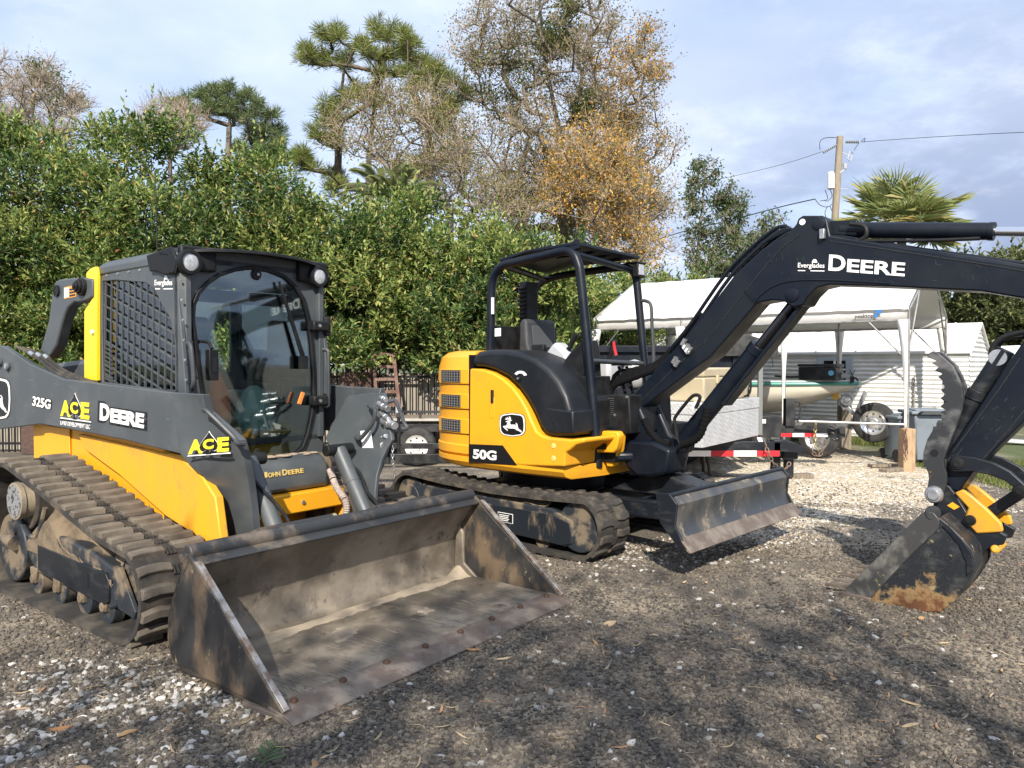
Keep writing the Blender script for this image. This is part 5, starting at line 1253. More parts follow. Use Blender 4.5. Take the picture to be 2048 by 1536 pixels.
ii = (np.arange(nx_ - 1)[:, None] * ny_ + np.arange(ny_ - 1)[None]).ravel()
fc = np.stack([ii, ii + ny_, ii + ny_ + 1, ii + 1], 1)
def np_mesh(name, co, faces, m, parent=None, smooth=False):
    me = bpy.data.meshes.new(name); k = faces.shape[1]
    me.vertices.add(len(co)); me.vertices.foreach_set('co', np.ascontiguousarray(co, dtype=np.float32).ravel())
    me.loops.add(faces.size); me.loops.foreach_set('vertex_index', np.ascontiguousarray(faces, dtype=np.int32).ravel())
    me.polygons.add(len(faces)); me.polygons.foreach_set('loop_start', np.arange(0, faces.size, k, dtype=np.int32)); me.polygons.foreach_set('loop_total', np.full(len(faces), k, dtype=np.int32))
    me.update(calc_edges=True)
    me.polygons.foreach_set('use_smooth', [smooth] * len(faces))
    return link_mesh(name, me, m, parent)
GM = mat('crushed asphalt', (.138, .118, .096), .92, col2=(.37, .305, .22), scale=1.15, lo=.43, hi=.66, detail=8, col3=(.055, .050, .046), scale3=38, lo3=.50, hi3=.62, bump=.9, bscale=130)
N, L = GM.node_tree.nodes, GM.node_tree.links
pb = N['Principled BSDF']; src = pb.inputs['Base Color'].links[0].from_socket
at_ = N.new('ShaderNodeAttribute'); at_.attribute_name = 'stone'
tcg = N.new('ShaderNodeTexCoord')
vor = N.new('ShaderNodeTexVoronoi'); vor.inputs['Scale'].default_value = 26; L.new(tcg.outputs['Object'], vor.inputs['Vector'])
crp = N.new('ShaderNodeValToRGB'); e_ = crp.color_ramp.elements
for e1, (p, c) in zip([e_[0], e_[1], e_.new(.5), e_.new(.8)], [(0, (.34, .29, .21, 1)), (1, (.64, .56, .43, 1)), (.5, (.52, .45, .34, 1)), (.8, (.60, .53, .42, 1))]): e1.position = p; e1.color = c
sp_ = N.new('ShaderNodeSeparateColor'); L.new(vor.outputs['Color'], sp_.inputs[0]); L.new(sp_.outputs[0], crp.inputs[0])
nz = N.new('ShaderNodeTexNoise'); nz.inputs['Scale'].default_value = 9; nz.inputs['Detail'].default_value = 6; L.new(tcg.outputs['Object'], nz.inputs['Vector'])
ad = N.new('ShaderNodeMath'); ad.operation = 'ADD'; L.new(at_.outputs['Fac'], ad.inputs[0]); L.new(nz.outputs['Fac'], ad.inputs[1])
mrg = N.new('ShaderNodeMapRange'); mrg.interpolation_type = 'SMOOTHSTEP'; mrg.inputs['From Min'].default_value = 1.0; mrg.inputs['From Max'].default_value = 1.30; L.new(ad.outputs[0], mrg.inputs['Value'])
mxg = N.new('ShaderNodeMix'); mxg.data_type = 'RGBA'; L.new(mrg.outputs[0], mxg.inputs['Factor']); L.new(src, mxg.inputs['A']); L.new(crp.outputs[0], mxg.inputs['B'])
# grass soil far away
at2 = N.new('ShaderNodeAttribute'); at2.attribute_name = 'turf'
mx2 = N.new('ShaderNodeMix'); mx2.data_type = 'RGBA'; L.new(at2.outputs['Fac'], mx2.inputs['Factor']); L.new(mxg.outputs['Result'], mx2.inputs['A']); mx2.inputs['B'].default_value = (.075, .095, .03, 1)
L.new(mx2.outputs['Result'], pb.inputs['Base Color'])
ground = np_mesh('ground', co, fc, GM, smooth=True); tag(ground, kind='structure')
def set_attr(o, nm, arr):
    a = o.data.attributes.new(nm, 'FLOAT', 'POINT'); a.data.foreach_set('value', arr.astype(np.float32).ravel())
set_attr(ground, 'stone', pale_mask(co[:, 0], co[:, 1]))
turf = np.clip((co[:, 0] - 5.9) / .8, 0, 1) * np.clip((co[:, 1] - 8.0) / .8, 0, 1) * (vnoise(co[:, 0], co[:, 1], .6, 5) > .35)
turf = np.maximum(turf, np.clip((co[:, 1] - 17) / 3, 0, 1))
set_attr(ground, 'turf', turf)

# ---- scattered stone, asphalt crumbs, leaf litter
def ico(sub):
    bm = bmesh.new(); bmesh.ops.create_icosphere(bm, subdivisions=sub, radius=1); v = np.array([x.co[:] for x in bm.verts]); f = np.array([[q.index for q in p.verts] for p in bm.faces]); bm.free(); return v, f
def scatter(name, pts, sizes, m, sub, flat=.6, seed=3):
    r = np.random.default_rng(seed); n = len(pts); V, Fc = ico(sub); T = []
    for k in range(10):
        q = V * (1 + .38 * (r.random((len(V), 1)) - .5) * 2); q = q * np.array([1, r.uniform(.6, .95), flat * r.uniform(.7, 1.15)]); T.append(q)
    T = np.array(T)
    a = r.random(n) * 2 * np.pi; c, s_ = np.cos(a), np.sin(a); tilt = r.normal(0, .35, n)
    B = T[r.integers(0, 10, n)] * sizes[:, None, None]
    y = B[:, :, 1] * np.cos(tilt)[:, None] - B[:, :, 2] * np.sin(tilt)[:, None]; z = B[:, :, 1] * np.sin(tilt)[:, None] + B[:, :, 2] * np.cos(tilt)[:, None]; x = B[:, :, 0]
    P = np.stack([x * c[:, None] - y * s_[:, None], x * s_[:, None] + y * c[:, None], z], -1) + pts[:, None]
    Fa = (Fc[None] + (np.arange(n) * len(V))[:, None, None]).reshape(-1, 3)
    o = np_mesh(name, P.reshape(-1, 3), Fa, m, smooth=False); tag(o, kind='stuff'); return o
WHITEST = mat('limestone chips', (.5, .5, .5), .9, island=[(0, (.16, .15, .135)), (.3, (.29, .275, .25)), (.65, (.42, .40, .37)), (1, (.55, .53, .49))], bump=.3, bscale=60)
CRUMB = mat('asphalt crumbs', (.05, .05, .05), .9, island=[(0, (.048, .041, .034)), (.5, (.108, .092, .074)), (.9, (.165, .138, .106)), (1, (.22, .185, .14))])
def view_pts(n, d0, d1, power=1.0):
    """Points on the yard in the part that can be seen, denser close by."""
    u = RNG.random(n); d = d0 * (d1 / d0) ** (u ** power); w = RNG.uniform(-.72, .95, n); return d * w, d
def stones(n, d0, d1, thr, smin, smax, seed, base=.0):
    x, y = view_pts(n, d0, d1); p = pale_mask(x, y); keep = RNG.random(n) < np.clip(p * 1.15 - thr, 0, 1) + base
    x, y = x[keep], y[keep]; s_ = smin + (smax - smin) * RNG.random(len(x)) ** 2.2
    return np.stack([x, y, ground_h(x, y) + s_ * .15], 1), s_
p1, s1 = stones(60000, 1.9, 8.5, .10, .0045, .024, 1, .030)
scatter('white_gravel', p1, s1, WHITEST, 1, .6, 4)
CREAMST = mat('cream gravel', (.5, .5, .5), .9, island=[(0, (.26, .215, .15)), (.35, (.40, .34, .245)), (.75, (.51, .44, .33)), (1, (.58, .52, .41))])
p2, s2 = stones(120000, 6.2, 15, .12, .005, .014, 2)
scatter('cream_gravel', p2, s2, CREAMST, 1, .6, 5)
x, y = view_pts(215000, 1.9, 6.5); s_ = .0038 + .012 * RNG.random(len(x)) ** 2.4
cl = vnoise(x, y, .5, 21); keep = RNG.random(len(x)) < .25 + 1.1 * cl; x, y, s_ = x[keep], y[keep], s_[keep]
scatter('asphalt_gravel', np.stack([x, y, ground_h(x, y) + s_ * .2], 1), s_, CRUMB, 1, .7, 6)
x, y = view_pts(26000, 5.5, 10); s_ = .006 + .011 * RNG.random(len(x)) ** 2.5
scatter('asphalt_gravel', np.stack([x, y, ground_h(x, y) + s_ * .2], 1), s_, CRUMB, 1, .7, 7)
def litter(name, n, d0, d1, lmin, lmax, wr, ramp, seed, dens=None):
    r = np.random.default_rng(seed); x, y = view_pts(n, d0, d1)
    if dens is not None: k = r.random(n) < dens(x, y); x, y = x[k], y[k]
    n = len(x); l = lmin + (lmax - lmin) * r.random(n) ** 2; w = l * wr * r.uniform(.5, 1.3, n); a = r.random(n) * 2 * np.pi; z0 = ground_h(x, y) + .004 + r.random(n) * .012
    K = 5; P = np.zeros((n, K, 2, 3)); curl = r.normal(0, .35, n); bend = r.normal(0, .5, n); tw = r.normal(0, .6, n)
    for k in range(K):
        t = k / (K - 1) * 2 - 1; ww = w * (1 - abs(t) ** 2.5 * .93); cx = l * t * .5; cy = bend * l * .25 * (t * t); cz = np.maximum(0, curl) * l * .25 * t * t + .003
        for s2_, sgn in ((0, -1), (1, 1)):
            py_ = cy + sgn * ww * .5; pz = cz + sgn * ww * .4 * np.sin(tw)
            P[:, k, s2_] = np.stack([x + cx * np.cos(a) - py_ * np.sin(a), y + cx * np.sin(a) + py_ * np.cos(a), z0 + pz], -1)
    base = np.arange(n)[:, None] * (2 * K); q = np.concatenate([base + np.array([[2 * k, 2 * k + 1, 2 * k + 3, 2 * k + 2]]) for k in range(K - 1)], 0)
    o = np_mesh(name, P.reshape(-1, 3), q, leaf_mat(name + ' surface', ramp, .7, .1)); tag(o, kind='stuff')
STRAW = [(0, (.20, .13, .07)), (.4, (.36, .26, .15)), (.75, (.50, .39, .24)), (1, (.30, .14, .06))]
litter('straw_litter', 2200, 1.9, 7, .02, .10, .07, STRAW, 31)
litter('straw_litter', 420, 1.9, 5, .04, .13, .10, STRAW, 35, lambda x, y: .9 * np.exp(-((x + 1.9) / .9) ** 2 - ((y - 3.4) / .8) ** 2) + .05)
litter('leaf_litter', 120, 1.9, 6, .04, .11, .28, [(0, (.28, .13, .05)), (.5, (.46, .30, .15)), (.8, (.55, .42, .25)), (1, (.35, .10, .04))], 32)
# fresh green sprig in the foreground
sprig = thing('leaf_sprig', 'fresh green leafy sprig lying on the dark gravel', 'leaf', W.z(530, 1520), 0)
LEAFG = leaf_mat('sprig leaf', [(0, (.05, .10, .035)), (1, (.09, .15, .05))])
q0 = W.z(530, 1520); stem = [W.z(p, q, .02) - q0 for p, q in ((524, 1534), (530, 1520), (537, 1505), (545, 1492))]
b = MB(); b.tube(stem, .003, n=6); b.build('stem', LEAFG, sprig)
for k, (bx, by, tx, ty) in enumerate(((528, 1524, 500, 1512), (532, 1515, 512, 1494), (534, 1510, 520, 1488), (540, 1500, 532, 1478), (545, 1492, 552, 1480), (540, 1502, 566, 1482), (536, 1510, 574, 1492), (531, 1518, 572, 1502), (529, 1524, 580, 1510))):
    a, c = W.z(bx, by, .02) - q0, W.z(tx, ty, .035) - q0; d = c - a; nn = Vector((-d.y, d.x, 0)).normalized() * d.length * .11
    b = MB(); m1 = a + d * .35 + Vector((0, 0, .006)); m2 = a + d * .7 + Vector((0, 0, .004))
    b.add([a, m1 - nn, m1 - Vector((0, 0, .004)), m1 + nn, m2 - nn * .8, m2 - Vector((0, 0, .004)), m2 + nn * .8, c], [(0, 2, 1), (0, 3, 2), (1, 2, 5, 4), (2, 3, 6, 5), (4, 5, 7), (5, 6, 7)]); b.build('leaf', LEAFG, sprig)

# ================================================================== trees
BARK = mat('grey bark', (.20, .175, .145), .9, col2=(.11, .095, .08), scale=5, bump=.5, bscale=30, stretch=(3, 3, 1))
BARKD = mat('dark bark', (.10, .08, .065), .9, col2=(.17, .13, .10), scale=5, bump=.5, bscale=30)
TWIG = mat('pale twigs', (.42, .34, .255), .9, col2=(.20, .165, .135), scale=3)
def leaves_np(name, C, D, ln, wd, m, parent, droop=.25, rng=RNG, kind=None, mi=None, mats=()):
    """One small folded blade per point C, growing along D."""
    n = len(C); D = D / np.linalg.norm(D, axis=1, keepdims=True)
    up = rng.normal(0, .5, (n, 3)) + np.array([0, 0, 1.0]); S_ = np.cross(D, up); S_ /= np.linalg.norm(S_, axis=1, keepdims=True) + 1e-9; U = np.cross(S_, D)
    l = ln * rng.uniform(.5, 1.3, n)[:, None]; w = wd * rng.uniform(.75, 1.2, n)[:, None]
    base = C; mid = C + D * l * .45; tip = C + D * l - U * l * droop
    L_ = mid + S_ * w * .5 + U * w * .18; R_ = mid - S_ * w * .5 + U * w * .18
    P = np.stack([base, R_, tip, L_], 1).reshape(-1, 3); i = np.arange(n) * 4
    Fa = np.concatenate([np.stack([i, i + 1, i + 2], 1), np.stack([i, i + 2, i + 3], 1)], 0)
    o = np_mesh(name, P, Fa, m, parent)
    if mi is not None:
        for q in mats: o.data.materials.append(q)
        o.data.polygons.foreach_set('material_index', np.concatenate([mi, mi]).astype(np.int32))
    return o
def limbs_np(name, A, B, ra, rb, m, parent, sides=5):
    """Tapered sticks from A to B."""
    A, B = np.asarray(A, float), np.asarray(B, float); n = len(A); d = B - A; L_ = np.linalg.norm(d, axis=1, keepdims=True) + 1e-9; d = d / L_
    ref = np.where(np.abs(d[:, 2:3]) > .9, np.array([[1., 0, 0]]), np.array([[0, 0, 1.]])); a = np.cross(d, ref); a /= np.linalg.norm(a, axis=1, keepdims=True); c = np.cross(d, a)
    t = np.linspace(0, 2 * np.pi, sides, endpoint=False); ring = a[:, None] * np.cos(t)[None, :, None] + c[:, None] * np.sin(t)[None, :, None]
    P = np.concatenate([A[:, None] + ring * np.asarray(ra)[:, None, None], B[:, None] + ring * np.asarray(rb)[:, None, None]], 1).reshape(-1, 3)
    k = np.arange(sides); k2 = (k + 1) % sides; q = np.stack([k, k2, sides + k2, sides + k], 1); Fa = (q[None] + (np.arange(n) * 2 * sides)[:, None, None]).reshape(-1, 4)
    return np_mesh(name, P, Fa, m, parent, smooth=True)
def rnd_dir(n, rng, zmin=-1):
    z = rng.uniform(zmin, 1, n); a = rng.random(n) * 2 * np.pi; r = np.sqrt(1 - z * z); return np.stack([r * np.cos(a), r * np.sin(a), z], 1)
def skeleton(trunk, targets, rng, jit=.10, step=.5, bias=.25):
    """Grow a branching tree: every target joins the nearest earlier node. Returns segments and end nodes."""
    nodes = [np.array(p, float) for p in trunk]; par = [-1] + list(range(len(trunk) - 1))
    T = np.asarray(targets, float); base = np.array(trunk[-1]) * .4 + np.array(trunk[0]) * .6
    order = np.argsort(np.linalg.norm(T - base, axis=1)); ends = []
    for t in T[order]:
        Nn = np.array(nodes); dv = t - Nn; ds = np.linalg.norm(dv, axis=1) + bias * np.maximum(0, -dv[:, 2]) * 4 + .15 * np.arange(len(Nn)) / len(Nn)
        i = int(np.argmin(ds)); a = nodes[i]; L_ = np.linalg.norm(t - a); k = max(1, int(L_ / step)); pi_ = i
        for s_ in range(1, k + 1):
            f = s_ / k; p = a + (t - a) * f + (rng.normal(0, jit, 3) * L_ * .35 if s_ < k else 0) + np.array([0, 0, .06 * L_ * math.sin(f * math.pi)]); nodes.append(p); par.append(pi_); pi_ = len(nodes) - 1
        ends.append(pi_)
    return np.array(nodes), np.array(par), ends
def tree_wood(nodes, par, r_tip, r_base, name, m, parent, pw=.48, sides=5):
    n = len(nodes); cnt = np.ones(n)
    for i in range(n - 1, 0, -1):
        if par[i] >= 0: cnt[par[i]] += cnt[i]
    rad = r_tip * cnt ** pw; rad *= min(1, r_base / rad.max()) if rad.max() > r_base else 1; rad = np.maximum(rad, r_tip)
    i = np.arange(1, n); i = i[par[1:] >= 0]; return limbs_np(name, nodes[par[i]], nodes[i], np.minimum(rad[par[i]], rad[i] * 1.35), rad[i], m, parent, sides)
def P3(px, py, d):
    r = pray(px, py); return np.array(CAMP + r * (d / r.y))

# ---- hedge shrubs: broad-leaved evergreens beyond the fence
HLIGHT = leaf_mat('new growth leaf', [(0, (.09, .15, .035)), (.4, (.22, .29, .07)), (.8, (.40, .43, .13)), (1, (.50, .44, .16))], .55, .32, spec=.4)
HDARK = leaf_mat('dark clump and gap leaf', [(0, (.018, .045, .014)), (.5, (.055, .105, .028)), (.95, (.12, .17, .05)), (1, (.22, .11, .05))], .5, .2, spec=.4)
HLEAF = leaf_mat('evergreen leaf', [(0, (.035, .085, .022)), (.35, (.105, .185, .045)), (.7, (.24, .31, .080)), (.93, (.40, .43, .15)), (.988, (.42, .30, .12)), (1, (.38, .15, .07))], .55, .28, spec=.4)
def shrub(px, top_py, d, half, label, n_shoot=1700, bottom=1.15, seed=0, ln=.112, wd=.046, m=HLEAF, name='hedge_shrub', group='evergreen shrubs of the tall hedge', lump=19, ry=.95, cat='shrub'):
    rng = np.random.default_rng(seed); c = P3(px, top_py, d); top = c[2]; x0, y0 = c[0], c[1]
    root = thing(name, label, cat, (x0, y0, 0), 0, group)
    mid = (top + bottom) / 2; rz = (top - bottom) / 2
    top -= .22; rz = (top - bottom) / 2; mid = (top + bottom) / 2
    blobs = [(0, 0, mid - rz * .12, half * .70, ry * .62, rz * .84)]
    for k in range(lump):
        z = bottom + (top - bottom) * rng.uniform(.06, .80); f = math.sqrt(max(.10, 1 - ((z - mid) / rz) ** 2)) if z > mid else 1.0
        a = rng.uniform(-math.pi, 0) if rng.random() < .75 else rng.uniform(0, math.pi); r_ = rng.uniform(.26, .66) * (half if half > 1.3 else 1)
        blobs.append((math.cos(a) * half * .80 * f, math.sin(a) * ry * 1.0 * f + rng.uniform(-.35, .2), z, r_ * 1.15, r_, r_ * rng.uniform(.6, .95)))
    for k in range(5): blobs.append((rng.uniform(-.5, .5) * half, rng.uniform(-.4, .3), top - rng.uniform(.15, .5), .26 * half, .26, rng.uniform(.25, .45)))
    C, D, MI = [], [], []
    w = np.array([b_[3] * b_[5] + b_[4] * b_[5] for b_ in blobs]); w[0] *= .06; cnt = (n_shoot * w / w.sum()).astype(int)
    for b_, k in zip(blobs, cnt):
        mk = rng.choice(3, p=[.46, .32, .22])
        dd = rnd_dir(k, rng, -.35); p = dd * np.array(b_[3:6]) * rng.uniform(.80, 1.03, (k, 1)) + np.array(b_[:3])
        nrm = dd / np.array(b_[3:6]); nrm /= np.linalg.norm(nrm, axis=1, keepdims=True)
        ax = nrm * .8 + np.array([0, 0, .65]) + rng.normal(0, .25, (k, 3)); ax /= np.linalg.norm(ax, axis=1, keepdims=True)
        tall = (p[:, 2] > top - .55) & (rng.random(k) < .10); ax = np.where(tall[:, None], ax * .25 + np.array([0, 0, .9]), ax)
        L_ = rng.uniform(.12, .34, k) * np.where(tall, 2.1, 1.0)
        for j in range(9):
            f = j / 8; ang = rng.random(k) * 2 * np.pi; s1_ = np.cross(ax, np.array([.3, .2, 1.0])); s1_ /= np.linalg.norm(s1_, axis=1, keepdims=True); s2_ = np.cross(ax, s1_)
            rad = s1_ * np.cos(ang)[:, None] + s2_ * np.sin(ang)[:, None]; C.append(p + ax * (L_ * f)[:, None]); D.append(rad * (1.0 - .55 * f) + ax * (.35 + .6 * f)); MI.append(np.where(rng.random(k) < .75, mk, 0))
    fill = rnd_dir(2600, rng) * np.array([half * .85, ry * .6, rz * .88]) * rng.random((2600, 1)) ** .5 + np.array([0, 0, mid]); C.append(fill); D.append(rnd_dir(2600, rng)); MI.append(np.full(2600, 2))  # inner leaves all coloured dark, so the gaps' shade is partly in the colour
    C, D = np.concatenate(C), np.concatenate(D)
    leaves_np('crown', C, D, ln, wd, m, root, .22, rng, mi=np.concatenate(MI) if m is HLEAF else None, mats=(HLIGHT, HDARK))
    tr_ = []
    A, B, ra, rb = [], [], [], []
    for k in range(4):
        a = rng.uniform(-.25, .25, 2); t = np.array([rng.uniform(-.6, .6) * half, rng.uniform(-.4, .4), top * rng.uniform(.6, .85)]); s0 = np.array([a[0], a[1], -.05]); mids = s0 * .5 + t * .5 + rng.normal(0, .12, 3)
        A += [s0, mids]; B += [mids, t]; ra += [.045, .032]; rb += [.032, .01]
    for k in range(26):
        z = rng.uniform(bottom + .2, top - .4); a = rng.uniform(0, 2 * math.pi); e = np.array([math.cos(a) * half * .85, math.sin(a) * ry * .85, z + .3]); s0 = np.array([0, 0, z - .5]); A.append(s0); B.append(e); ra.append(.02); rb.append(.006)
    limbs_np('trunk', A, B, ra, rb, BARK, root); return root
for k, (px, py, d, half, bot, lab) in enumerate((
        (-75, 262, 13.9, 1.05, .5, 'evergreen hedge shrub at the far left edge of the picture, mostly cut off'),
        (35, 246, 14.2, .95, .7, 'evergreen hedge shrub with a high leafy top behind the rear of the track loader'),
        (128, 292, 13.8, .85, .7, 'evergreen hedge shrub with a dipped top behind the yellow cab upright'),
        (212, 224, 14.3, .95, .9, 'tall evergreen hedge shrub with pointed shoots, standing behind the loader cab'),
        (312, 232, 14.0, .95, 1.0, 'tallest evergreen hedge shrub, right behind the loader antenna'),
        (410, 318, 14.1, .90, 1.1, 'evergreen hedge shrub behind the loader visor, below the distant round pine'),
        (512, 312, 14.0, .95, 1.2, 'evergreen hedge shrub with a spiky top above the right cab headlamp'),
        (612, 402, 14.2, .95, 1.25, 'evergreen hedge shrub to the right of the loader cab, under the bent pine limb'),
        (720, 398, 14.0, 1.0, 1.25, 'evergreen hedge shrub above the brick pillar and ladder'),
        (825, 388, 14.2, 1.0, 1.25, 'evergreen hedge shrub left of the excavator with palm fronds over it'),
        (930, 440, 14.1, 1.0, 1.2, 'evergreen hedge shrub behind the rear of the excavator canopy'),
        (1040, 458, 14.3, 1.05, 1.1, 'evergreen hedge shrub seen through the open excavator canopy'),
        (1140, 476, 16.9, 1.2, .8, 'evergreen hedge shrub right behind the front canopy post'),
        (1262, 540, 18.6, 1.2, .6, 'lower evergreen hedge shrub at the left end of the white tent'),
        (1350, 565, 20.5, 1.2, .4, 'small evergreen hedge shrub behind the ridge of the white tent'))):
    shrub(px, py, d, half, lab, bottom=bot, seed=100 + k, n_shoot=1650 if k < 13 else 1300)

# ---- long-needled pines
NEEDLE = leaf_mat('pine needle', [(0, (.09, .125, .028)), (.5, (.17, .205, .042)), (1, (.27, .285, .07))], .5, .25)
NEEDLED = leaf_mat('far pine needle', [(0, (.07, .105, .036)), (.6, (.12, .165, .055)), (1, (.185, .22, .075))], .5, .2)
def pine(name, label, cl_px, d, trunk_px, m, puff_r, jit_px, per, seed, n_need=120, tr=.2, bark=BARKD, w_need=.016):
    rng = np.random.default_rng(seed); tk = [P3(*q, d) for q in trunk_px]; tk[0] = np.array([tk[0][0], tk[0][1], -.1]); root = thing(name, label, 'tree', tuple(tk[0]), 0, 'trees rising beyond the hedge')
    root.location = (tk[0][0], tk[0][1], 0); o_ = np.array([tk[0][0], tk[0][1], 0])
    tg = []
    for (px, py) in cl_px:
        for k in range(per): tg.append(P3(px + rng.normal(0, jit_px), py + rng.normal(0, jit_px), d + rng.normal(0, .9)))
    nodes, par, ends = skeleton([t - o_ for t in tk], np.array(tg) - o_, rng, .10, .6, .5)
    tree_wood(nodes, par, .018, tr, 'trunk', bark, root, .42)
    E = nodes[ends]; n = len(E); dd = rnd_dir(n * n_need, rng, -.65); c = np.repeat(E, n_need, 0) + dd * rng.uniform(.0, .50, (len(dd), 1)) * puff_r; dd = dd + np.array([0, 0, .35])
    leaves_np('crown', c, dd, puff_r * .72, w_need, m, root, .12, rng); return root
pine('pine_tree', 'tall long-needled pine with bare forked limbs, rising over the middle of the hedge',
     [(612, 120), (620, 98), (648, 72), (678, 74), (655, 118), (690, 128), (722, 92), (748, 62), (772, 80), (800, 74), (825, 84), (745, 112), (780, 112), (815, 112), (845, 128), (868, 134), (862, 160), (893, 158), (888, 190), (838, 172), (800, 150), (762, 142), (700, 190), (722, 186), (746, 196), (648, 222), (664, 240), (680, 210), (640, 272), (665, 288), (872, 232), (902, 218), (928, 190), (884, 252), (850, 244), (600, 312), (618, 332), (596, 326), (672, 350), (840, 332), (852, 346), (800, 348), (665, 372)],
     26, [(738, 1000), (736, 380), (738, 300), (752, 200), (760, 120)], NEEDLE, .36, 9, 9, 41, n_need=90, w_need=.011)
pine('pine_tree', 'distant round-topped pine standing clear above the hedge left of the tall pine',
     [(370, 205), (400, 190), (430, 185), (460, 180), (490, 195), (520, 212), (540, 232), (556, 262), (562, 292), (546, 312), (520, 290), (500, 268), (480, 240), (440, 226), (408, 224), (380, 228), (500, 322), (530, 334), (560, 322), (470, 212), (356, 214), (420, 205), (450, 205), (500, 232), (530, 258), (545, 285), (480, 300), (515, 310)],
     38, [(456, 1000), (455, 330), (458, 250), (462, 200)], NEEDLED, .44, 7, 9, 42, n_need=90, w_need=.016, bark=BARK)
# ---- thin, nearly bare deciduous trees
def px_blob(regions, n, d, rng, dv=1.6):
    out = []
    areas = np.array([r[2] * r[3] * (r[4] if len(r) > 4 else 1) for r in regions]); cnt = (n * areas / areas.sum()).astype(int)
    for r, k in zip(regions, cnt):
        a = rng.random(k) * 2 * np.pi; q = np.sqrt(rng.random(k))
        for i in range(k): out.append(P3(r[0] + r[2] * q[i] * math.cos(a[i]), r[1] + r[3] * q[i] * math.sin(a[i]), d + rng.normal(0, dv)))
    return np.array(out)
def thin_tree(name, label, trunk_px, d, regions, n_br, n_twig, leaf_sets, seed, r_base=.22, r_tip=.012, bark=BARK, group='trees rising beyond the hedge', twig_len=.55, dv=1.4):
    rng = np.random.default_rng(seed); tk = [P3(*q, d) for q in trunk_px]; o_ = np.array([tk[0][0], tk[0][1], 0]); tk[0] = np.array([tk[0][0], tk[0][1], -.1])
    root = thing(name, label, 'tree', tuple(o_), 0, group)
    T = px_blob(regions, n_br, d, rng, dv) - o_
    nodes, par, ends = skeleton([t - o_ for t in tk], T, rng, .10, .55, .35)
    wood = tree_wood(nodes, par, r_tip, r_base, 'trunk', bark, root, .46)
    nt = len(trunk_px); idx = rng.integers(nt, len(nodes), n_twig); s0 = nodes[idx]; pd = nodes[idx] - nodes[par[idx]]; pd /= np.linalg.norm(pd, axis=1, keepdims=True) + 1e-9
    dr = pd * .6 + rnd_dir(n_twig, rng, -.5) * .9 + np.array([0, 0, .25]); dr /= np.linalg.norm(dr, axis=1, keepdims=True); L_ = twig_len * rng.uniform(.4, 1.3, n_twig)[:, None]
    m1 = s0 + dr * L_ * .5 + rng.normal(0, .04, s0.shape); e1 = s0 + dr * L_ + rng.normal(0, .09, s0.shape) + np.array([0, 0, .05]); s2_ = m1 + (rnd_dir(n_twig, rng) * .5 + dr * .6) * L_ * .5
    limbs_np('twigs', np.concatenate([s0, m1, m1]), np.concatenate([m1, e1, s2_]), np.concatenate([np.full(n_twig, .0075), np.full(2 * n_twig, .006)]), np.concatenate([np.full(n_twig, .006), np.full(2 * n_twig, .004)]), TWIG, root, 3)
    tips = np.concatenate([e1, s2_, m1])
    for i, (n, ln, wd, ramp, region) in enumerate(leaf_sets):
        k = tips
        if region is not None:
            # leaves only in one part of the crown, measured in metres from the trunk foot
            c0, rr = np.array(P3(region[0], region[1], d)) - o_, np.array([region[2] * d / F_PX, 2.5, region[3] * d / F_PX]); q = (tips - c0) / rr; k = tips[(q ** 2).sum(1) < 1]
        if len(k) == 0: continue
        j = rng.integers(0, len(k), n); c = k[j] + rng.normal(0, .12, (n, 3)); leaves_np('crown', c, rnd_dir(n, rng), ln, wd, leaf_mat(label[:20] + ' leaf %d' % i, ramp, .6, .35), root, .2, rng)
    return root
TAN = [(0, (.22, .17, .11)), (.5, (.36, .27, .17)), (1, (.46, .33, .21))]
OLIVE = [(0, (.11, .13, .035)), (.6, (.22, .21, .07)), (1, (.33, .28, .09))]
AMBER = [(0, (.46, .23, .04)), (.5, (.64, .36, .07)), (.8, (.68, .46, .13)), (1, (.32, .28, .09))]
MIST = [(0, (.055, .09, .02)), (1, (.13, .17, .04))]
thin_tree('sycamore_tree', 'very tall thin-leaved tree with pale bare limbs and mistletoe, reaching the top of the picture', [(1120, 1000), (1130, 420), (1118, 260), (1090, 120), (1075, -40)], 25,
          [(1090, 40, 150, 80), (980, 90, 70, 90), (1060, 170, 150, 90), (1230, 170, 90, 110), (1280, 130, 55, 70, .7), (1270, 330, 85, 140), (1130, 300, 160, 110), (1010, 330, 130, 110), (1160, 420, 170, 80), (1310, 440, 40, 80, .6), (1100, -60, 150, 60)], 620, 6500,
          [(16000, .08, .05, TAN, None), (24000, .085, .055, OLIVE, None), (2600, .10, .06, AMBER, (1250, 150, 90, 90)), (1500, .14, .065, MIST, (1125, 55, 32, 38)), (1300, .14, .065, MIST, (1168, 232, 30, 34)), (900, .13, .06, MIST, (1105, 95, 30, 25)), (3000, .10, .06, AMBER, (1240, 330, 100, 130)), (1500, .11, .065, MIST, (1010, 170, 90, 60))], 51, .26)
thin_tree('amber_tree', 'small tree with bright orange autumn leaves in front of the very tall thin tree', [(1150, 1000), (1152, 480), (1158, 400), (1170, 330)], 22,
          [(1180, 310, 75, 60), (1190, 370, 95, 60), (1130, 390, 60, 60), (1220, 420, 70, 70), (1250, 500, 60, 60)], 200, 2000,
          [(11500, .085, .06, AMBER, None), (4200, .085, .06, OLIVE, None), (1200, .08, .05, TAN, None)], 52, .10)
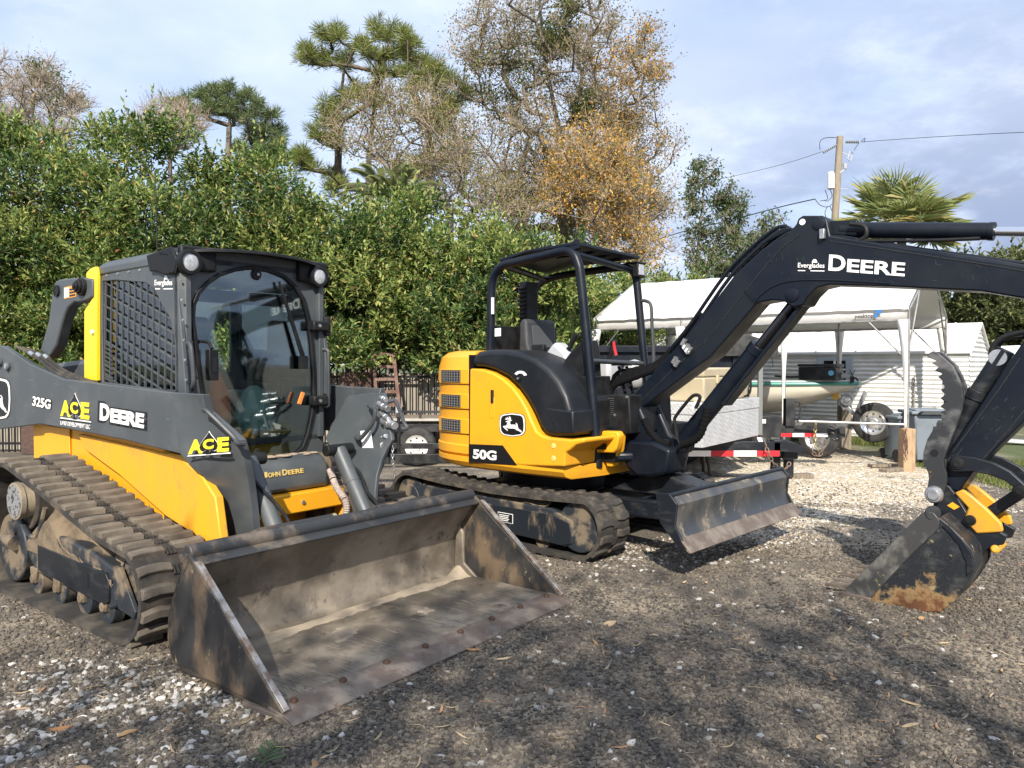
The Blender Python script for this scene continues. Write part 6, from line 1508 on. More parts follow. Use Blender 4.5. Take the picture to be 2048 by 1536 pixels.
thin_tree('scrub_tree', 'low wide tree with pinkish bare twigs crossing in front of the tall pine', [(905, 1000), (900, 420), (880, 350), (850, 310)], 21,
          [(760, 250, 95, 70), (720, 270, 60, 50), (840, 300, 90, 70), (930, 300, 80, 70), (900, 380, 110, 50), (980, 420, 90, 50), (820, 210, 60, 40)], 200, 1300,
          [(3200, .065, .035, [(0, (.28, .16, .10)), (.5, (.42, .25, .16)), (1, (.35, .24, .13))], None), (9500, .075, .05, OLIVE, None)], 53, .10)
thin_tree('bare_tree', 'bare grey tree with a mistletoe ball, at the far left behind the hedge', [(60, 1000), (62, 330), (64, 240), (70, 190)], 30,
          [(20, 190, 60, 80), (90, 220, 75, 70), (150, 240, 45, 50), (90, 170, 35, 40), (40, 280, 90, 50), (-60, 200, 70, 90)], 300, 4200,
          [(3000, .07, .045, TAN, None), (900, .13, .06, MIST, (103, 155, 28, 26)), (300, .12, .06, MIST, (140, 212, 22, 20))], 54, .16)
thin_tree('bare_tree', 'faint bare twiggy tree peeping over the hedge between the two left trees', [(340, 1000), (340, 300), (345, 240)], 28, [(330, 230, 35, 30), (380, 260, 40, 40), (300, 260, 40, 30)], 90, 1300, [(900, .06, .04, TAN, None)], 55, .08)
GREENY = [(0, (.05, .085, .03)), (.5, (.09, .135, .045)), (1, (.15, .19, .065))]
thin_tree('slender_tree', 'slender upright green tree right of the amber tree, against the sky', [(1392, 1000), (1394, 520), (1402, 440), (1410, 350)], 30, [(1410, 350, 24, 34), (1402, 390, 26, 40), (1395, 450, 22, 60, .6), (1400, 520, 30, 30)], 60, 550, [(2300, .16, .07, GREENY, None)], 56, .07, twig_len=.2, dv=.3)
thin_tree('slender_tree', 'shorter slanting green tree next to the slender upright one', [(1400, 1000), (1405, 560), (1440, 460), (1465, 395)], 30.5, [(1465, 400, 26, 28), (1450, 430, 30, 40), (1430, 480, 26, 40, .7), (1480, 425, 14, 24)], 60, 550, [(2300, .16, .07, GREENY, None)], 57, .07, twig_len=.2, dv=.3)
thin_tree('leafy_tree', 'broad green tree just left of the boom bend, behind the white tent', [(1500, 1000), (1500, 600), (1505, 500)], 29, [(1500, 480, 50, 40), (1540, 450, 25, 22), (1460, 520, 50, 40), (1430, 545, 50, 25), (1520, 530, 60, 30)], 80, 900, [(3600, .16, .07, GREENY, None)], 58, .09, twig_len=.25, dv=.6)
for k, (px, py, d, half, lab) in enumerate(((1935, 512, 26, 2.2, 'dark green leafy tree right of the white shed'), (2030, 505, 24, 2.0, 'olive leafy tree cut by the right edge of the picture'), (1370, 545, 27, 1.6, 'low green bush far behind the tent ridge'), (2140, 480, 27, 2.6, 'leafy tree beyond the right edge'))):
    shrub(px, py, d, half, lab, n_shoot=1500, bottom=.2, seed=300 + k, ln=.20, wd=.09, m=leaf_mat('bush leaf %d' % k, [(0, (.05, .07, .022)), (.5, (.10, .125, .042)), (1, (.19, .19, .07))], .5, .2), name='leafy_tree', group='trees behind the tent and shed', ry=1.5, lump=18, cat='tree')
# far wood closing the horizon
rng = np.random.default_rng(77)
C, D = [], []
for k in range(150):
    x = -75 + k * 1.05 + rng.uniform(-.6, .6); y = 60 + rng.uniform(-4, 8); h = rng.uniform(3.0, 5.2) * (1.15 if x < 0 else 1); r_ = rng.uniform(1.6, 2.6); n = 260
    dd = rnd_dir(n, rng, -.3); C.append(np.array([x, y, h * .5]) + dd * np.array([r_, r_, h * .55])); D.append(dd + rnd_dir(n, rng) * .7)
o = leaves_np('far_wood', np.concatenate(C), np.concatenate(D), .75, .5, leaf_mat('far foliage', [(0, (.03, .042, .02)), (1, (.075, .09, .04))], .7, .2), None, .2, rng); tag(o, kind='stuff')

# ---- palms
def fan_palm(px, py, d, rad, seed):
    rng = np.random.default_rng(seed); c = P3(px, py, d); root = thing('fan_palm', 'cabbage palm with a round head of fan fronds behind the excavator boom', 'palm', (c[0], c[1], 0), 0)
    b = MB(); b.tube([(.0, 0, -.1), (.05, 0, c[2] * .5), (0, 0, c[2])], .18, n=10, smooth=4, taper=.15); b.build('trunk', BARK, root)
    C, D = [], []; A, B = [], []
    V_, F_ = [], []
    for k in range(46):
        el = rng.uniform(-.25, 1.15); az = rng.random() * 2 * math.pi; ax = np.array([math.cos(az) * math.cos(el), math.sin(az) * math.cos(el), math.sin(el)]); L_ = rad * rng.uniform(.45, .62)
        hub = np.array([0, 0, c[2]]) + ax * L_ + np.array([0, 0, -.10 * (1 - el)]); A.append((0, 0, c[2] - .1)); B.append(hub)
        sd_ = np.cross(ax, [0, 0, 1]); sd_ /= np.linalg.norm(sd_); up = np.cross(sd_, ax)
        for j in range(28):
            t = (j / 27 * 2 - 1) * 1.75; dv = ax * math.cos(t) + sd_ * math.sin(t); ll = rad * .56 * (1 - .22 * abs(t) / 1.75) * rng.uniform(.9, 1.1); w = .028
            n_ = up * .3 * abs(math.sin(t)); tip = hub + (dv + n_ * .3) * ll - np.array([0, 0, ll * rng.uniform(.02, .22)]); mid = hub + (dv + n_ * .3) * ll * .55; s2_ = np.cross(dv, up); s2_ /= np.linalg.norm(s2_) + 1e-9
            i0 = len(V_); V_ += [hub, mid + s2_ * w, tip, mid - s2_ * w]; F_ += [(i0, i0 + 1, i0 + 2), (i0, i0 + 2, i0 + 3)]
    np_mesh('crown', np.array(V_), np.array(F_), leaf_mat('fan frond', [(0, (.19, .24, .085)), (.7, (.34, .38, .14)), (.96, (.46, .42, .18)), (1, (.48, .34, .10))], .45, .25), root)
    limbs_np('petioles', A, B, np.full(len(A), .02), np.full(len(A), .012), mat('petiole', (.20, .20, .06), .6), root, 4)
fan_palm(1803, 456, 28, 2.25, 61)
rng = np.random.default_rng(62); c = P3(785, 398, 17.5)
root = thing('feather_palm', 'feathery palm fronds sticking up over the hedge left of the excavator', 'palm', (c[0], c[1], 0), 0)
b = MB(); b.tube([(0, 0, -.1), (0, 0, c[2])], .10, n=8); b.build('trunk', BARKD, root)
V_, F_ = [], []
for k in range(22):
    az = rng.random() * 2 * math.pi; el = rng.uniform(.35, 1.1); h = np.array([math.cos(az), math.sin(az), 0]); sd_ = np.array([-h[1], h[0], 0]); L_ = rng.uniform(1.2, 1.7)
    for j in range(26):
        f = (j + 1) / 27; p = np.array([0, 0, c[2]]) + h * L_ * f * math.cos(el) + np.array([0, 0, L_ * (f * math.sin(el) - .45 * f * f)])
        for sg in (-1, 1):
            dv = sd_ * sg * .8 + h * .6 + np.array([0, 0, .15 - .3 * f]); dv /= np.linalg.norm(dv); ll = .36 * (1 - .5 * f); w = np.array([0, 0, .012]) + h * .01; i0 = len(V_); V_ += [p, p + dv * ll * .5 + w, p + dv * ll - np.array([0, 0, .05]), p + dv * ll * .5 - w]; F_ += [(i0, i0 + 1, i0 + 2), (i0, i0 + 2, i0 + 3)]
np_mesh('crown', np.array(V_), np.array(F_), leaf_mat('feather frond', [(0, (.11, .14, .05)), (1, (.22, .24, .09))], .45, .2), root)

# ---- trees behind the photographer, which dapple the foreground
def shade_tree(x, y, blobs, label, seed, n=2600):
    rng = np.random.default_rng(seed); root = thing('shade_tree', label, 'tree', (x, y, 0), 0, 'trees behind the yard'); T = []
    for (bx, by, bz, r_) in blobs:
        dd = rnd_dir(26, rng) * r_ * rng.random((26, 1)) ** .4; T.append(dd + np.array([bx - x, by - y, bz]))
    nodes, par, ends = skeleton([(0, 0, -.1), (0, 0, 1.6), (.1, 0, 3.2)], np.concatenate(T), rng, .08, .6, .4); tree_wood(nodes, par, .012, .16, 'trunk', BARK, root)
    E = nodes[ends]; k = rng.integers(0, len(E), n); leaves_np('crown', E[k] + rng.normal(0, .26, (n, 3)), rnd_dir(n, rng), .16, .075, HLEAF, root, .2, rng)
# crown height over the drop of the sun's rays gives where each crown's shade lands
K_ = 1 / math.tan(SUN_EL)
def over(gx, gy, z, r_): return (gx, gy - z * K_, z, r_)
shade_tree(-2.6, -5.2, [over(-2.2, 3.3, 5.2, 1.0), over(-1.3, 3.1, 5.6, .9), over(-.5, 3.5, 6.0, .8), over(-1.6, 2.3, 5.0, .9), over(-.4, 2.6, 5.6, 1.0), over(.2, 4.3, 6.2, .55), over(-2.9, 2.4, 5.0, .9), over(-.6, 4.6, 6.4, .5)], 'leafy tree behind the photographer shading the loader bucket', 81, 1700)
shade_tree(1.6, -4.8, [over(.6, 2.2, 5.0, .9), over(1.3, 3.0, 5.4, .8), over(.9, 3.9, 6.0, .6), over(.4, 3.2, 5.5, .7), over(1.5, 4.6, 6.2, .4)], 'leafy tree behind the photographer shading the dark gravel', 82, 480)

# ================================================================== fence, brick pillar, ladder
FY = 13.35
fence = thing('picket_fence', 'black iron picket fence with pale boards behind it, under the hedge', 'fence', (-4, FY, 0), 0)
b = MB()
x = -9.0
while x < 2.6:
    b.beam((x + 4, 0, 0), (x + 4, 0, 1.44), .022, .022, (0, 1, 0)); x += .105
b.build('picket', BLACKP, fence)
b = MB()
for z in (.15, 1.30): b.beam((-5, .0, z), (6.6, 0, z), .03, .04)
b.build('rail', BLACKP, fence)
b = MB(); b.span((-5, .22, 0), (6.6, .25, 1.36)); b.build('board_panel', mat('pale fence boards', (.33, .30, .25), .85, col2=(.22, .19, .155), scale=4, stretch=(8, 1, .4)), fence)
BRICK = mat('red brick', (.09, .05, .04), .9)  # brick and mortar darkened, the shade on the pillars put into the colour
N, L = BRICK.node_tree.nodes, BRICK.node_tree.links; bt = N.new('ShaderNodeTexBrick'); bt.inputs['Scale'].default_value = 7; bt.inputs['Color1'].default_value = (.10, .052, .04, 1); bt.inputs['Color2'].default_value = (.06, .035, .03, 1); bt.inputs['Mortar'].default_value = (.09, .08, .07, 1); bt.inputs['Mortar Size'].default_value = .015
tcb = N.new('ShaderNodeTexCoord'); mpb = N.new('ShaderNodeMapping'); mpb.inputs['Rotation'].default_value = (R(90), 0, 0); L.new(tcb.outputs['Object'], mpb.inputs[0]); L.new(mpb.outputs[0], bt.inputs['Vector']); L.new(bt.outputs[0], N['Principled BSDF'].inputs['Base Color'])
for px, lab in ((718, 'red brick fence pillar left of the leaning ladder'), (90, 'red brick fence pillar in shade behind the rear of the loader')):
    q = P3(px, 800, FY - .05); pl_ = thing('brick_pillar', lab, 'pillar', (q[0], q[1], 0), 0, 'brick pillars of the fence')
    b = MB(); b.span((-.26, -.26, 0), (.26, .26, 1.34)); b.build('shaft', BRICK, pl_, bevel=.004); b = MB(); b.span((-.28, -.28, 1.34), (.28, .28, 1.38)); b.build('cap', BRICK, pl_, bevel=.006)
RUSTL = mat('rusty ladder steel', (.12, .062, .045), .8, col2=(.20, .13, .10), scale=9, bump=.2)
lad = thing('ladder', 'rusty narrow ladder leaning upright beside the brick pillar', 'ladder', tuple(P3(770, 905, 12.75)), 0); lo = Vector(P3(770, 905, 12.75)); lad.location = (lo.x, lo.y, 0)
tl_, tr_, bl_, br_ = [Vector(P3(*q, dd)) - Vector((lo.x, lo.y, 0)) for q, dd in (((746, 706), 12.95), ((787, 706), 12.95), ((757, 842), 12.65), ((802, 842), 12.65))]
for a, c in ((tl_, bl_), (tr_, br_)):
    e_ = c + (c - a) * ((c.z) / (a.z - c.z)); b = MB(); b.beam(a, e_, .055, .03, (0, 1, 0)); b.build('side_rail', RUSTL, lad, bevel=.003)
for k in range(8):
    f = .02 + .185 * k; b = MB(); b.beam(tl_ + (bl_ - tl_) * f, tr_ + (br_ - tr_) * f, .05, .03, (0, 1, 0)); b.build('rung', RUSTL, lad)

# ================================================================== utility trailer seen between the machines
BLKM = mat('black trailer paint', (.010, .011, .013), .4, col2=(.03, .03, .032), scale=6, rvar=.2)
def wheel(c, r_, w, parent, rimm, facing=-1, spokes=True):
    """Wheel with its axle along Y, outside face towards -Y."""
    c = Vector(c); b = MB(); b.lathe([(r_ * .60, -w * .5), (r_ * .88, -w * .5), (r_ * .97, -w * .40), (r_, -w * .2), (r_, w * .2), (r_ * .97, w * .40), (r_ * .88, w * .5), (r_ * .6, w * .5)], c, 'y', 36); t = b.build('wheel', TYRE, parent, sharp=60)
    b = MB(); b.lathe([(.001, -w * .36), (r_ * .12, -w * .42), (r_ * .20, -w * .40), (r_ * .22, -w * .30), (r_ * .36, -w * .26), (r_ * .46, -w * .32), (r_ * .52, -w * .38), (r_ * .60, -w * .50), (r_ * .62, -w * .46), (r_ * .58, w * .3), (.001, w * .3)], c, 'y', 32); rm = b.build('rim', rimm, t, sharp=50)
    b = MB()
    for k in range(8): a = 2 * math.pi * k / 8; b.cyl(c + Vector((r_ * .44 * math.cos(a), -w * .325, r_ * .44 * math.sin(a))), c + Vector((r_ * .44 * math.cos(a), -w * .30, r_ * .44 * math.sin(a))), r_ * .055, n=8)
    b.build('rim_hole', BLACKD, t)
    b = MB()
    for k in range(5): a = 2 * math.pi * k / 5 + .3; b.cyl(c + Vector((r_ * .28 * math.cos(a), -w * .36, r_ * .28 * math.sin(a))), c + Vector((r_ * .28 * math.cos(a), -w * .26, r_ * .28 * math.sin(a))), r_ * .03, n=6)
    b.build('wheel_nut', ZINC, t); return t
def chain(path, r_, m, name, parent, wire=.006):
    P_ = smooth_path(path, 12); L_ = [0]
    for i in range(1, len(P_)): L_.append(L_[-1] + (P_[i] - P_[i - 1]).length)
    b = MB(); n = int(L_[-1] / (r_ * 2.6)); 
    for k in range(n):
        s_ = L_[-1] * (k + .5) / n; i = next(j for j in range(1, len(L_)) if L_[j] >= s_); f = (s_ - L_[i - 1]) / (L_[i] - L_[i - 1] + 1e-9); p = P_[i - 1].lerp(P_[i], f); d = (P_[i] - P_[i - 1]).normalized()
        a = Vector((1, 0, 0)) if k % 2 else Vector((0, 1, 0)); a = (a - d * a.dot(d)).normalized()
        ring = [p + d * math.cos(t) * r_ * 1.6 + a * math.sin(t) * r_ for t in np.linspace(0, 2 * math.pi, 11)]; b.tube(ring, wire, n=5)
    return b.build(name, m, parent)
def tape(parent, x0, x1, y, z, h, segs=6, start=0, mr=REDD):
    for k in range(segs):
        a, c = x0 + (x1 - x0) * k / segs, x0 + (x1 - x0) * (k + 1) / segs; b = MB(); b.span((a, y - .003, z), (c, y, z + h)); b.build('reflective_tape', mr if (k + start) % 2 == 0 else WHITEP, parent)
ut = thing('utility_trailer', 'black flatbed utility trailer half hidden behind the excavator', 'trailer', (-1.0, 12.2, 0), 0)
b = MB(); b.beam((-1.3, -.55, .56), (1.8, -.55, .56), .05, .12); b.beam((-1.3, 1.0, .56), (1.8, 1.0, .56), .05, .12)
for x in (-1.28, -.3, .7, 1.75): b.beam((x, -.52, .56), (x, .98, .56), .06, .10)
for x in (-1.2, -.38, .0, 1.6): b.beam((x, -.56, .30), (x, -.56, .80), .035, .035, (0, 1, 0))
b.beam((-1.3, -.56, .80), (1.8, -.56, .80), .04, .04)
b.build('frame', BLKM, ut, bevel=.004)
b = MB()
for k in range(7): b.span((-1.25, -.5 + .21 * k, .625), (1.75, -.31 + .21 * k, .66))
b.build('deck_boards', OLDWOOD, ut, bevel=.004)
b = MB(); b.span((-1.2, -.62, .665), (-.05, -.45, .70)); b.build('loose_plank', mat('pale plank', (.40, .38, .34), .8, col2=(.3, .27, .23), scale=6), ut, bevel=.003)
wheel((-.42, -.62, .29), .29, .19, ut, mat('white steel rim', (.70, .69, .66), .45, col2=(.4, .3, .2), scale=12, lo=.6, hi=.7)); wheel((.42, -.62, .29), .29, .19, ut, WHITEP)
# its tongue reaches forward beside the loader arm
b = MB(); b.beam((-1.4, -1.25, .36), (.6, -1.25, .36), .05, .08); b.beam((-1.5, -2.55, .34), (.25, -2.55, .34), .08, .12); b.cyl((-.55, -2.6, .28), (-.55, -2.6, .82), .035, n=14); b.cyl((-.42, -2.5, .30), (-.42, -2.5, .90), .022, n=12); b.box((-.42, -2.5, .88), (.06, .06, .07)); b.build('tongue', BLKM, ut, bevel=.006)
o = Vector((-1.08, -2.595, .325)); lettering('maker_lettering', 'BigTex', o, Vector((.52, 0, 0)), Vector((0, 0, .075)), YELD, ut, bold=.04)
b = MB(); b.cyl((-.42, -2.5, .91), (-.42, -2.5, .98), .04, n=14); b.build('jack_cap', LGREY, ut)
chain([Vector((-.48, -2.62, .52)), Vector((-.47, -2.66, .32)), Vector((-.45, -2.62, .10))], .014, ZINC, 'safety_chain', ut)

# ================================================================== dump trailer with toolbox and cooler
DT = (1.25, 10.2)
dump = thing('dump_trailer', 'black high-sided dump trailer with red and white tape behind the excavator boom', 'trailer', (DT[0], DT[1], 0), 0)
dz = lambda y, d: CAM_H - (y - HZ) * d / F_PX
def dl(px, py, d): q = P3(px, py, d); return Vector((q[0] - DT[0], q[1] - DT[1], q[2]))
a, c = dl(1196, 694, 11.2), dl(1500, 690, 11.2)
b = MB()
b.span((a.x, a.y, .62), (c.x, a.y + .05, a.z)); b.span((a.x, a.y + 1.9, .62), (c.x, a.y + 1.95, a.z)); b.span((a.x, a.y + .05, .62), (c.x, a.y + 1.9, .70)); b.span((c.x - .05, a.y + .05, .70), (c.x, a.y + 1.9, a.z))
for k in range(5): x = a.x + (c.x - a.x) * (k + .5) / 5; b.span((x - .04, a.y - .05, .62), (x + .04, a.y, a.z - .08))
b.span((a.x - .02, a.y - .06, a.z - .08), (c.x + .02, a.y + .06, a.z + .02)); body = b.build('dump_body', NAVY, dump, bevel=.008)
b = MB(); c1, c2 = dl(1338, 898, 9.9), dl(1562, 902, 9.9); b.span((c1.x - .9, c1.y, c1.z - .10), (c2.x, c1.y + .10, c1.z + .09)); b.span((c1.x - .5, c1.y + .1, c1.z - .08), (c1.x + .9, c1.y + 2.6, c1.z + .07))
cp0, cp1 = dl(1545, 890, 9.95), dl(1608, 897, 9.95); b.prism([(cp0.x, cp0.z - .07), (cp0.x, cp0.z + .07), (cp0.x + .2, cp0.z + .06), (cp1.x - .05, cp1.z + .04), (cp1.x, cp1.z + .01), (cp1.x - .03, cp1.z - .05), (cp0.x + .2, cp0.z - .09)], c1.y, c1.y + .16)
frm = b.build('frame', NAVYW, dump, bevel=.01)
tape(frm, c1.x - .05, c2.x - .02, c1.y - .002, c1.z - .095, .075, 5, 0)
b = MB(); tp_ = [dl(p, q, 11.15) for p, q in ((1430, 705), (1450, 682), (1480, 668), (1520, 676), (1556, 690), (1552, 708), (1520, 716), (1480, 716), (1445, 716))]
rng = np.random.default_rng(5); rings = []
for k in range(12): rings.append([(p.x + rng.uniform(-.02, .02), a.y - .12 + .16 * k, p.z + rng.uniform(-.02, .02) + .03 * math.sin(k + i)) for i, p in enumerate(tp_)])
b.loft(rings); b.tube([dl(1540, 705, 11.1), dl(1546, 725, 11.1), dl(1545, 735, 11.1)], .008); b.build('rolled_tarp', mat('black tarp', (.018, .018, .019), .7, col2=(.05, .05, .05), scale=8, bump=.6, bscale=18), dump, sharp=25)
b = MB(); p, q = dl(1522, 690, 10.9), dl(1522, 870, 10.9); b.span((p.x - .03, p.y, q.z), (p.x + .03, p.y + .05, p.z)); b.build('mesh_post', mat('grey mesh', (.16, .17, .17), .6), dump)
for px in (1551, 1577):
    b = MB(); p = dl(px, 912, 10.2); f_ = .03; b.span((p.x - .055, p.y - .05, f_), (p.x + .055, p.y + .05, p.z)); b.build('stand_leg', NAVYW, dump, bevel=.01)
b = MB(); p = dl(1578, 908, 10.1); b.box((p.x, p.y, p.z), (.2, .14, .13)); b.build('leg_bracket', NAVYW, dump, bevel=.02)
RCH = mat('rusty chain', (.16, .10, .07), .7, .3, col2=(.25, .2, .16), scale=30)
chain([dl(1530, 886, 9.8), dl(1536, 905, 9.78), dl(1546, 925, 9.8), dl(1558, 937, 9.85), dl(1570, 938, 9.85), dl(1580, 925, 9.9)], .022, RCH, 'safety_chain', dump, .007)
wheel((-.2, .25, .36), .36, .24, dump, BLKM); wheel((.75, .25, .36), .36, .24, dump, BLKM)
for px, py, lab in ((1594, 946, 'short timber block lying under the dump trailer stand'),):
    q = P3(px, py, 10.3); bl = MB(); bl.box((q[0], 10.3, .03), (.42, .14, .06), Euler((0, 0, .2)).to_matrix()); tag(bl.build('timber_block', OLDWOOD, None, bevel=.006), lab, 'timber')
# angled aluminium toolbox
tread = mat('diamond plate', (.74, .75, .76), .38, .45, col2=(.62, .62, .62), scale=5, rvar=.1)
N, L = tread.node_tree.nodes, tread.node_tree.links; pbn = N['Principled BSDF']; tcd = N.new('ShaderNodeTexCoord'); mpd = N.new('ShaderNodeMapping'); mpd.inputs['Rotation'].default_value = (R(45), R(20), R(45)); mpd.inputs['Scale'].default_value = (26, 26, 26); L.new(tcd.outputs['Object'], mpd.inputs[0]); ck = N.new('ShaderNodeTexVoronoi'); ck.feature = 'F1'; ck.inputs['Scale'].default_value = 1.0; ck.inputs['Randomness'].default_value = .15; L.new(mpd.outputs[0], ck.inputs['Vector']); bpd = N.new('ShaderNodeBump'); bpd.inputs['Strength'].default_value = .6; bpd.inputs['Distance'].default_value = .01; L.new(ck.outputs['Distance'], bpd.inputs['Height']); L.new(bpd.outputs[0], pbn.inputs['Normal'])
cr = P3(1405, 896, 9.0); zb = cr[2]
e1 = np.array([.59, .81]); e2 = np.array([-.80, .59]); Pc = cr[:2]
def solve_len(dr, px):
    k = (px - 1024) / F_PX; return (Pc[0] - k * Pc[1]) / (k * dr[1] - dr[0])
l1, l2 = solve_len(e1, 1518), solve_len(e2, 1312)
Rr, Ll = Pc + e1 * l1, Pc + e2 * l2; Bk = Ll + np.array([.75, 1.2]); 
tb = thing('toolbox', 'silver diamond plate trailer toolbox with a hinged lid, under the tan cooler', 'toolbox', (Pc[0], Pc[1], 0), 0)
plan_t = [tuple(q - Pc) for q in (Pc, Rr, Bk, Ll)]
zt_ = P3(1405, 806, 9.0)[2]; zl_ = P3(1405, 832, 9.0)[2]
b = MB(); b.prism(plan_t, zb, zl_, 'z'); b.build('body', tread, tb, bevel=.006)
cen = np.mean(plan_t, 0); b = MB(); b.prism([tuple(cen + (np.array(p) - cen) * 1.015) for p in plan_t], zl_ + .004, zt_, 'z'); b.build('lid', tread, tb, bevel=.012)
# tan cooler
co_ = thing('cooler', 'tan hard-sided cooler box standing on the silver toolbox', 'cooler', (Pc[0], Pc[1], 0), 0)
TANP = mat('tan plastic', (.47, .40, .27), .5, col2=(.42, .35, .23), scale=4)
cc = np.array([.02, .03]); w1 = e1 * 1.60; w2 = e2 * .50
A0 = cc + e1 * .05 + e2 * .02
plan_c = [A0, A0 + w1, A0 + w1 + w2, A0 + w2]; cen = np.mean(plan_c, 0); z0 = zt_ + .004; z1 = P3(1405, 755, 9.05)[2]; z2 = P3(1405, 736, 9.05)[2]
b = MB(); b.loft([[(*(cen + (p - cen) * k), z) for p in plan_c] for z, k in ((z0, .93), (z1, .985))]); b.build('body', TANP, co_, bevel=.02)
b = MB(); b.prism([tuple(p) for p in plan_c], z1 + .004, z2, 'z'); b.build('lid', TANP, co_, bevel=.02)
b = MB()
for f in (.25, .72): p = A0 + w1 * f - e2 * .008; b.box((p[0], p[1], z1 - .03), (.05, .03, .10), Euler((0, 0, math.atan2(e1[1], e1[0]))).to_matrix())
b.build('latch', TANP, co_, bevel=.006)
b = MB(); p = A0 + w1 * .86 - e2 * .03; b.tube([(p[0], p[1], z1 - .02), (p[0] + .04, p[1] - .03, z1 - .06), (p[0] + .03, p[1] - .03, z1 - .22), (p[0] - .04, p[1], z1 - .27)], .013, smooth=4); b.build('rope_handle', BLACKP, co_)

# ================================================================== equipment trailer tongue in front of the boat
ET = thing('equipment_trailer', 'black trailer tongue with yellow lettering and hanging chain in front of the boat', 'trailer', tuple(Vector(P3(1600, 870, 11.4)) * Vector((1, 1, 0)).length if False else (P3(1600, 870, 11.4)[0], 11.4, 0)), 0)
ex = ET.location.x
def el_(px, py, d=11.4): q = P3(px, py, d); return Vector((q[0] - ex, q[1] - 11.4, q[2]))
p, q = el_(1512, 852), el_(1655, 878)
b = MB(); b.span((p.x - 1.6, 0, q.z + .03), (q.x, .12, p.z)); b.span((el_(1516, 832).x, -.06, el_(1516, 874).z), (el_(1560, 832).x, .3, el_(1516, 832).z)); b.span((q.x, -.02, q.z + .02), (el_(1690, 860).x, .14, p.z - .02)); b.span((p.x - 2.5, .1, q.z), (p.x - .5, 2.6, p.z)); et_f = b.build('tongue', BLKM, ET, bevel=.006)
b = MB(); j0, j1 = el_(1570, 797), el_(1588, 852); b.span((j0.x, -.05, j1.z), (j1.x, .08, j0.z)); b.tube([el_(1591, 803, 11.35), el_(1600, 806, 11.35), el_(1601, 825, 11.35), el_(1596, 845, 11.35)], .016, smooth=4); b.build('jack', BLKM, ET, bevel=.006)
tape(et_f, el_(1522, 0).x, q.x, -.002, q.z + .032, .055, 6, 0)
o = el_(1519, 866); o.y = -.001; lettering('maker_lettering', 'BigTex', o, Vector((el_(1563, 0).x - o.x, 0, 0)), Vector((0, 0, .07)), YELD, et_f, bold=.05)
o2 = el_(1518, 846); poly_decal('data_plate', [(0, 0), (1, 0), (1, 1), (0, 1)], Vector((o2.x, -.061, o2.z)), Vector((.08, 0, 0)), Vector((0, 0, .06)), WHITEP, ET)
b = MB(); b.span((el_(1512, 842).x, -.07, el_(1512, 874).z), (el_(1558, 842).x, -.062, el_(1512, 834).z)) if False else None
GCH = mat('yellow zinc chain', (.42, .33, .16), .45, .7)
chain([el_(1631, 846, 11.3), el_(1630, 870, 11.3), el_(1631, 890, 11.3), el_(1637, 902, 11.3)], .022, GCH, 'safety_chain', ET, .007); chain([el_(1620, 880, 11.3), el_(1625, 903, 11.28), el_(1637, 912, 11.28), el_(1646, 898, 11.3), el_(1650, 880, 11.3)], .022, RCH, 'safety_chain', ET, .007)
b = MB()
for k in range(14): b.tube([el_(1656 + rng.uniform(0, 6), 850 + 2 * k, 11.35), el_(1672 + rng.uniform(-3, 6), 856 + 2 * k, 11.3), el_(1680 + rng.uniform(-4, 3), 868 + k, 11.35)], .009, smooth=3)
b.build('cable_loop', BLKM, ET); wheel((-1.6, .5, .33), .33, .2, ET, BLKM)

# ================================================================== white party tent
TA, TB = np.array([1.5, 14.4]), np.array([5.67, 11.1]); td = (TB - TA) / np.linalg.norm(TB - TA); tn = np.array([-td[1], td[0]]); TLEN = np.linalg.norm(TB - TA)
tent = thing('canopy_tent', 'white fabric party tent over the boat, with a stained roof', 'tent', (TA[0], TA[1], 0), math.atan2(td[1], td[0]))
TF = mat('white tarp fabric', (.86, .85, .83), .65, col2=(.80, .775, .73), scale=1.3, lo=.45, hi=.75, col3=(.55, .43, .32), scale3=1.1, lo3=.66, hi3=.80, bump=.9, bscale=5)
Nt, Lt = TF.node_tree.nodes, TF.node_tree.links; pbt = Nt['Principled BSDF']; trn = Nt.new('ShaderNodeBsdfTranslucent'); trn.inputs[0].default_value = (.75, .73, .68, 1); mxt = Nt.new('ShaderNodeMixShader'); mxt.inputs[0].default_value = .22; Lt.new(pbt.outputs[0], mxt.inputs[1]); Lt.new(trn.outputs[0], mxt.inputs[2]); Lt.new(mxt.outputs[0], Nt['Material Output'].inputs[0])
ZE, ZV, ZR, WT = 2.36, 2.13, 3.12, 3.0
b = MB(); NX, NY2 = 40, 24; V_ = []
prof_t = [(.03, ZV), (.025, ZE - .075), (-.03, ZE - .045)] + [(WT / 2 * f, ZE + (ZR - ZE) * f) for f in np.linspace(.015, 1, 10)] + [(WT - WT / 2 * f, ZE + (ZR - ZE) * f) for f in np.linspace(.9, .015, 9)] + [(WT + .03, ZE - .045), (WT - .025, ZE - .075), (WT - .03, ZV)]
rng = np.random.default_rng(8)
for i in range(NX + 1):
    x = TLEN * i / NX; sag = .018 * abs(math.sin(math.pi * i / NX * 3))
    for j, (y, z) in enumerate(prof_t):
        f = min(j, len(prof_t) - 1 - j); V_.append((x, y, z - sag * (.35 if 2 < f < 9 else 0) * math.sin(math.pi * min(1, f / 9)) + (.005 * math.sin(i * 1.9 + j * 1.3) if f > 0 else .006 * math.sin(i * 2.3)) + rng.uniform(-.004, .004)))
n_ = len(prof_t); b.add(V_, [(i * n_ + j, i * n_ + j + 1, (i + 1) * n_ + j + 1, (i + 1) * n_ + j) for i in range(NX) for j in range(n_ - 1)])
rfo = b.build('roof', TF, tent, sharp=14); rfo.modifiers.new('solid', 'SOLIDIFY').thickness = .006
b = MB()
